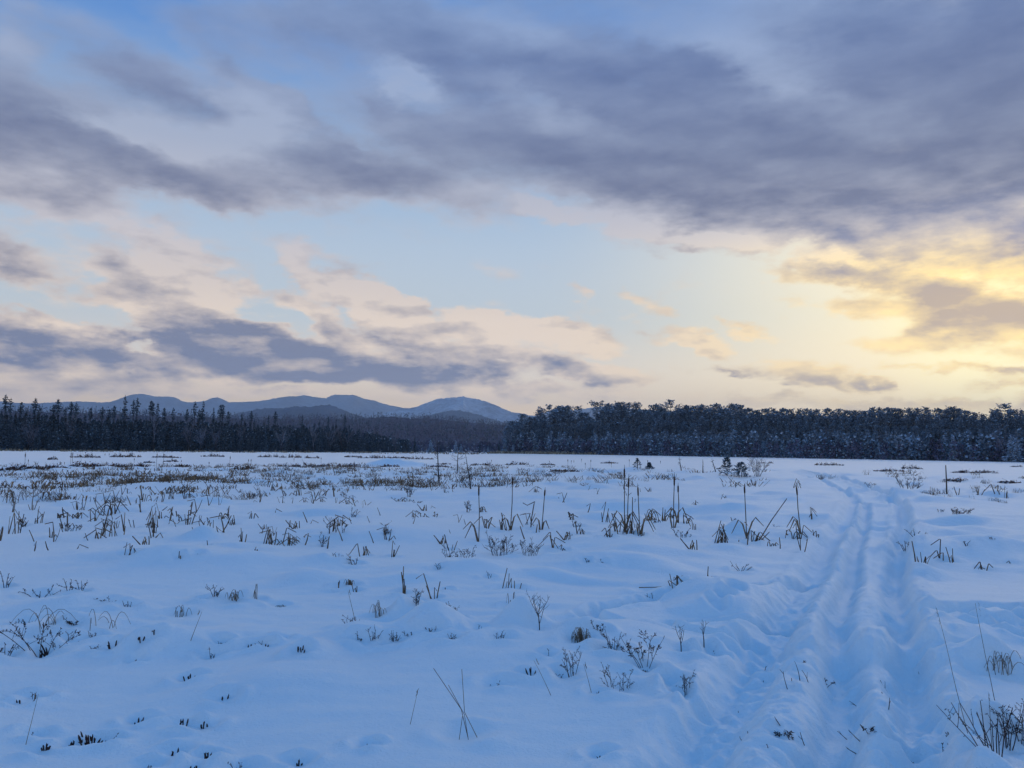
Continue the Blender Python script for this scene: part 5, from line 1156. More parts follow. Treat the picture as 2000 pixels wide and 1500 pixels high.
    ('twig', 2.18, 5.62, 0.061, 0.015, 1, -0.65, '', 'thin twig leaning left in front and left of the forked twig in the track'),
    ('twig', 2.23, 5.43, 0.078, 0.015, 1, -0.95, '', 'thin twig leaning left in front of the forked twig in the track'),
    ('twig', 2.02, 4.76, 0.072, 0.013, 1, -0.9, '', 'thin twig leaning left in front and right of the upright track twigs'),
    ('twig', 1.99, 4.74, 0.049, 0.013, 1, -1.1, '', 'thin twig leaning left well in front and right of the upright track twigs'),
    ('twig', 1.45, 4.62, 0.037, 0.012, 1, -0.4, '', 'thin twig leaning left well in front and left of the upright track twigs'),
    ('twig', 1.44, 4.97, 0.026, 0.013, 1, -0.5, '', 'short twig leaning left in front and left of the upright track twigs'),
    ('twig', 1.4, 4.96, 0.023, 0.013, 1, -0.8, '', 'short twig leaning left well in front and left of the upright track twigs'),
    ('twig', 1.71, 6.92, 0.036, 0.018, 1, 0.3, '', 'short twig leaning right just in front and right of the two forked saplings'),
    ('twig', 1.58, 5.69, 0.03, 0.015, 1, -0.2, '', 'short twig leaning left well left of the forked twig in the track'),
    ('twig', 1.49, 5.8, 0.019, 0.015, 1, -0.6, '', 'short twig leaning left well right of the many stemmed bare shrub'),
    ('twig', 1.5, 4.75, 0.022, 0.013, 1, -0.3, '', 'short twig leaning left well in front and right of the two forked saplings'),
    ('twig', 1.59, 4.79, 0.019, 0.013, 1, 0.1, '', 'short upright twig in front of the upright track twigs'),
    ('twig', 1.24, 5.54, 0.022, 0.014, 1, -0.3, '', 'short twig leaning left right of the many stemmed bare shrub'),
    ('twig', 1.71, 6.89, 0.032, 0.018, 1, 0.0, '', 'short upright twig just right of the two forked saplings'),
    ('heath', -54.86, 104.41, 0.676, 3.907, 67, 0.0, '', 'long heath mat on the far pond edge, second from left before the left wood'),
    ('heath', -53.99, 111.19, 0.63, 1.889, 31, 0.0, '', 'short heath mat on the far pond edge, third from left before the left wood'),
    ('heath', -52.67, 112.28, 0.553, 1.896, 31, 0.0, '', 'short heath mat on the far pond edge, fourth from left before the left wood'),
    ('heath', -31.24, 59.16, 0.426, 1.705, 52, 0.0, '', 'short heath mat on the near pond edge, fourth from left before the left wood'),
    ('heath', -30.08, 59.61, 0.51, 2.552, 78, 0.0, '', 'long heath mat on the near pond edge, fifth from left before the left wood'),
    ('heath', -29.0, 62.0, 0.436, 2.616, 78, 0.0, '', 'long heath mat on the near pond edge, sixth from left before the left wood'),
    ('heath', -30.38, 53.99, 0.316, 1.578, 52, 0.0, '', 'short heath mat on the near pond edge, third from left before the left wood'),
    ('heath', -31.27, 52.63, 0.312, 2.73, 91, 0.0, '', 'long heath mat on the near pond edge, second from left before the left wood'),
    ('heath', -26.34, 64.61, 0.267, 0.889, 26, 0.0, '', 'short heath mat on the near pond edge, eighth from left before the left wood'),
    ('heath', -50.09, 88.72, 0.324, 1.168, 23, 0.0, '', 'short heath mat on the far pond edge, first from left before the left wood'),
    ('heath', -34.57, 77.76, 0.217, 0.976, 23, 0.0, '', 'short heath mat on the near pond edge, seventh from left before the left wood'),
    ('heath', -35.17, 83.35, 0.23, 0.922, 20, 0.0, '', 'short heath mat on the far pond edge, sixth from left before the left wood'),
    ('heath', -47.18, 110.44, 0.459, 3.442, 58, 0.0, '', 'long heath mat on the far pond edge, fifth from left before the left wood'),
    ('heath', -32.4, 52.02, 0.273, 1.952, 65, 0.0, '', 'long heath mat on the near pond edge, first from left before the left wood'),
    ('heath', -46.04, 125.02, 0.509, 3.055, 46, 0.0, '', 'short heath mat on the far pond edge, seventh from left before the left wood'),
    ('heath', -37.51, 124.86, 0.581, 2.823, 44, 0.0, '', 'short heath mat on the far pond edge, eighth from left before the left wood'),
    ('heath', -32.72, 121.77, 0.642, 3.614, 58, 0.0, '', 'long heath mat on the far pond edge, ninth from left before the left wood'),
    ('heath', -28.99, 118.22, 0.388, 1.551, 26, 0.0, '', 'short heath mat on the far pond edge, tenth from left before the left wood'),
    ('heath', -26.27, 134.18, 0.348, 2.613, 39, 0.0, '', 'short heath mat on the far pond edge, eleventh from left before the left wood'),
    ('heath', -20.79, 124.31, 0.562, 4.817, 78, 0.0, '', 'long heath mat on the far pond edge, twelfth from left before the left wood'),
    ('heath', -17.35, 126.87, 0.489, 2.855, 45, 0.0, '', 'short heath mat on the far pond edge, thirteenth from left before the left wood'),
    ('heath', -19.13, 58.25, 0.43, 1.093, 36, 0.0, '', 'short heath mat on the near pond edge, ninth from left before the left wood'),
    ('heath', -17.45, 67.41, 0.399, 3.105, 91, 0.0, '', 'long heath mat on the near pond edge, tenth from left before the left wood'),
    ('heath', -15.68, 70.0, 0.366, 1.645, 46, 0.0, '', 'short heath mat on the near pond edge, eleventh from left before the left wood'),
    ('heath', -13.68, 68.86, 0.358, 1.342, 39, 0.0, '', 'short heath mat on the near pond edge, twelfth from left before the left wood'),
    ('heath', -10.38, 70.12, 0.316, 1.264, 36, 0.0, '', 'short heath mat on the near pond edge, thirteenth from left before the left wood'),
    ('heath', -13.33, 117.64, 0.452, 3.77, 65, 0.0, '', 'long heath mat on the far pond edge, fourteenth from left before the left wood'),
    ('heath', -2.71, 79.78, 0.356, 1.729, 44, 0.0, '', 'short heath mat on the near pond edge, first from left before the right wood'),
    ('heath', 0.71, 83.77, 0.427, 1.921, 46, 0.0, '', 'short heath mat on the near pond edge, second from left before the right wood'),
    ('heath', 3.91, 57.92, 0.333, 1.701, 59, 0.0, '', 'long heath mat on the near pond edge, fourth from left before the right wood'),
    ('heath', 38.4, 97.46, 0.4, 3.069, 59, 0.0, '', 'long heath mat on the near pond edge, seventh from left before the right wood'),
    ('heath', 40.21, 81.17, 0.519, 1.5, 33, 0.0, '', 'short heath mat on the near pond edge, ninth from left before the right wood'),
    ('heath', 32.84, 69.89, 0.246, 2.262, 59, 0.0, '', 'long heath mat on the near pond edge, eighth from left before the right wood'),
    ('heath', 38.9, 67.35, 0.297, 3.567, 93, 0.0, '', 'long heath mat on the near pond edge, eleventh from left before the right wood'),
    ('heath', 26.09, 47.28, 0.275, 1.101, 41, 0.0, '', 'short heath mat on the near pond edge, tenth from left before the right wood'),
    ('heath', 28.29, 45.8, 0.274, 1.097, 41, 0.0, '', 'short heath mat on the near pond edge, twelfth from left before the right wood'),
    ('heath', -6.35, 71.36, 0.274, 1.095, 31, 0.0, '', 'short heath mat on the near pond edge, fourteenth from left before the left wood'),
    ('heath', 11.87, 97.81, 0.314, 1.506, 31, 0.0, '', 'short heath mat on the near pond edge, fifth from left before the right wood'),
    ('heath', 34.64, 108.94, 0.291, 1.456, 26, 0.0, '', 'short heath mat on the near pond edge, sixth from left before the right wood'),
    ('heath', 62.07, 98.74, 0.297, 1.486, 26, 0.0, '', 'short heath mat on the near pond edge, thirteenth from left before the right wood'),
    ('heath', 3.86, 85.17, 0.272, 1.195, 28, 0.0, '', 'short heath mat on the near pond edge, third from left before the right wood'),
    ('heath', -6.77, 83.03, 0.265, 0.849, 20, 0.0, '', 'short heath mat on the near pond edge, fifteenth from left before the left wood'),
]

# ------------------------------------------------------------------ sky
world = bpy.data.worlds.new("World")
S.world = world
world.use_nodes = True
world.cycles.sampling_method = 'MANUAL'
world.cycles.sample_map_resolution = 512

class Nodes:
    def __init__(s, tree):
        s.t = tree
        tree.nodes.clear()
    def n(s, kind, **kw):
        o = s.t.nodes.new(kind)
        for k, v in kw.items():
            setattr(o, k, v)
        return o
    def link(s, a, b):
        s.t.links.new(a, b)
    def put(s, sock, v):
        if isinstance(v, bpy.types.NodeSocket):
            s.t.links.new(v, sock)
        else:
            sock.default_value = v
    def math(s, op, a, b=0.0, c=0.0, clamp=False):
        o = s.n('ShaderNodeMath', operation=op, use_clamp=clamp)
        s.put(o.inputs[0], a); s.put(o.inputs[1], b); s.put(o.inputs[2], c)
        return o.outputs[0]
    def vmath(s, op, a, b=(0, 0, 0)):
        o = s.n('ShaderNodeVectorMath', operation=op)
        s.put(o.inputs[0], a); s.put(o.inputs[1], b)
        return o.outputs['Value'] if op in ('DOT_PRODUCT', 'LENGTH') else o.outputs[0]
    def scale(s, a, f):
        o = s.n('ShaderNodeVectorMath', operation='SCALE')
        s.put(o.inputs[0], a); s.put(o.inputs['Scale'], f)
        return o.outputs[0]
    def step(s, v, a, b, smooth=True, to=(0.0, 1.0)):
        o = s.n('ShaderNodeMapRange', interpolation_type='SMOOTHSTEP' if smooth else 'LINEAR')
        s.put(o.inputs[0], v)
        for i, x in enumerate((a, b, to[0], to[1])):
            o.inputs[1+i].default_value = x
        return o.outputs[0]
    def mix(s, f, a, b, blend='MIX'):
        o = s.n('ShaderNodeMix', data_type='RGBA', blend_type=blend)
        s.put(o.inputs[0], f); s.put(o.inputs[6], a); s.put(o.inputs[7], b)
        return o.outputs[2]
    def noise(s, vec, sc, detail=5.0, rough=.55, out='Fac'):
        o = s.n('ShaderNodeTexNoise')
        s.put(o.inputs['Vector'], vec)
        o.inputs['Scale'].default_value = sc
        o.inputs['Detail'].default_value = detail
        o.inputs['Roughness'].default_value = rough
        return o.outputs[out]

W = Nodes(world.node_tree)
tc = W.n('ShaderNodeTexCoord')
D = W.vmath('NORMALIZE', tc.outputs['Generated'])
sep = W.n('ShaderNodeSeparateXYZ'); W.link(D, sep.inputs[0])
az = W.math('MULTIPLY', W.math('ARCTAN2', sep.outputs[0], sep.outputs[1]), 57.2958)
el = W.math('MULTIPLY', W.math('ARCSINE', sep.outputs[2]), 57.2958)
ang = W.n('ShaderNodeCombineXYZ'); W.link(az, ang.inputs[0]); W.link(el, ang.inputs[1])
# the clouds drift down towards the sunset: stretched, slightly tilted noise
def stretched(rot, sx, sz):
    m = W.n('ShaderNodeMapping', vector_type='POINT')
    W.link(D, m.inputs[0]); m.inputs['Rotation'].default_value = (0, math.radians(rot), 0); m.inputs['Scale'].default_value = (sx, sx, sz)
    return m.outputs[0]
SV = stretched(9, 1.0, 2.3)
SV2 = stretched(12, 1.0, 3.2)
w1 = W.noise(SV, 5.5, 5.0, .6, 'Color')
w2 = W.noise(SV, 24.0, 4.0, .6, 'Color')
off1 = W.vmath('MULTIPLY', W.vmath('SUBTRACT', w1, (.5, .5, .5)), (9.0, 3.6, 0))
off2 = W.vmath('MULTIPLY', W.vmath('SUBTRACT', w2, (.5, .5, .5)), (3.4, 1.8, 0))
P = W.vmath('ADD', ang.outputs[0], W.vmath('ADD', off1, off2))
P = W.vmath('MULTIPLY', P, (1, 1, 0))
dens = None; shade = None
for (a, e, L, T, tilt, wd, ws) in CLOUDS:
    m = W.n('ShaderNodeMapping', vector_type='TEXTURE')
    W.link(P, m.inputs[0])
    m.inputs['Location'].default_value = (a, e, 0)
    m.inputs['Rotation'].default_value = (0, 0, math.radians(tilt))
    m.inputs['Scale'].default_value = (L, T, 1)
    g = W.n('ShaderNodeTexGradient', gradient_type='SPHERICAL'); W.link(m.outputs[0], g.inputs[0])
    v = g.outputs['Fac']
    if wd:
        dens = W.math('MULTIPLY_ADD', v, wd, 0.0 if dens is None else dens)
    if ws:
        shade = W.math('MULTIPLY_ADD', v, ws, 0.0 if shade is None else shade)
n1 = W.noise(SV2, 6.0, 8.0, .56)
sv3 = W.n('ShaderNodeMapping', vector_type='POINT')
W.link(W.vmath('ADD', D, (.012, .006, .017)), sv3.inputs[0]); sv3.inputs['Rotation'].default_value = (0, math.radians(12), 0); sv3.inputs['Scale'].default_value = (1, 1, 3.2)
n1up = W.noise(sv3.outputs[0], 6.0, 8.0, .56)      # the same cloud a little nearer the light
n2 = W.noise(stretched(10, 1.0, 2.2), 19.0, 8.0, .6)
n3 = W.noise(SV, 3.2, 3.0, .5)
# past the surveyed sky broken cloud goes on unseen, thinned to light the snow bluer
aabs = W.math('ABSOLUTE', az)
beyond = W.math('MAXIMUM', W.step(el, 29, 44), W.step(aabs, 38, 54))
beyond = W.math('MULTIPLY', beyond, W.step(n3, .38, .62))
dens = W.math('MULTIPLY_ADD', beyond, .45, dens)
shade = W.math('MULTIPLY_ADD', beyond, .35, shade)
c1 = W.math('SUBTRACT', n1, .5); c2 = W.math('SUBTRACT', n2, .5)
dens = W.math('SMOOTH_MIN', dens, .85, .4)
shade = W.math('SMOOTH_MIN', shade, 1.05, .5)
lowk = W.step(el, 22.0, 9.0)
dens = W.math('MULTIPLY_ADD', c1, 1.0, dens)
dens = W.math('MULTIPLY_ADD', c2, W.math('MULTIPLY_ADD', lowk, .95, .35), dens)
alpha = W.step(W.math('MULTIPLY_ADD', dens, W.math('MULTIPLY_ADD', lowk, .6, 1.0), W.math('MULTIPLY', lowk, -.08)), .0, .80)
relief = W.math('SUBTRACT', n1, n1up)
shade = W.math('MULTIPLY_ADD', c1, W.math('MULTIPLY_ADD', lowk, .7, .9), shade)
shade = W.math('MULTIPLY_ADD', c2, W.math('MULTIPLY_ADD', lowk, 1.3, .35), shade)
shade = W.math('MULTIPLY_ADD', relief, W.math('MULTIPLY_ADD', lowk, -3.6, -1.6), shade)
shade = W.math('MULTIPLY', shade, W.step(dens, .10, .80, True, (.35, 1.0)))
thick = W.step(shade, -.15, 1.22, False)
sa, se = math.radians(SUN_AZ), math.radians(SUN_EL)
sund = (math.sin(sa)*math.cos(se), math.cos(sa)*math.cos(se), math.sin(se))
cosun = W.vmath('DOT_PRODUCT', D, sund)
cosd = lambda a: math.cos(math.radians(a))
near_sun = W.math('POWER', W.step(cosun, cosd(33), cosd(2), False), 1.9)
tight_sun = W.step(cosun, cosd(11), cosd(1))
def ramp(x, stops):
    r = W.n('ShaderNodeValToRGB'); W.put(r.inputs[0], W.math('MULTIPLY', x, 1/45, clamp=True))
    while len(r.color_ramp.elements) < len(stops): r.color_ramp.elements.new(.5)
    for e_, (p_, c_) in zip(r.color_ramp.elements, stops):
        e_.position = p_/45; e_.color = lin(*c_)
    return r.outputs[0]
lowmask = W.math('SUBTRACT', 1.0, W.step(el, 9.0, 15.0))
lit = ramp(el, [(0, (246, 220, 192)), (4, (255, 230, 198)), (9, (250, 230, 208)), (14, (216, 210, 212)), (20, (172, 182, 204)), (32, (134, 162, 208)), (45, (128, 172, 216))])
lit = W.mix(W.math('MULTIPLY', near_sun, W.step(el, 17, 11)), lit, lin(255, 222, 140))
dark = ramp(el, [(0, (152, 142, 152)), (3, (128, 128, 146)), (6, (120, 124, 146)), (11, (138, 138, 154)), (15, (124, 127, 149)), (20, (110, 120, 152)), (26, (94, 113, 158)), (45, (102, 142, 192))])
dark = W.mix(W.math('MULTIPLY', W.math('MULTIPLY', near_sun, lowmask), .85), dark, lin(188, 162, 124))
cloud = W.mix(thick, lit, dark)
clear = ramp(el, [(0, (255, 206, 152)), (2.5, (255, 222, 174)), (5, (246, 228, 202)), (9, (215, 224, 227)), (14, (192, 209, 226)), (20, (148, 182, 218)), (27, (90, 142, 210)), (45, (66, 138, 214))])
clear = W.mix(W.math('MULTIPLY', near_sun, .8), clear, lin(255, 230, 162))
clear = W.mix(W.math('MULTIPLY', tight_sun, .9), clear, lin(255, 240, 172))
sky_tex = W.n('ShaderNodeTexSky', sky_type='NISHITA')
sky_tex.sun_disc = False
sky_tex.sun_elevation = se
sky_tex.sun_rotation = sa
sky_tex.air_density = 1.0; sky_tex.dust_density = .6; sky_tex.ozone_density = 3.0
bg_sky = W.n('ShaderNodeBackground'); W.link(sky_tex.outputs[0], bg_sky.inputs[0]); bg_sky.inputs[1].default_value = .07
bg_air = W.n('ShaderNodeBackground'); W.put(bg_air.inputs[0], clear); glow = W.math('MULTIPLY', W.math('POWER', near_sun, 1.5), .55)
W.put(bg_air.inputs[1], W.math('ADD', glow, W.step(el, -2.0, 10.0, True, (2.0, .95))))
mix_air = W.n('ShaderNodeMixShader'); mix_air.inputs[0].default_value = .88
W.link(bg_sky.outputs[0], mix_air.inputs[1]); W.link(bg_air.outputs[0], mix_air.inputs[2])
bg_cloud = W.n('ShaderNodeBackground'); W.put(bg_cloud.inputs[0], cloud); W.put(bg_cloud.inputs[1], W.math('ADD', W.math('MULTIPLY', glow, W.math('SUBTRACT', 1.0, W.step(el, 13, 17))), W.step(el, -2.0, 12.0, True, (1.6, .88))))
mixs = W.n('ShaderNodeMixShader'); W.put(mixs.inputs[0], alpha); W.link(mix_air.outputs[0], mixs.inputs[1]); W.link(bg_cloud.outputs[0], mixs.inputs[2])
wo = W.n('ShaderNodeOutputWorld'); W.link(mixs.outputs[0], wo.inputs[0])

# ------------------------------------------------------------------ sun: low, soft, behind thin cloud
sl = bpy.data.lights.new("sun", 'SUN')
sl.energy = .75
sl.angle = math.radians(38)
sl.color = (1.0, .86, .70)
sun = bpy.data.objects.new("sun", sl)
COL.objects.link(sun)
sun.rotation_euler = Vector(sund).to_track_quat('Z', 'Y').to_euler()

DIPS = [(p[1], p[2], min(.30, .07+.3*p[4])) for p in PLANTS if math.hypot(p[1], p[2]) < 24 and p[0] not in ('twig', 'grass')] if 'PLANTS' in globals() else []
#@@@ ------------------------------------------------------------------ TERRAIN
_rs = np.random.RandomState(7)
_perm = np.concatenate([_rs.permutation(512)]*3)
_ga = _rs.rand(512)*2*np.pi
_gx, _gy = np.cos(_ga), np.sin(_ga)

def gnoise(x, y, seed=0):
    xi = np.floor(x).astype(np.int64); yi = np.floor(y).astype(np.int64)
    fx = x-xi; fy = y-yi
    u = fx*fx*fx*(fx*(fx*6-15)+10); v = fy*fy*fy*(fy*(fy*6-15)+10)
    def g(ix, iy, dx, dy):
        h = _perm[(_perm[(ix+seed*37) % 512]+iy+seed*11) % 512]
        return _gx[h]*dx+_gy[h]*dy
    a = g(xi, yi, fx, fy); b = g(xi+1, yi, fx-1, fy)
    c = g(xi, yi+1, fx, fy-1); d = g(xi+1, yi+1, fx-1, fy-1)
    return (a+(b-a)*u + ((c+(d-c)*u)-(a+(b-a)*u))*v)*1.5

def sstep(v, a, b):
    t = np.clip((v-a)/(b-a), 0, 1)
    return t*t*(3-2*t)

def smooth_path(p, n=6):
    p = np.array(p, float); q = []
    for i in range(len(p)-1):
        a = p[max(i-1, 0)]; b = p[i]; c = p[i+1]; d = p[min(i+2, len(p)-1)]
        for k in range(n):
            t = k/n
            q.append(.5*((2*b)+(-a+c)*t+(2*a-5*b+4*c-d)*t*t+(-a+3*b-3*c+d)*t**3))
    q.append(p[-1])
    return np.array(q)

def path_dist(x, y, q, reach):
    """distance of the points to the path, and how far along it they lie"""
    best = np.full(x.shape, 1e9); along = np.zeros(x.shape)
    m = (x > q[:, 0].min()-reach) & (x < q[:, 0].max()+reach) & (y > q[:, 1].min()-reach) & (y < q[:, 1].max()+reach)
    idx = np.nonzero(m)[0]
    px, py = x[idx], y[idx]
    bb = np.full(px.shape, 1e9); s0 = 0.0; al = np.zeros(px.shape)
    for i in range(len(q)-1):
        ax, ay = q[i]; bx, by = q[i+1]
        L = math.hypot(bx-ax, by-ay)
        if L < 1e-6: continue
        near = (px > min(ax, bx)-reach) & (px < max(ax, bx)+reach) & (py > min(ay, by)-reach) & (py < max(ay, by)+reach)
        k = np.nonzero(near)[0]
        if len(k):
            t = np.clip(((px[k]-ax)*(bx-ax)+(py[k]-ay)*(by-ay))/(L*L), 0, 1)
            d = np.hypot(px[k]-ax-t*(bx-ax), py[k]-ay-t*(by-ay))
            c = d < bb[k]
            kk = k[c]; bb[kk] = d[c]; al[kk] = s0+t[c]*L
        s0 += L
    best[idx] = bb; along[idx] = al
    return best, along

_paths = [(smooth_path(p), w, d) for p, w, d in TRACKS]

def snow_height(x, y, fine=True):
    x = np.asarray(x, float); y = np.asarray(y, float)
    r = np.hypot(x, y)
    fade = lambda wl: 1-sstep(r, wl*60, wl*160)
    pond = sstep(r + 6*gnoise(x/23, y/17, 5), 62, 74)          # frozen pond beyond: flat
    land = 1-pond
    h = .12*gnoise(x/9, y/7, 1)*land + .10*gnoise(x/3.4, y/2.6, 2)*land*fade(3)
    hum = np.clip(gnoise(x/1.5+3, y/1.1, 3)-.12, 0, 1)
    hmask = sstep(gnoise(x/7+9, y/6, 4), -.15, .35)
    h += .27*hum*hmask*land*fade(1.2)
    h += .035*gnoise(x/.9, y/.5, 6)*fade(.6)*land*(.4+.6*hmask)
    h += .18*np.clip(gnoise(x/3.1, y/4.5, 8), 0, 1)*sstep(r, 26, 36)*land
    h += .008*gnoise(x/.42+.3*gnoise(x, y, 9), y/.16, 10)*fade(.2)
    for (mx, my, mr, md, mh) in MOUNDS:
        q = ((x-mx)/mr)**2+((y-my)/md)**2
        h += (2.3*mh if mh < .2 else mh)*np.exp(-q*1.6)*(1+.25*gnoise(x/.5+mx, y/.5, 12))
    wob = .045*gnoise(x/.35, y/.35, 13)+.03*gnoise(x/.13, y/.13, 14)
    rough = np.zeros_like(x)
    for q, w, d in _paths:
        dist, al = path_dist(x, y, q, 4*w+.3)
        near = dist < 1e8
        if not near.any(): continue
        dd = np.clip(dist+wob*min(1, w/.12), 0, None)
        mod = 1+.12*gnoise(al/.8+w*50, al*0+d*70, 15)
        prof = np.exp(-(dd/w)**3*1.0)
        if d > 0:
            lip = np.exp(-((dd-1.75*w)/(.5*w))**2)*.32
            h += np.where(near, (-2.1*d*prof+.9*d*lip)*mod, 0)
        else:
            lump = np.clip(.85+.42*gnoise(x/.22, y/.22, 16)+.35*gnoise(x/.1, y/.1, 21), .2, 1.7)
            h += np.where(near, -1.05*d*prof*lump*mod, 0)
        if w > .11 or d < 0:
            rough = np.maximum(rough, np.where(near, (.28 if d > 0 else .9)*np.exp(-(dist/(2.0*w))**2), 0))
    for dx, dy, dr in DIPS:          # wind scoops and small drifts round the stems
        k = np.nonzero((np.abs(x-dx) < 4*dr) & (np.abs(y-dy) < 4*dr))[0]
        if len(k):
            q = np.hypot(x[k]-dx, (y[k]-dy)*1.2)/dr
            h[k] += -.028*np.exp(-q*q*1.2)+.016*np.exp(-(q-1.7)**2*3)*(1+.8*np.sin(3*np.arctan2(y[k]-dy, x[k]-dx)+dx*9))
    for fx, fy in FOOTPRINTS:
        q = ((x-fx)/.10)**2+((y-fy)/.17)**2
        h += -.075*np.exp(-q*q) + .02*np.exp(-(np.sqrt(q)-1.5)**2*6)
        rough = np.maximum(rough, .6*np.exp(-q*.25))
    ch = np.abs(gnoise(x/.26, y/.26, 17))*.020+np.abs(gnoise(x/.085, y/.085, 18))*.012*fade(.09)+np.clip(gnoise(x/.13, y/.13, 19)-.15, 0, 1)*.05*fade(.12)+np.clip(gnoise(x/.06, y/.06, 22)-.2, 0, 1)*.035*fade(.05)
    h += rough*(ch-.012)*fade(.25)
    return h
#@@@ ------------------------------------------------------------------ END TERRAIN

def zat(x, y):
    return float(snow_height(np.array([x]), np.array([y]))[0])

def mesh_np(name, v, f, smooth=False, mats=(), midx=None):
    """v: n x 3, f: m x k (k = 3 or 4)"""
    v = np.asarray(v, np.float32); f = np.asarray(f, np.int32)
    me = bpy.data.meshes.new(name)
    me.vertices.add(len(v)); me.vertices.foreach_set("co", v.ravel())
    k = f.shape[1]
    me.loops.add(f.size); me.loops.foreach_set("vertex_index", f.ravel())
    me.polygons.add(len(f))
    me.polygons.foreach_set("loop_start", np.arange(0, f.size, k, dtype=np.int32))
    for m in mats: me.materials.append(m)
    if midx is not None: me.polygons.foreach_set("material_index", np.asarray(midx, np.int32))
    me.polygons.foreach_set("use_smooth", np.full(len(f), smooth))
    me.update(calc_edges=True)
    return me

def link(name, data, parent=None, loc=None, **props):
    o = bpy.data.objects.new(name, data)
    COL.objects.link(o)
    if parent is not None: o.parent = parent
    if loc is not None: o.location = loc
    for k, v in props.items(): o[k] = v
    return o

def mat(name, color, rough=.8, spec=.3):
    m = bpy.data.materials.new(name); m.use_nodes = True
    b = m.node_tree.nodes['Principled BSDF']
    b.inputs['Base Color'].default_value = (*color, 1)
    b.inputs['Roughness'].default_value = rough
    b.inputs['Specular IOR Level'].default_value = spec
    return m

def mottled(name, c1, c2, scale, rough=.85, spec=.2, detail=4.0, coord='Object', lo=.35, hi=.65, bump=0.0, c3=None):
    m = bpy.data.materials.new(name); m.use_nodes = True
    N = Nodes(m.node_tree)
    out = N.n('ShaderNodeOutputMaterial'); b = N.n('ShaderNodeBsdfPrincipled'); N.link(b.outputs[0], out.inputs[0])
    t = N.n('ShaderNodeTexCoord')
    src = t.outputs[coord] if coord != 'World' else N.n('ShaderNodeNewGeometry').outputs['Position']
    f = N.noise(src, scale, detail)
    c = N.mix(N.step(f, lo, hi), (*c1, 1), (*c2, 1))
    if c3:
        oi = N.n('ShaderNodeObjectInfo')
        c = N.mix(N.math('MULTIPLY', oi.outputs['Random'], .75), c, (*c3, 1))
    N.link(c, b.inputs['Base Color'])
    b.inputs['Roughness'].default_value = rough; b.inputs['Specular IOR Level'].default_value = spec
    if bump:
        bp = N.n('ShaderNodeBump'); bp.inputs['Strength'].default_value = .5; bp.inputs['Distance'].default_value = bump
        N.link(f, bp.inputs['Height']); N.link(bp.outputs[0], b.inputs['Normal'])
    return m

# ------------------------------------------------------------------ snow ground
def snow_material():
    m = bpy.data.materials.new("snow"); m.use_nodes = True
    N = Nodes(m.node_tree)
    out = N.n('ShaderNodeOutputMaterial'); b = N.n('ShaderNodeBsdfPrincipled'); N.link(b.outputs[0], out.inputs[0])
    pos = N.n('ShaderNodeNewGeometry').outputs['Position']
    big = N.noise(pos, .35, 4)
    c = N.mix(N.step(big, .35, .68), (.725, .845, .918, 1), (.80, .885, .935, 1))
    N.link(c, b.inputs['Base Color'])
    b.inputs['Roughness'].default_value = .56
    b.inputs['Specular IOR Level'].default_value = .45
    b.inputs['Sheen Weight'].default_value = .65
    b.inputs['Sheen Roughness'].default_value = .35
    f1 = N.noise(pos, 55, 4, .65); f2 = N.noise(pos, 9, 4, .6)
    bp = N.n('ShaderNodeBump'); bp.inputs['Strength'].default_value = .55; bp.inputs['Distance'].default_value = .022
    N.link(f1, bp.inputs['Height'])
    bp2 = N.n('ShaderNodeBump'); bp2.inputs['Strength'].default_value = .5; bp2.inputs['Distance'].default_value = .03
    N.link(f2, bp2.inputs['Height']); N.link(bp.outputs[0], bp2.inputs['Normal'])
    N.link(bp2.outputs[0], b.inputs['Normal'])
    return m
SNOW = snow_material()

def build_ground():
    rows = [0.0]; r = .25
    while r < 2.6: rows.append(r); r += .08
    while r < 330:
        rows.append(r); r += max(.010, min(.00048*r*r, .0078*r+.02))
    while r < 9300: rows.append(r); r *= 1.16
    rows = np.array(rows[1:])
    fine = np.radians(np.linspace(-42, 42, 940)); coarse = np.radians(np.linspace(42, 318, 66)[1:-1])
    th = np.concatenate([fine, coarse])
    R, T = np.meshgrid(rows, th, indexing='ij')
    x = (R*np.sin(T)).ravel(); y = (R*np.cos(T)).ravel()
    z = np.zeros_like(x)
    near = np.nonzero(np.hypot(x, y) < 340)[0]
    z[near] = snow_height(x[near], y[near])
    z *= 1-sstep(np.hypot(x, y), 260, 330)
    nr, nt = R.shape
    i = np.arange(nr-1)[:, None]*nt; j = np.arange(nt)[None, :]; j2 = (j+1) % nt
    f = np.stack([i+j, i+j2, i+nt+j2, i+nt+j], -1).reshape(-1, 4)
    v = np.stack([x, y, z], -1)
    v = np.concatenate([v, [[0, 0, zat(0, 0)]]])
    # the small disc under the viewer closes the sheet
    c = len(v)-1
    cap = np.stack([np.full(nt, c), (np.arange(nt)+1) % nt, np.arange(nt), np.arange(nt)], -1)
    me = mesh_np("snow_field", v, f[:, ::-1], True, [SNOW])
    o = link("snow_field", me, kind='structure', label='snow covered marsh and frozen pond with snowmobile ruts', )
    return o
build_ground()

# ------------------------------------------------------------------ hills and mountains
def resample(pts, n):
    p = np.array(pts, float); s = np.concatenate([[0], np.cumsum(np.hypot(np.diff(p[:, 0]), np.diff(p[:, 1])))])
    t = np.linspace(0, s[-1], n)
    return np.stack([np.interp(t, s, p[:, k]) for k in range(3)], -1), t

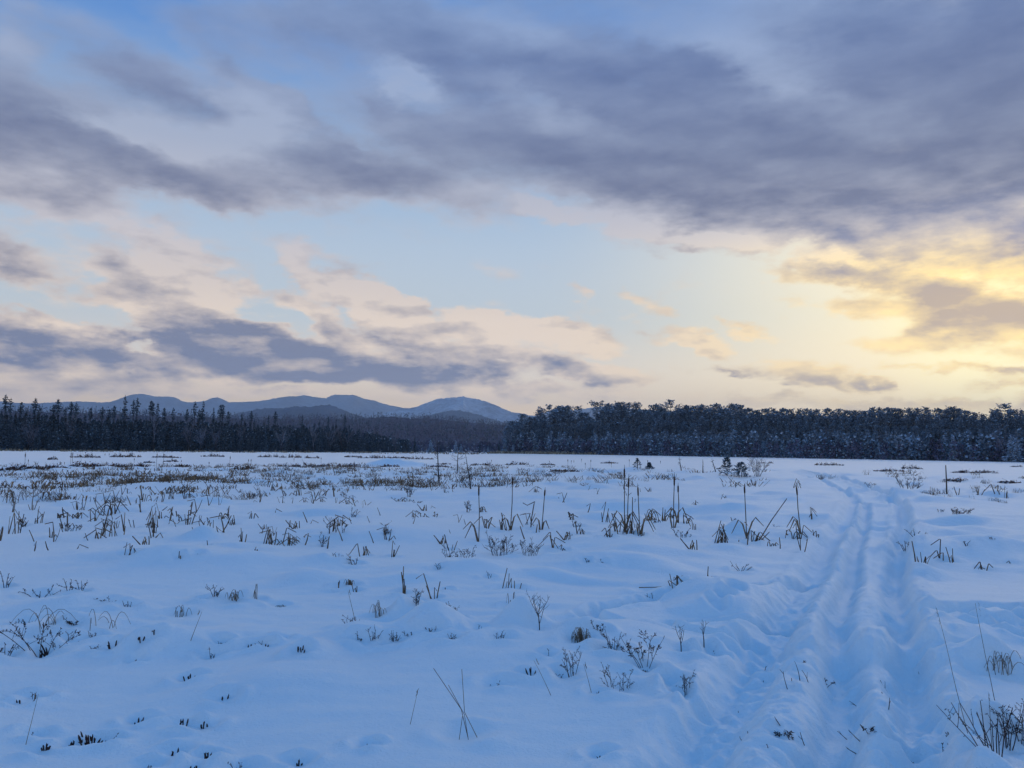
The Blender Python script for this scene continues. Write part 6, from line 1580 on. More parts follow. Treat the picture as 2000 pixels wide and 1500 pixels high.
def hill(name, pts, n, depth, rows, rough, spur, material, label, seed, power=1.25):
    p, t = resample(pts, n)
    V = []
    tt = np.concatenate([np.linspace(-1, 0, rows), np.linspace(0, 1, 8)[1:]])
    d = np.hypot(p[:, 0], p[:, 1]); ux, uy = p[:, 0]/d, p[:, 1]/d
    for q in tt:
        off = q*depth
        prof = (1-abs(q))**power
        x = p[:, 0]+ux*off; y = p[:, 1]+uy*off
        mid = abs(q)*(1-abs(q))*4
        sp = 1+mid*spur*(gnoise(t/(depth*.22)+2*gnoise(t/depth, q*2+t*0, seed+3), q*1.6+t*0, seed)-.1)
        z = p[:, 2]*prof*sp+rough*(gnoise(x/22, y/22, seed+1)+.6*gnoise(x/9, y/9, seed+2))*(1-abs(q))**.5
        V.append(np.stack([x, y, np.maximum(z, -.6) if abs(q) < 1 else z*0-.6], -1))
    V = np.concatenate(V)
    nt = n; i = np.arange(len(tt)-1)[:, None]*nt; j = np.arange(nt-1)[None, :]
    f = np.stack([i+j, i+j+1, i+nt+j+1, i+nt+j], -1).reshape(-1, 4)
    return link(name, mesh_np(name, V, f, False, [material]), kind='structure', label=label)

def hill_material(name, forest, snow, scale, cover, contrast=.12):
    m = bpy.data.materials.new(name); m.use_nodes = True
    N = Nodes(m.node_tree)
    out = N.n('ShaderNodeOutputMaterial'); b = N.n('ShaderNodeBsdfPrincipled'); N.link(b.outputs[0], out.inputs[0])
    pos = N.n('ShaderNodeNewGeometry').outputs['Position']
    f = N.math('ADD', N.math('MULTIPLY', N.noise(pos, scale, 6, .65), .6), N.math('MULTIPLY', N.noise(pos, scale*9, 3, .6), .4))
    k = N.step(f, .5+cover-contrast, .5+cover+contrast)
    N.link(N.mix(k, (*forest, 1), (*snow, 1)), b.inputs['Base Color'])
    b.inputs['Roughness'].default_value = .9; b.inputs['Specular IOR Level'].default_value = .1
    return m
hill("mountain", FAR_RANGE, 900, 1500, 40, 3.5, .5, hill_material("far_range_cover", (.10, .12, .18), (.40, .46, .56), .004, .02, .22), "pale blue far mountain range with two rounded summits", 21)  # forest and snow tones blued to paint in haze, here and on hills below
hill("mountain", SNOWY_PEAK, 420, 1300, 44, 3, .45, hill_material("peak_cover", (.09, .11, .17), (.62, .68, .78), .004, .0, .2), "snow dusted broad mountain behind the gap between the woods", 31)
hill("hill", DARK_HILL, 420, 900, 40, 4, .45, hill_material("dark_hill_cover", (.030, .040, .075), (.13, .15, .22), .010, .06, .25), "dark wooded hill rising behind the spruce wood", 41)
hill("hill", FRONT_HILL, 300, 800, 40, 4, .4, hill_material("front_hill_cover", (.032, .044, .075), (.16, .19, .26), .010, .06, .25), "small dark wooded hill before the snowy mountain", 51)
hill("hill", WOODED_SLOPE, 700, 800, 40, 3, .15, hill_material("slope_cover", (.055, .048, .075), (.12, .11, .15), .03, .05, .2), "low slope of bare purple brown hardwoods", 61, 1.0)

# ------------------------------------------------------------------ tree materials
BARK = mottled("bark", (.035, .028, .024), (.075, .062, .055), 6, c3=(.05, .042, .04))
def frosted(name, c1, c2, frost_haze, amount, c3):
    """needles with rime and snow where they lie flat, blue-grey also painting in haze"""
    m = bpy.data.materials.new(name); m.use_nodes = True
    N = Nodes(m.node_tree)
    out = N.n('ShaderNodeOutputMaterial'); b = N.n('ShaderNodeBsdfPrincipled'); N.link(b.outputs[0], out.inputs[0])
    t = N.n('ShaderNodeTexCoord'); geo = N.n('ShaderNodeNewGeometry'); oi = N.n('ShaderNodeObjectInfo')
    c = N.mix(N.step(N.noise(t.outputs['Object'], 1.3, 3), .35, .65), (*c1, 1), (*c2, 1))
    c = N.mix(N.math('MULTIPLY', oi.outputs['Random'], .6), c, (*c3, 1))
    sp = N.n('ShaderNodeSeparateXYZ'); N.link(geo.outputs['True Normal'], sp.inputs[0])
    up = N.math('ABSOLUTE', sp.outputs[2])
    f = N.math('MULTIPLY', N.step(up, .35, .95), N.step(N.noise(t.outputs['Object'], 2.1, 4, .7), .62-amount, .80-amount))
    N.link(N.mix(f, c, (*frost_haze, 1)), b.inputs['Base Color'])
    b.inputs['Roughness'].default_value = .85; b.inputs['Specular IOR Level'].default_value = .15
    return m
NEEDLE = frosted("spruce_needles", (.036, .055, .066), (.074, .100, .115), (.32, .38, .45), .13, (.052, .072, .092))  # needle and frost tones raised and blued, painting haze over the woods
PINE_NEEDLE = frosted("pine_needles", (.090, .122, .152), (.155, .195, .235), (.46, .54, .64), .26, (.122, .152, .196))
SNOWY_NEEDLE = frosted("snowy_needles", (.070, .098, .124), (.135, .170, .205), (.50, .57, .67), .31, (.12, .15, .19))
SNOWLOAD = mottled("branch_snow", (.36, .42, .50), (.56, .61, .68), 2.0)
FROSTTWIG = mottled("frosted_twigs", (.13, .115, .13), (.30, .29, .33), 2.5, c3=(.15, .13, .15))
RUST = mottled("larch_twigs", (.075, .045, .030), (.12, .075, .045), 3.0)

class Geo:
    """collects loose quads and tubes for one mesh"""
    def __init__(s): s.v = []; s.f = []; s.m = []
    def quad(s, c, a, b, mi=0):
        n = len(s.v)
        s.v += [tuple(c-a-b*.35), tuple(c-a*.1-b), tuple(c+a-b*.1), tuple(c-a*.05+b)]
        s.f.append((n, n+1, n+2, n+3)); s.m.append(mi)
    def tube(s, pts, rad, k=5, mi=0, cap=True):
        base = len(s.v); npt = len(pts)
        prev = None
        for i, p in enumerate(pts):
            d = Vector(pts[min(i+1, npt-1)])-Vector(pts[max(i-1, 0)])
            if d.length < 1e-9: d = Vector((0, 0, 1))
            d.normalize()
            if prev is None: u = d.orthogonal().normalized()
            else:
                u = prev-d*prev.dot(d)
                u = u.normalized() if u.length > 1e-6 else d.orthogonal().normalized()
            prev = u; w = d.cross(u); r = rad[i] if hasattr(rad, '__len__') else rad
            for j in range(k):
                a = 2*math.pi*j/k
                s.v.append(tuple(Vector(p)+u*(math.cos(a)*r)+w*(math.sin(a)*r)))
        for i in range(npt-1):
            for j in range(k):
                s.f.append((base+i*k+j, base+i*k+(j+1) % k, base+(i+1)*k+(j+1) % k, base+(i+1)*k+j)); s.m.append(mi)
        if cap:
            e = base+(npt-1)*k
            s.f.append(tuple(range(e, e+k))); s.m.append(mi)
            s.f.append(tuple(reversed(range(base, base+k)))); s.m.append(mi)
    def blade(s, pts, wid, normal, mi=0):
        """a flat leaf with a fold: two strips"""
        base = len(s.v); n = Vector(normal)
        for i, p in enumerate(pts):
            d = (Vector(pts[min(i+1, len(pts)-1)])-Vector(pts[max(i-1, 0)])).normalized()
            w = d.cross(n); w = w.normalized() if w.length > 1e-5 else d.orthogonal().normalized()
            nn = w.cross(d); r = wid[i]
            s.v += [tuple(Vector(p)+w*r), tuple(Vector(p)+nn*r*.45), tuple(Vector(p)-w*r), tuple(Vector(p)-nn*r*.25)]
        for i in range(len(pts)-1):
            for j in range(4):
                s.f.append((base+i*4+j, base+i*4+(j+1) % 4, base+i*4+4+(j+1) % 4, base+i*4+4+j)); s.m.append(mi)
    def mesh(s, name, mats, smooth=False):
        me = bpy.data.meshes.new(name); me.from_pydata(s.v, [], s.f)
        for m in mats: me.materials.append(m)
        me.polygons.foreach_set("material_index", s.m)
        if smooth: me.polygons.foreach_set("use_smooth", [True]*len(s.f))
        me.update()
        return me

def rv(rg, s=1.0):
    return Vector((rg.uniform(-s, s), rg.uniform(-s, s), rg.uniform(-s, s)))

def trunk_geo(H, r0, rg, lean=.02, k=6):
    g = Geo(); n = 7; pts = []; x = y = 0
    for i in range(n):
        t = i/(n-1); pts.append((x, y, -.5+t*(H+.5))); x += rg.uniform(-lean, lean)*H/6; y += rg.uniform(-lean, lean)*H/6
    g.tube(pts, [max(.02, r0*(1-i/(n-1))**.8) for i in range(n)], k)
    return g

def spruce_variant(H, R, snow, seed, clear=.04, club=False, dens=1.0, taper=.8):
    rg = random.Random(seed)
    tg = trunk_geo(H, H*.011+.03, rg)
    g = Geo(); z = H*clear
    while z < H*.985:
        t = z/H
        r = R*(1-t)**taper*rg.uniform(.7, 1.15)+.10
        if t < .18: r *= .65+t*2
        if club:
            r = (.16*R+.06)*rg.uniform(.4, 1.5) if t < .72 else R*.75*math.sin(min(1, (1-t)/.28)*2.6)**.8*rg.uniform(.7, 1.1)
        n = max(3, int((4+r*1.6)*dens*rg.uniform(.7, 1.1)))
        if club and t < .72 and rg.random() < .55: n = rg.choice((0, 1, 2))
        a0 = rg.uniform(0, 6.28)
        for i in range(n):
            a = a0+6.283*i/n+rg.uniform(-.35, .35); L = r*rg.uniform(.55, 1.12)
            dirv = Vector((math.cos(a), math.sin(a), 0)); side = Vector((-dirv.y, dirv.x, 0))
            droop = rg.uniform(.15, .55) if t < .8 else rg.uniform(-.5, .1)
            k = max(1, int(L/.34+.5))
            for j in range(k):
                f = (j+.6)/k*L
                c = dirv*f+Vector((0, 0, z-droop*f+.12*f*f/(L+.01)))+rv(rg, .07)
                wd = (.30*(1-.5*j/k)+.08)*rg.uniform(.7, 1.25)
                ax = (dirv+Vector((0, 0, -droop+rg.uniform(-.3, .2)))).normalized()*rg.uniform(.22, .38)
                bx_ = (side+Vector((0, 0, rg.uniform(-.9, .9)))).normalized()*wd
                g.quad(c, ax, bx_, 0)
                if rg.random() < .55:
                    g.quad(c+rv(rg, .12)-Vector((0, 0, .12)), (dirv*.5+Vector((0, 0, -1))+rv(rg, .5)).normalized()*.26, side*.2+rv(rg, .08), 0)
                if rg.random() < snow:
                    g.quad(c+Vector((0, 0, .07)), dirv*rg.uniform(.10, .2)+Vector((0, 0, -droop*.16)), side*wd*rg.uniform(.35, .75)+Vector((0, 0, rg.uniform(-.08, .08))), 1)
        z += (.20+.014*H)*rg.uniform(.8, 1.2)*(1 if not club or t > .7 else 1.5)/max(.7, dens)
    g.quad(Vector((0, 0, H*.99)), Vector((0, 0, .35)), Vector((.07, 0, 0)), 0)
    g.quad(Vector((0, 0, H*.98)), Vector((0, 0, .3)), Vector((0, .07, 0)), 0)
    return tg, g

def pine_variant(H, R, seed, snow=.05, base=.40, flat=False, dens=1.0):
    rg = random.Random(seed)
    tg = trunk_geo(H*.97, H*.012+.05, rg, .03)
    g = Geo(); z = H*base
    limb = Geo()
    while z < H*.97:
        t = (z/H-base)/(1-base)
        prof = min(1, .55+t*1.8)*(1-t)**(.42 if not flat else .36)*rg.uniform(.65, 1.15)
        n = rg.choice((4, 5, 5, 6)) if not flat else rg.choice((2, 3, 3, 4))
        a0 = rg.uniform(0, 6.28)
        for i in range(n):
            a = a0+6.283*i/n+rg.uniform(-.4, .4); L = max(.28, R*prof*rg.uniform(.6, 1.12))
            up = rg.uniform(.10, .40)+(.35 if not flat else .55)*t
            dirv = Vector((math.cos(a), math.sin(a), 0)); side = Vector((-dirv.y, dirv.x, 0))
            tip = dirv*L+Vector((0, 0, z+up*L))
            limb.tube([(0, 0, z), tuple(dirv*L*.5+Vector((0, 0, z+up*L*.35))), tuple(tip)], [.06, .04, .012], 3)
            k = max(2, int(L/.36))
            for j in range(k):
                f = (.30+.70*(j+.5)/k) if not flat else (.42+.58*(j+.5)/k)
                c0 = dirv*L*f+Vector((0, 0, z+up*L*f*f))
                for _ in range(int(5.5*dens+rg.random())):
                    c = c0+Vector((rg.gauss(0, .19), rg.gauss(0, .19), rg.gauss(.05, .13)))
                    ax = (dirv*.8+Vector((0, 0, rg.uniform(-.1, .8)))+rv(rg, .8)).normalized()*rg.uniform(.14, .28)
                    b = rv(rg).normalized()*rg.uniform(.09, .19)
                    g.quad(c, ax, b, 0)
                if rg.random() < snow:
                    g.quad(c0+Vector((0, 0, .18)), dirv*.2, side*.2, 1)
        z += rg.uniform(.34, .58)*(1 if not flat else 1.45)
    for _ in range(int(40*dens)):
        q = rg.random()
        c = Vector((rg.gauss(0, .34*(1-q)+.04), rg.gauss(0, .34*(1-q)+.04), H*(.91+.085*q)))
        g.quad(c, (Vector((0, 0, .8))+rv(rg, .7)).normalized()*.22, rv(rg).normalized()*.13, 0)
    return tg, g, limb

def bare_variant(H, seed, spread=.4):
    rg = random.Random(seed); tg = Geo(); g = Geo()
    def grow(p, d, L, r, lev):
        n = 3; pts = [p]
        for i in range(n):
            d = (d+rv(rg, .16)+Vector((0, 0, .05))).normalized(); p = p+d*L/n; pts.append(p)
        (tg if lev == 0 else g).tube([tuple(q) for q in pts], [r*(1-.55*i/n) for i in range(n+1)], 4 if lev == 0 else 3, 0, False)
        if lev < 3:
            for i in range(rg.choice((3, 4, 4)) if lev else 7):
                q = pts[rg.choice((1, 2, 3))] if lev else pts[0].lerp(pts[-1], rg.uniform(.3, .98))
                nd = (d+rv(rg, .75*spread*2)).normalized()
                grow(q, nd, L*rg.uniform(.38, .62), r*.5, lev+1)
    for _ in range(rg.choice((1, 2, 2))):
        grow(Vector((rg.uniform(-.3, .3), rg.uniform(-.3, .3), -.3)), (Vector((0, 0, 1))+rv(rg, .18)).normalized(), H*.8, H*.012+.02, 0)
    return tg, g

PROTO = {}
def add_proto(key, parts): PROTO.setdefault(key, []).append(parts)
for i in range(5):
    tg, g = spruce_variant(10, 1.75+.12*i, .035, 100+i, taper=.85)
    add_proto('spruce', [('trunk', tg.mesh('trunk', [BARK])), ('crown', g.mesh('crown', [NEEDLE, SNOWLOAD]))])
for i in range(4):
    tg, g = spruce_variant(14, 1.35+.1*i, .01, 120+i, clear=.12, club=True, dens=.9)
    add_proto('spire', [('trunk', tg.mesh('trunk', [BARK])), ('crown', g.mesh('crown', [NEEDLE, SNOWLOAD]))])
for i in range(3):
    tg, g = spruce_variant(14, 1.7, .02, 140+i, clear=.05, dens=.85, taper=.75)
    add_proto('tall', [('trunk', tg.mesh('trunk', [BARK])), ('crown', g.mesh('crown', [NEEDLE, SNOWLOAD]))])
for i in range(5):
    tg, g = spruce_variant(7, 1.7+.1*i, .34, 160+i, clear=.02, dens=1.05, taper=.7)
    add_proto('snowy', [('trunk', tg.mesh('trunk', [BARK])), ('crown', g.mesh('crown', [SNOWY_NEEDLE, SNOWLOAD]))])
for i in range(6):
    tg, g, lb = pine_variant(14, 2.5+.15*i, 180+i, base=.30+.03*i)
    add_proto('pine', [('trunk', tg.mesh('trunk', [BARK])), ('limbs', lb.mesh('limbs', [BARK])), ('crown', g.mesh('crown', [PINE_NEEDLE, SNOWLOAD]))])
for i in range(3):
    tg, g, lb = pine_variant(14, 2.9, 195+i, base=.42, flat=True, snow=.03, dens=1.15)
    add_proto('ragged', [('trunk', tg.mesh('trunk', [BARK])), ('limbs', lb.mesh('limbs', [BARK])), ('crown', g.mesh('crown', [PINE_NEEDLE, SNOWLOAD]))])
for i in range(4):
    tg, g = bare_variant(6, 210+i)
    add_proto('bare', [('trunk', tg.mesh('trunk', [BARK])), ('twigs', g.mesh('twigs', [FROSTTWIG]))])
PROTO_H = dict(spruce=10, spire=14, tall=14, snowy=7, pine=14, ragged=14, bare=6)
TREE_NAME = dict(spruce='spruce_tree', spire='spruce_tree', tall='spruce_tree', snowy='snowy_spruce_tree', pine='pine_tree', ragged='pine_tree', bare='bare_tree')
TREE_CAT = dict(spruce='spruce tree', spire='spruce tree', tall='spruce tree', snowy='spruce tree', pine='pine tree', ragged='pine tree', bare='bare tree')
trg = random.Random(5)
for (kind, var, x, y, h, wide, label, *gi) in TREES:
    label, group = TREE_ALIKE[label] if not gi else (label, TREE_GROUP[gi[0]])
    parts = PROTO[kind][var % len(PROTO[kind])]
    r = bpy.data.objects.new(TREE_NAME[kind], None); COL.objects.link(r)
    r.empty_display_size = .3
    s = h/PROTO_H[kind]
    r.location = (x, y, 0); r.scale = (s*wide, s*wide, s); r.rotation_euler = (0, 0, trg.uniform(0, 6.28))
    r['label'] = label; r['category'] = TREE_CAT[kind]
    if group: r['group'] = group
    for nm, me in parts:
        c = bpy.data.objects.new(nm, me); COL.objects.link(c); c.parent = r
        if nm in ('twigs', 'limbs'): c['kind'] = 'stuff'

# the trees standing deeper in the woods read as one dark mass
def wood(name, spots, materials, label, seed):
    rg = np.random.RandomState(seed); V = []; M = []
    for (x, y, h, w, mi) in spots:
        n = int(34+h*6)
        t = rg.rand(n)**.8; a = rg.rand(n)*6.283
        r = w*(1-t)**.7*np.sqrt(rg.rand(n))+.1
        c = np.stack([x+r*np.cos(a), y+r*np.sin(a), t*h], -1)
        d1 = rg.randn(n, 3); d1 /= np.linalg.norm(d1, axis=1)[:, None]; d2 = rg.randn(n, 3); d2 -= (d2*d1).sum(1)[:, None]*d1; d2 /= np.linalg.norm(d2, axis=1)[:, None]
        s = (h*.028+.18)*(.6+.8*rg.rand(n))[:, None]
        d1 *= s; d2 *= s*.7; d1[:, 2] *= 1.2
        V.append(np.stack([c-d1, c-d2, c+d1, c+d2], 1).reshape(-1, 3)); mm = np.full(n, mi)
        mm[rg.rand(n) < .04] = len(materials)-1
        M.append(mm)
    V = np.concatenate(V); f = np.arange(len(V)).reshape(-1, 4)
    return link(name, mesh_np(name, V, f, False, materials, np.concatenate(M)), kind='stuff', label=label)
HARDWOOD = mottled("bare_hardwood", (.070, .062, .095), (.135, .12, .17), .2, coord='World')
def wood_spots(rects, seed):
    rg = random.Random(seed); out = []
    for (x0, y0, x1, y1, depth, n, h0, h1, hr, wd, mi) in rects:
        for _ in range(n):
            t = rg.random(); q = rg.random()
            d = math.hypot(x0+(x1-x0)*t, y0+(y1-y0)*t); k = 1+q*depth/d
            h = (h0+(h1-h0)*t)*rg.uniform(1-hr, 1+hr*.3)
            out.append(((x0+(x1-x0)*t)*k, (y0+(y1-y0)*t)*k, h, wd*rg.uniform(.7, 1.2), mi))
    return out
wood("spruce_wood", wood_spots(WOOD_SPRUCE, 3), [NEEDLE, HARDWOOD, SNOWLOAD], "dense dark mass of spruces deeper in the wood", 4)
wood("pine_wood", wood_spots(WOOD_PINE, 6), [PINE_NEEDLE, HARDWOOD, SNOWY_NEEDLE, SNOWLOAD], "dense dark mass of pines deeper in the wood", 7)
# hardwoods on the slope beyond
def slope_spots(seed):
    rg = random.Random(seed); out = []
    P = np.array(WOODED_SLOPE, float); azs = np.arctan2(P[:, 0], P[:, 1])
    for _ in range(5200):
        a = rg.uniform(-.62, .12); q = rg.random()**.8
        D_ = 1500-800*q; z = float(np.interp(a, azs, P[:, 2]))*(1-q)
        out.append((math.sin(a)*D_, math.cos(a)*D_, z, q, rg.random()))
    return out
def slope_wood():
    rg = np.random.RandomState(11); V = []; M = []
    for (x, y, z, q, u) in slope_spots(12):
        n = 12; h = 9+6*u; a = rg.rand(n)*6.283; t = rg.rand(n); ev = u > .82
        r = (3.2*(1-t) if ev else 3.6*np.sin(t*2.6+.3))*np.sqrt(rg.rand(n))
        c = np.stack([x+r*np.cos(a), y+r*np.sin(a), z-1+t*h], -1)
        d1 = rg.randn(n, 3); d1 /= np.linalg.norm(d1, axis=1)[:, None]; d2 = np.cross(d1, rg.randn(n, 3)); d2 /= np.linalg.norm(d2, axis=1)[:, None]
        s = (.7+.6*rg.rand(n))[:, None]
        d1[:, 2] *= 1.6; d1 *= s; d2 *= s*.45
        V.append(np.stack([c-d1, c-d2, c+d1, c+d2], 1).reshape(-1, 3)); M.append(np.full(n, 1 if ev else 0))
    V = np.concatenate(V)
    link("hardwood_forest", mesh_np("hardwood_forest", V, np.arange(len(V)).reshape(-1, 4), False, [HARDWOOD, NEEDLE], np.concatenate(M)), kind='stuff', label='purple brown leafless forest on the low slope behind the marsh')
slope_wood()
# ------------------------------------------------------------------ marsh plants
REED = mottled("dead_reed", (.10, .066, .040), (.30, .205, .115), 9, c3=(.12, .085, .06))
REEDWET = mottled("wet_reed", (.065, .042, .030), (.16, .105, .066), 12, c3=(.07, .05, .04))
HEAD = mottled("cattail_head", (.040, .022, .014), (.085, .046, .026), 40, bump=.002)
TWIG = mottled("twig_bark", (.030, .019, .020), (.075, .050, .046), 30, c3=(.04, .028, .028))
BUD = mottled("dark_leaves", (.030, .014, .013), (.070, .030, .024), 20, c3=(.028, .018, .018))
GRASS = mottled("dry_grass", (.15, .115, .08), (.30, .23, .15), 8, c3=(.09, .07, .055))
HEATH = mottled("heath_leaves", (.070, .024, .018), (.125, .050, .034), 3, c3=(.065, .035, .025))
STRAW = mottled("sedge_straw", (.13, .080, .045), (.33, .22, .12), 4, c3=(.12, .075, .05))

SHORE_STRAW = mottled("shore_straw", (.27, .20, .13), (.50, .40, .27), .3, coord="World")

class Plant:
    def __init__(s, name, cat, label, x, y, group):
        s.o = bpy.data.objects.new(name, None); COL.objects.link(s.o); s.o.empty_display_size = .05
        s.o.location = (x, y, zat(x, y)); s.o['label'] = label; s.o['category'] = cat
        if group: s.o['group'] = group
    def part(s, name, g, mats, smooth=False, parent=None, stuff=False):
        c = bpy.data.objects.new(name, g.mesh(name, mats, smooth)); COL.objects.link(c); c.parent = parent or s.o
        if stuff: c['kind'] = 'stuff'
        return c

def curve(p0, d0, L, n, bend=(0, 0, 0), jit=0.0, rg=None):
    p = Vector(p0); d = Vector(d0).normalized(); b = Vector(bend); pts = [p.copy()]
    for i in range(n):
        d = (d+b/n+(rv(rg, jit) if jit else Vector())).normalized(); p = p+d*(L/n); pts.append(p.copy())
    return pts

def thick(D, r, px=.55):
    """stems are a little stouter further off, as old stalks stand in bundles"""
    return max(r, min(px*D/804, r*2.6))

def reed_stalk(P, D, rg, base, h, out, style, k):
    g = Geo(); w = thick(D, rg.uniform(.0035, .0075), .48)
    a = rg.uniform(0, 6.28) if abs(out) < 1e-6 else (0 if out > 0 else math.pi)
    sx = out; sy = rg.uniform(-.25, .25)*abs(h)
    b = Vector((base[0], base[1], -.06)); nrm = Vector((rg.uniform(-.6, .6), -1, rg.uniform(-.2, .2)))
    if style == 'tri':
        top = Vector((base[0]*.25+rg.gauss(0, .10)*h, base[1]*.5, h*(rg.uniform(.4, .95) if k else 1)))
        pts = [b, b.lerp(top, .5)+rv(rg, .012*h), top]
        if rg.random() < .5: pts.append(top+Vector((rg.choice((-1, 1))*rg.uniform(.1, .35)*h, rg.uniform(-.1, .1), -rg.uniform(.2, .8)*h)))
    elif style == 'arch' and rg.random() < .45:
        d = rg.choice((-1, 1)); R_ = h*rg.uniform(.25, .55); top = h*rg.uniform(.6, 1)
        pts = [b+Vector((0, 0, 0))]
        for i in range(1, 7):
            t = i/6*rg.uniform(.95, 1.0); an = math.pi*t*.95
            pts.append(Vector((base[0]+d*R_*(1-math.cos(an))*.6, base[1]+sy*t, top*math.sin(an)-.02)))
    elif style in ('bent', 'arch'):
        top = Vector((base[0]+out*.3+rg.gauss(0, .2)*h, base[1]+sy*.5, h*(rg.uniform(.3, .95) if k else 1)))
        d = rg.choice((-1, 1)); L = h*rg.uniform(.5, 1.1)
        knee = top; tip = top+Vector((d*L*rg.uniform(.4, .9), rg.uniform(-.2, .2)*L, -min(top.z*1.02, L*rg.uniform(.3, 1))))
        pts = [b, b.lerp(knee, .55)+rv(rg, .01*h), knee, knee.lerp(tip, .12)+Vector((0, 0, .012)), tip]
    elif style == 'fallen':
        d = rg.choice((-1, 1)) if k else 1
        pts = [Vector((-out*1.0, base[1], .02)), Vector((0, base[1]+.03, h*.45)), Vector((out*1.0, base[1]+.02, h*.9))]
    elif style == 'stub':
        top = Vector((base[0]+out*.25+rg.gauss(0, .13)*h, base[1]+rg.gauss(0, .1)*h, h*rg.uniform(.22, .9) if k else h))
        pts = [b, b.lerp(top, .5)+rv(rg, .008), top]; w *= 1.3
    else:
        top = Vector((base[0]+out*.5+rg.gauss(0, .24)*h, base[1]+sy, h*rg.uniform(.3, .95) if k else h))
        pts = [b, b.lerp(top, .5)+rv(rg, .02*h), top]
        if rg.random() < .3: pts.append(top+Vector((rg.uniform(-.3, .3)*h, 0, -rg.uniform(.1, .4)*h)))
    n = len(pts)
    g.blade(pts, [w*(1-.35*i/(n-1)) for i in range(n)], nrm)
    P.part('stalk', g, [REED if rg.random() < .6 else REEDWET])

def make_reeds(P, D, h, w, n, lean, style, rg):
    if style == 'arch': h *= .88
    if n > 5: n = int(5+(n-5)*.7)
    for k in range(n):
        out = w*.5*(2*(k+.5)/n-1) if n > 1 else (w*.5 if style == 'fallen' else 0)
        if style in ('tri',): base = (out*1.0, rg.uniform(-.3, .3)*w)
        elif style == 'fallen': base = (0, rg.uniform(-.02, .02)); 
        else: base = (out*rg.uniform(.1, .8), rg.uniform(-.3, .3)*w)
        reed_stalk(P, D, rg, base, h, out, style if rg.random() < .8 or n < 3 else rg.choice(('stub', 'std', 'bent')), k)

def make_cattail(P, D, h, w, n, lean, style, rg):
    g = Geo(); r = thick(D, .0042, .44); top = Vector((lean*h, 0, h))
    hl = max(.10, min(.20, w)) if n else w
    mid = top*.5+Vector((rg.uniform(-.02, .02)*h, 0, 0))
    g.tube([(0, 0, -.06), tuple(top*.25+(mid-top*.5)*.7), tuple(mid), tuple(top*.8), tuple(top*(1-hl/h*.3))], [r*1.15, r, r, r*.85, r*.6], 5)
    P.part('stem', g, [REEDWET])
    g = Geo(); R_ = thick(D, .011, .75); c0 = top*(1-(hl*1.45)/h); c1 = top*(1-(hl*.42)/h)
    pts = [c0.lerp(c1, t) for t in (0, .05, .18, .5, .82, .95, 1)]
    g.tube([tuple(p) for p in pts], [R_*f for f in (.35, .8, 1, 1.08, 1, .75, .3)], 8)
    hd = P.part('seed_head', g, [HEAD], True)
    g = Geo(); g.tube([tuple(c1), tuple(top)], [r*.75, r*.35], 4)
    P.part('spike', g, [REEDWET], parent=hd)
    for k in range(n):
        L = h*rg.uniform(.22, .42); d = rg.choice((-1, 1)); g = Geo()
        pts = [Vector((rg.uniform(-.03, .03), rg.uniform(-.03, .03), -.05)), Vector((d*L*.22, rg.uniform(-.05, .05), L*.75)), Vector((d*L*.4, 0, L*.95)), Vector((d*L*.75, 0, L*rg.uniform(.1, .6)))]
        g.blade(pts, [thick(D, .007, .7)*f for f in (1, 1, .85, .4)], (0, -1, .2))
        P.part('leaf', g, [REED])

def make_stalk(P, D, h, w, n, lean, style, rg):
    g = Geo(); r = thick(D, .006, .6)*(2.2 if w > .13 else 1)
    if style == 'bent':
        pts = [(0, 0, -.06), (lean*h*.3, 0, h*.4), (lean*h, 0, h*.9), (lean*h+.02, 0, h), (lean*h-.25*h, .02, h*.86), (lean*h-.42*h, .03, h*.95)]
    else:
        pts = [(0, 0, -.06), (lean*h*.48+.008, 0, h*.5), (lean*h, 0, h)]
    g.tube(pts, [r*(1-.4*i/(len(pts)-1)) for i in range(len(pts))], 5)
    P.part('stem', g, [REEDWET])
    g = Geo(); g.blade([(0.02, .02, -.05), (.08*h+.02, 0, .16*h), (.2*h, 0, .02*h)], [.008, .007, .003], (0, -1, 0)); P.part('leaf', g, [REED])

def twig_mesh(rg, D, base, d, L, r, side, buds, bend=(0, 0, .25), lev=2, budsize=.014):
    """one stem with its side twigs; returns geometry of stem and of buds"""
    g = Geo(); bd = Geo()
    def grow(p, d, L, r, lev):
        pts = curve(p, d, L, 4, bend, .10, rg)
        g.tube([tuple(q) for q in pts], [r*(1-.5*i/4) for i in range(5)], 4 if r > .003 else 3)
        if buds:
            for q in pts[2:]:
                for _ in range(buds):
                    if rg.random() < .75:
                        a = (d+rv(rg, .9)).normalized()*budsize*rg.uniform(.7, 1.5); b = a.orthogonal().normalized()*budsize*rg.uniform(.25, .5)
                        bd.quad(q+a*.8+rv(rg, .004), a, b)
        if lev > 0:
            for _ in range(side if lev > 1 else max(1, side-1)):
                t = rg.uniform(.3, .95); i = min(3, int(t*4)); q = pts[i].lerp(pts[i+1], t*4-i)
                nd = (d+rv(rg, .75)); nd.z = abs(nd.z)*.7+.2
                grow(q, nd, L*rg.uniform(.25, .5), r*.62, lev-1)
    grow(Vector(base), Vector(d), L, r, lev)
    return g, bd

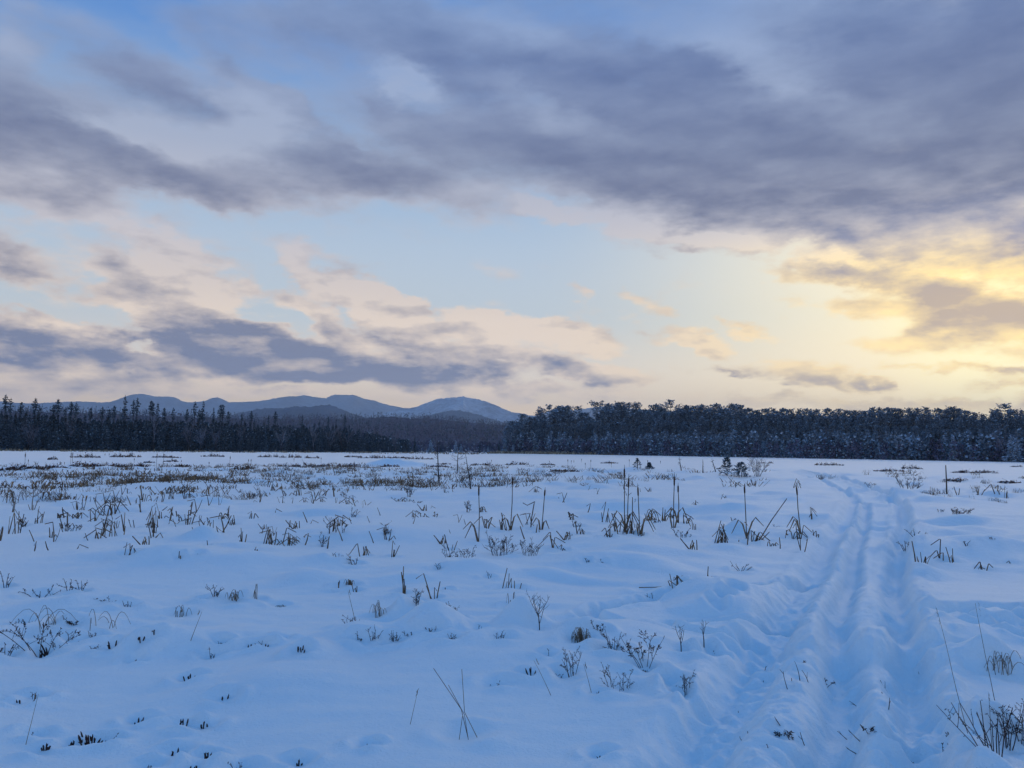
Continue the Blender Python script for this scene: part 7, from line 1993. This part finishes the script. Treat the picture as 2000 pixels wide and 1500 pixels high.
def make_shrub(P, D, h, w, n, lean, style, rg):
    single = n <= 3
    for k in range(n):
        f = (2*(k+.5)/n-1) if n > 1 else 0
        hw = w*.5
        base = (f*hw*.55 if w > h*1.1 else f*hw*.25, rg.uniform(-.3, .3)*hw, -.04)
        hh = h*(rg.uniform(.55, 1.0) if k else 1.0)
        d = Vector((-.28*h+rg.gauss(0, .22)*h if style == 'wand' else f*hw*(.7 if w < h*1.1 else .45)+rg.uniform(-.12, .12)*h, rg.uniform(-.25, .25)*h, hh))
        L = min(d.length, h*1.15)*.96
        r = thick(D, .0021+.0010*min(h, .6)/.3, .34)
        side = 1 if hh < .10 else 2 if style == 'wand' else 3 if hh < .3 else 4
        g, bd = twig_mesh(rg, D, base, d, L, r, side, 1, (rg.uniform(-.2, .2), 0, .2), 1 if hh < .14 or style == 'wand' else 2, thick(D, .007, .6))
        s_ = P.part('stem', g, [TWIG])
        if bd.f: P.part('buds', bd, [BUD], parent=s_, stuff=True)

def make_leafy(P, D, h, w, n, lean, style, rg):
    big = h > .25
    for k in range(n):
        f = (2*(k+.5)/n-1) if n > 1 else 0
        hh = h*(rg.uniform(.5, .95) if k else 1)
        base = (f*w*.18+(w*.12 if big else 0), rg.uniform(-.15, .15)*w, -.03)
        d = Vector((f*w*.62-(w*.18 if big else 0), rg.uniform(-.2, .2)*h, max(hh, .05)))
        L = min(d.length, 1.2*max(h, w))
        g, bd = twig_mesh(rg, D, base, d, L, thick(D, .0024, .34), 3 if big else 2, 3 if not big else 2, (f*.5, 0, -.15 if w > h else .2), 2 if big else 1, thick(D, .0095, .55))
        s_ = P.part('stem', g, [TWIG])
        if bd.f: P.part('leaves', bd, [BUD], parent=s_, stuff=True)

def make_stubs(P, D, h, w, n, lean, style, rg):
    for k in range(n):
        f = (2*(k+.5)/n-1) if n > 1 else 0
        g = Geo(); hh = h*(rg.uniform(.3, .95) if k != n//2 else 1); b = Vector((f*w*.36+rg.gauss(0, .05)*w, rg.uniform(-.35, .35)*w, -.03))
        tip = b+Vector((f*h*.35+rg.gauss(-.08, .22)*h, rg.gauss(0, .2)*h, hh+.03)); r = thick(D, .0042, .55)
        m = b.lerp(tip, .5)+rv(rg, .004)
        g.tube([tuple(b), tuple(m), tuple(m.lerp(tip, .7)), tuple(tip)], [r*.7, r, r*1.15, r*.4], 5)
        for _ in range(2):
            q = b.lerp(tip, rg.uniform(.5, .9)); a = (tip-b).normalized()*.012+rv(rg, .006); g.quad(q+a*.4, a, a.orthogonal().normalized()*.005)
        P.part('stem', g, [BUD if rg.random() < .55 else TWIG])

def make_sapling(P, D, h, w, n, lean, style, rg):
    g = Geo(); r = .0048
    pts = [Vector((.02*w, 0, -.05)), Vector((0, 0, h*.22)), Vector((-.03*w, .01, h*.4))]
    g.tube([tuple(p) for p in pts], [r, r*.9, r*.75], 5)
    st = P.part('stem', g, [TWIG])
    for k in range(n):
        f = 2*(k+.5)/n-1; q = pts[0].lerp(pts[2], rg.uniform(.45, 1)) if k % 2 else pts[2]
        d = Vector((f*w*.62, rg.uniform(-.15, .15)*w, h*rg.uniform(.42, .62)*(1.0 if abs(f) < .7 else .85)))
        g, bd = twig_mesh(rg, D, q, d, d.length*(1.0 if abs(f) < .8 else .9), r*.6, 3, 0, (-f*.25, 0, .3), 1 if n < 5 else 2)
        P.part('branch', g, [TWIG])

def make_dead(P, D, h, w, n, lean, style, rg):
    g = Geo(); r = thick(D, .016, .8)
    pts = [Vector((lean*h*t+rg.uniform(-.01, .01)*h, rg.uniform(-.01, .01)*h, h*t-.05)) for t in (0, .25, .5, .75, 1)]
    g.tube([tuple(p) for p in pts], [r, r*.85, r*.65, r*.45, r*.2], 6)
    P.part('trunk', g, [BARK])
    if w/h < .25: n = 3
    for k in range(n):
        t = rg.uniform(.35, .95); i = min(3, int(t*4)); q = pts[i].lerp(pts[i+1], t*4-i); s_ = rg.choice((-1, 1))
        g, bd = twig_mesh(rg, D, q, (s_*w*.5, rg.uniform(-.4, .4)*w, w*rg.uniform(.0, .3)), w*.5*rg.uniform(.5, 1.1)*(1.2-t*.6), thick(D, .005, .35), 3, 0, (0, 0, .35), 1)
        P.part('branch', g, [BARK])

def make_conifer(P, D, h, w, n, lean, style, rg):
    tg, g = spruce_variant(1, .5*w/h, .12, 300+n, clear=.03, taper=.6)
    # leaf clumps sized for a plant of this height
    rr = random.Random(310+n); g = Geo(); tg = Geo(); tg.tube([(0, 0, -.1), (.02, 0, h*.5), (0, 0, h)], [.022, .015, .006], 5)
    for _ in range(430 if style != 'thin' else 160):
        t = rr.random()**.8; a = rr.uniform(0, 6.28); R_ = w*.66*((1-t)**.5)*(.8+.45*math.sin(2*a+n*2+5*t))*rr.uniform(.6, 1.15)
        q = R_*rr.uniform(.3, 1)**.5; c = Vector((math.cos(a)*q, math.sin(a)*q, t*h*.97+.04-.1*q))
        ax = (Vector((math.cos(a), math.sin(a), rr.uniform(-.2, .6)))+rv(rr, .5)).normalized()*rr.uniform(.05, .13)
        g.quad(c, ax, rv(rr).normalized()*rr.uniform(.02, .05), 1 if rr.random() < .07 else 0)
    P.part('trunk', tg, [BARK]); P.part('crown', g, [NEEDLE, SNOWLOAD])

def grass_blade(rg, D, base, L, d, bend, r):
    g = Geo(); pts = curve(base, d, L, 8, bend, .02, rg)
    g.tube([tuple(q) for q in pts], [r*(1-.6*i/8) for i in range(9)], 3)
    return g

def make_grass(P, D, h, w, n, lean, style, rg):
    L = h*math.hypot(1, lean)
    g = grass_blade(rg, D, (0, 0, -.03), L+.03, (lean, .03, 1), (lean*.10, 0, 0), thick(D, .0022, .34))
    st = P.part('stem', g, [GRASS])
    g = Geo(); e = Vector((lean*h, 0, h))
    for k in range(7): 
        a = Vector((lean, 0, 1)).normalized()*.012+rv(rg, .008); g.quad(e*(1-.02*k), a, a.orthogonal().normalized()*.0025)
    P.part('seed_tuft', g, [GRASS], parent=st, stuff=True)

def make_crossed(P, D, h, w, n, lean, style, rg):
    r = .0026
    for pts in ([(.03, 0, -.03), (-.02, 0, .40*h), (-.17*w/.2, -.02, 1.0*h)], [(.10, -.05, -.02), (.0, 0, .36*h), (-.02, 0, h*.98)], [(-.03, -.06, -.02), (-.012, 0, .30*h)], [(.035, -.08, -.02), (.0, 0, .32*h), (-.09*w/.2, 0, .75*h)]):
        g = Geo(); q = smooth_path([(p[0], p[1]) for p in pts], 3) if False else pts
        g.tube(q, [r*(1-.3*i/len(q)) for i in range(len(q))], 4)
        P.part('stem', g, [GRASS])

def make_tuft(P, D, h, w, n, lean, style, rg):
    body = Geo()
    for k in range(n):
        a = rg.uniform(0, 6.28); d = Vector((math.cos(a), math.sin(a)*.7, 0)); reach = w*.5*rg.uniform(.35, 1.0); top = h*rg.uniform(.5, 1)
        pts = []
        b = Vector((rg.gauss(0, .14)*w, rg.gauss(0, .10)*w, -.02))
        for i in range(7):
            t = i/6; pts.append(b+d*reach*(t**1.25)+Vector((0, 0, top*math.sin(min(math.pi*.93, math.pi*t*.86+.05))*(1 if t < .6 else 1))))
        g = Geo() if k < 8 else body
        r = thick(D, .0018, .30)
        g.tube([tuple(p) for p in pts], [r*(1-.5*i/6) for i in range(7)], 3)
        if k < 8: P.part('blade', g, [GRASS])
    if body.f: P.part('grass_blades', body, [GRASS], stuff=True)

def make_twig(P, D, h, w, n, lean, style, rg):
    g, bd = twig_mesh(rg, D, (0, 0, -.02), (lean, rg.uniform(-.3, .1), 1), h*math.hypot(1, lean), .0034, n, 0, (rg.uniform(-.3, .3), 0, -.1), 1)
    P.part('stem', g, [TWIG])

def make_heath(P, D, h, w, n, lean, style, rg):
    tw = Geo(); lf = Geo(); x = -w*.5
    while x < w*.5:
        cw = rg.uniform(.25, .95); cy = rg.gauss(0, .10)*w; edge = 1-.55*abs(2*x/w)**2; ch = 1.25*h*rg.uniform(.4, 1.1)*edge; cd = cw*rg.uniform(.4, .9)
        for k in range(int(24*cw)+6):
            a = rg.uniform(0, 6.28); q = math.sqrt(rg.random()); px = x+math.cos(a)*q*cw*.6; py = cy+math.sin(a)*q*cd
            top = ch*(1-.75*q*q)*rg.uniform(.5, 1.1)
            if k % 2 == 0:
                lx, ly = rg.gauss(0, .14), rg.gauss(0, .14)
                tw.tube([(px, py, -.05), (px+lx*.4, py+ly*.4, top*.7), (px+lx, py+ly, top*rg.uniform(1, 1.7))], [.012, .009, .005], 3, 0, False)
            for _ in range(2):
                c = Vector((px, py, top*rg.uniform(.25, 1)))+rv(rg, .07); ax = (rv(rg)+Vector((0, 0, .6))).normalized()*rg.uniform(.04, .11)
                lf.quad(c, ax, ax.orthogonal().normalized()*rg.uniform(.03, .065), 1 if rg.random() < .10 else 0)
        x += cw*rg.uniform(.45, 1.25)
    P.part('twigs', tw, [TWIG], stuff=True); P.part('leaves', lf, [HEATH, SNOWLOAD], stuff=True)

MAKE = dict(cattail=(make_cattail, 'cattail', 'cattail'), stalk=(make_stalk, 'reed_stalk', 'reed'), stick=(make_stalk, 'bare_stick', 'stick'), reeds=(make_reeds, 'reed_clump', 'reed clump'), shrub=(make_shrub, 'bare_shrub', 'shrub'), leafy=(make_leafy, 'leafy_sprig', 'sprig'), stubs=(make_stubs, 'shrub_tip', 'shrub'), sapling=(make_sapling, 'sapling', 'sapling'), dead=(make_dead, 'dead_sapling', 'dead tree'), conifer=(make_conifer, 'small_conifer', 'conifer'), grass=(make_grass, 'grass_stalk', 'grass'), crossed=(make_crossed, 'grass_stalk', 'grass'), tuft=(make_tuft, 'grass_tuft', 'grass'), twig=(make_twig, 'broken_twig', 'twig'), heath=(make_heath, 'heath_mat', 'heath'))
for i, (kind, x, y, h, w, n, lean, style, label) in enumerate(PLANTS):
    fn, name, cat = MAKE[kind]
    grp = PLANT_GROUP.get(kind)
    if kind == 'cattail': grp = 'cattails with brown heads' if n else 'far cattails along the pond edge'
    fn(Plant(name, cat, label, x, y, grp), math.hypot(x, y), h, w, n, lean, style, random.Random(1000+i))

# ------------------------------------------------------------------ sedge over the far marsh
def sedge_mesh(seed, h, w, n):
    rg = random.Random(seed); g = Geo()
    for k in range(n):
        b = Vector((rg.uniform(-.5, .5)*w, rg.uniform(-.35, .35)*w, -.05)); top = b+Vector((rg.gauss(0, .38)*h, rg.gauss(0, .2)*h, h*rg.uniform(.2, 1)))
        pts = [b, b.lerp(top, .55)+rv(rg, .03*h), top]
        if rg.random() < .8: pts.append(top+Vector((rg.choice((-1, 1))*rg.uniform(.15, .5)*h, rg.uniform(-.1, .1)*h, -rg.uniform(.1, .75)*h)))
        wd = rg.uniform(.008, .015); g.blade(pts, [wd*(1-.5*i/(len(pts)-1)) for i in range(len(pts))], (rg.uniform(-.5, .5), -1, 0), 0 if rg.random() < .6 else 1)
    return g.mesh('sedge_tuft', [STRAW, REEDWET])
def bearing_spot(a, D): return math.sin(math.radians(a))*D, math.cos(math.radians(a))*D
def sedge_spots(seed):
    rg = random.Random(seed); out = []
    while len(out) < 235:
        a = rg.uniform(-33.5, .5) if rg.random() < .86 else rg.uniform(0, 11)
        q = rg.random()**1.5; D_ = 2670/(38+q*(62 if a < -17.6 else 50 if a < -3.7 else 36))
        if -9.5 < a < -6.8 and D_ > 62: continue
        px = D_/1570
        out.append((*bearing_spot(a, D_), (7+11*q)*rg.uniform(.7, 1.3)*px, (14+14*q)*rg.uniform(.7, 1.4)*px, rg.randrange(14)))
    while len(out) < 280:
        a = rg.uniform(20.5, 33.5); D_ = 2670/(rg.uniform(38, 64) if rg.random() < .5 else rg.uniform(66, 90))
        if a < 26.7 and D_ < 52: continue
        px = D_/1570; out.append((*bearing_spot(a, D_), rg.uniform(5, 12)*px, rg.uniform(8, 24)*px, rg.randrange(14)))
    return out
SEDGES = sedge_spots(9)
SEDGE_MESH = [sedge_mesh(500+i, .5, .7, 8+i) for i in range(14)]
drg = random.Random(8)
for (x, y, h, w, k) in SEDGES:
    o = link('sedge_tuft', SEDGE_MESH[k], None, (x, y, zat(x, y)))
    s = h/.5; o.scale = (min(w/.7, s*2), min(w/.7, s*2), s); o.rotation_euler = (0, 0, drg.uniform(0, 6.28))
    o['category'] = 'sedge'
    if x < 4: zn = 'behind the leaning straw reeds' if x/y < -.42 else 'before the rounded far summit' if x/y < -.30 else 'before the flank of the dark hill' if x/y < -.17 else 'near the tall dead sapling'; zn += ', far off' if y > 42 else ', nearer'; o['label'] = 'straw coloured sedge tuft '+zn; o['group'] = 'sedge tufts '+zn
    elif y > 10 and x/y > .3: o['label'] = 'low sedge tuft in the snow right of the snowmobile track'; o['group'] = 'sedge tufts right of the track'
    else: o['label'] = 'straw coloured sedge tuft sticking out of the snow before the right wood'; o['group'] = 'sedge tufts before the right wood'

STUB_MESH = []
for i in range(10):
    rg = random.Random(700+i); g = Geo()
    for k in range(rg.choice((1, 2, 2, 3, 4))):
        b = Vector((rg.gauss(0, .05), rg.gauss(0, .05), -.05)); top = b+Vector((rg.gauss(0, .10), rg.gauss(0, .06), rg.uniform(.14, .36)))
        pts = [b, b.lerp(top, .5)+rv(rg, .012), top]
        if rg.random() < .5: pts.append(top+Vector((rg.choice((-1, 1))*rg.uniform(.05, .22), 0, -rg.uniform(.02, .22))))
        g.blade(pts, [.013*(1-.4*j/(len(pts)-1)) for j in range(len(pts))], (rg.uniform(-.5, .5), -1, 0), k % 2)
    STUB_MESH.append(g.mesh('reed_stub', [REED, REEDWET]))
for k in range(190):
    dep = drg.uniform(72, 190) if k < 120 else drg.uniform(60, 110); a_ = drg.uniform(-33, 17); D_ = 2670/dep
    if k % 3 and a_ > -8: a_ -= 20
    x, y = bearing_spot(a_, D_)
    o = link('reed_stub', STUB_MESH[drg.randrange(10)], None, (x, y, zat(x, y))); s = drg.uniform(.5, 1.1); o.scale = (s, s, s); o.rotation_euler = (0, 0, drg.uniform(-.6, .6)); o['category'] = 'reed stub'
    zn = 'behind the tall cattails' if dep < 110 and a_ > -6 else 'left of the tall cattails' if a_ <= -6 and dep < 130 else 'on the open snow in front of the cattails'
    o['label'] = 'short broken reed stub '+zn; o['group'] = 'short reed stubs '+zn

def shore_grass():
    """the fringe of dead grass under the wood across the pond"""
    rg = np.random.RandomState(31); V = []; M = []
    def add(x, y, z, h, n, spread):
        xx = x+rg.randn(n)*spread; yy = y+rg.randn(n)*spread*.5; hh = h*(.4+.8*rg.rand(n)); lx = rg.randn(n)*.35*h; w = .05+.07*rg.rand(n)
        a = np.stack([xx-w, yy, z+0*xx-.05], -1); b = np.stack([xx+w, yy, z+0*xx-.05], -1); c = np.stack([xx+lx+w*.4, yy+rg.randn(n)*.1, z+hh], -1); d = np.stack([xx+lx-w*.4, yy, z+hh], -1)
        V.append(np.stack([a, b, c, d], 1).reshape(-1, 3)); M.append((rg.rand(n) < .35).astype(int))
    q = random.Random(32)
    for _ in range(620):
        a = q.uniform(-1.5, 33.5); d_ = float(np.interp(a, (-1, 11, 24, 33), (283, 262, 224, 209)))-q.uniform(5, 26)*(1 if a < 18 else .6)
        add(*bearing_spot(a, d_), 0, q.uniform(.3, .9)*(1 if a < 20 else .7), q.randrange(14, 34) if a < 24 else q.randrange(5, 14), .8)
    for _ in range(200):
        a = q.uniform(-33.5, -1.5); add(*bearing_spot(a, q.uniform(215, 262)), 0, q.uniform(.2, .6), q.randrange(4, 16), .8)
    V = np.concatenate(V)
    link("shore_grass", mesh_np("shore_grass", V, np.arange(len(V)).reshape(-1, 4), False, [SHORE_STRAW, REEDWET], np.concatenate(M)), kind='stuff', label='fringe of dead straw grass under the wood across the pond')
shore_grass()
def far_sedge():
    rg = np.random.RandomState(33); V = []; M = []
    q = random.Random(34); streaks = [(q.uniform(-33, 1), q.uniform(33, 92), q.uniform(1.5, 6)) for _ in range(70)]
    for _ in range(850):
        a_ = q.uniform(-33.5, 1.5) if q.random() < .8 else q.uniform(1.5, 18)
        k = q.random()**1.7; dep = 34+k*60*(1 if a_ < -3.7 else .6)
        if q.random() < .75:
            s0 = q.choice(streaks); a_ = s0[0]+q.gauss(0, s0[2]*.5); dep = max(33, 30+(s0[1]-30)*.75+q.gauss(0, 2.4)); k = (dep-33)/60
            if a_ > 2: continue
        D_ = 2670/dep; x, y = bearing_spot(a_, D_)
        if -9.5 < a_ < -6.8 and D_ > 62: continue
        h = (4+8*k)*q.uniform(.5, 1.3)*D_/1570; w = (10+14*k)*D_/1570
        n = 9; xx = x+rg.randn(n)*w*.35; yy = y+rg.randn(n)*w*.3; z = zat(x, y)
        hh = h*(.4+.7*rg.rand(n)); lx = rg.randn(n)*.7*h; wd = .008+.010*rg.rand(n)
        a = np.stack([xx-wd, yy, z-.04+0*xx], -1); b = np.stack([xx+wd, yy, z-.04+0*xx], -1); c = np.stack([xx+lx+wd*.6, yy+rg.randn(n)*.05, z+hh], -1); d = np.stack([xx+lx-wd*.6, yy, z+hh], -1)
        V.append(np.stack([a, b, c, d], 1).reshape(-1, 3)); M.append((rg.rand(n) < .4).astype(int))
    V = np.concatenate(V)
    link("marsh_sedge", mesh_np("marsh_sedge", V, np.arange(len(V)).reshape(-1, 4), False, [STRAW, REEDWET], np.concatenate(M)), kind='stuff', label='thin scatter of dead sedge over the far marsh')
far_sedge()


# ------------------------------------------------------------------ haze
hm = bpy.data.materials.new("haze_air"); hm.use_nodes = True
HN = Nodes(hm.node_tree)
ho = HN.n('ShaderNodeOutputMaterial'); hv = HN.n('ShaderNodeVolumePrincipled'); HN.link(hv.outputs[0], ho.inputs['Volume'])
hv.inputs['Color'].default_value = (.64, .80, 1.0, 1)
hv.inputs['Density'].default_value = 1.45e-4
hv.inputs['Anisotropy'].default_value = .35
bx = 9700; z0, z1 = -3.0, 560
hvts = [(sx*bx, sy*bx, z) for z in (z0, z1) for sy in (-1, 1) for sx in (-1, 1)]
hme = bpy.data.meshes.new("haze"); hme.from_pydata(hvts, [], [(0, 2, 3, 1), (4, 5, 7, 6), (0, 1, 5, 4), (2, 6, 7, 3), (0, 4, 6, 2), (1, 3, 7, 5)])
hme.materials.append(hm)
link("haze", hme, kind='stuff', label='thin blue winter haze over the marsh')
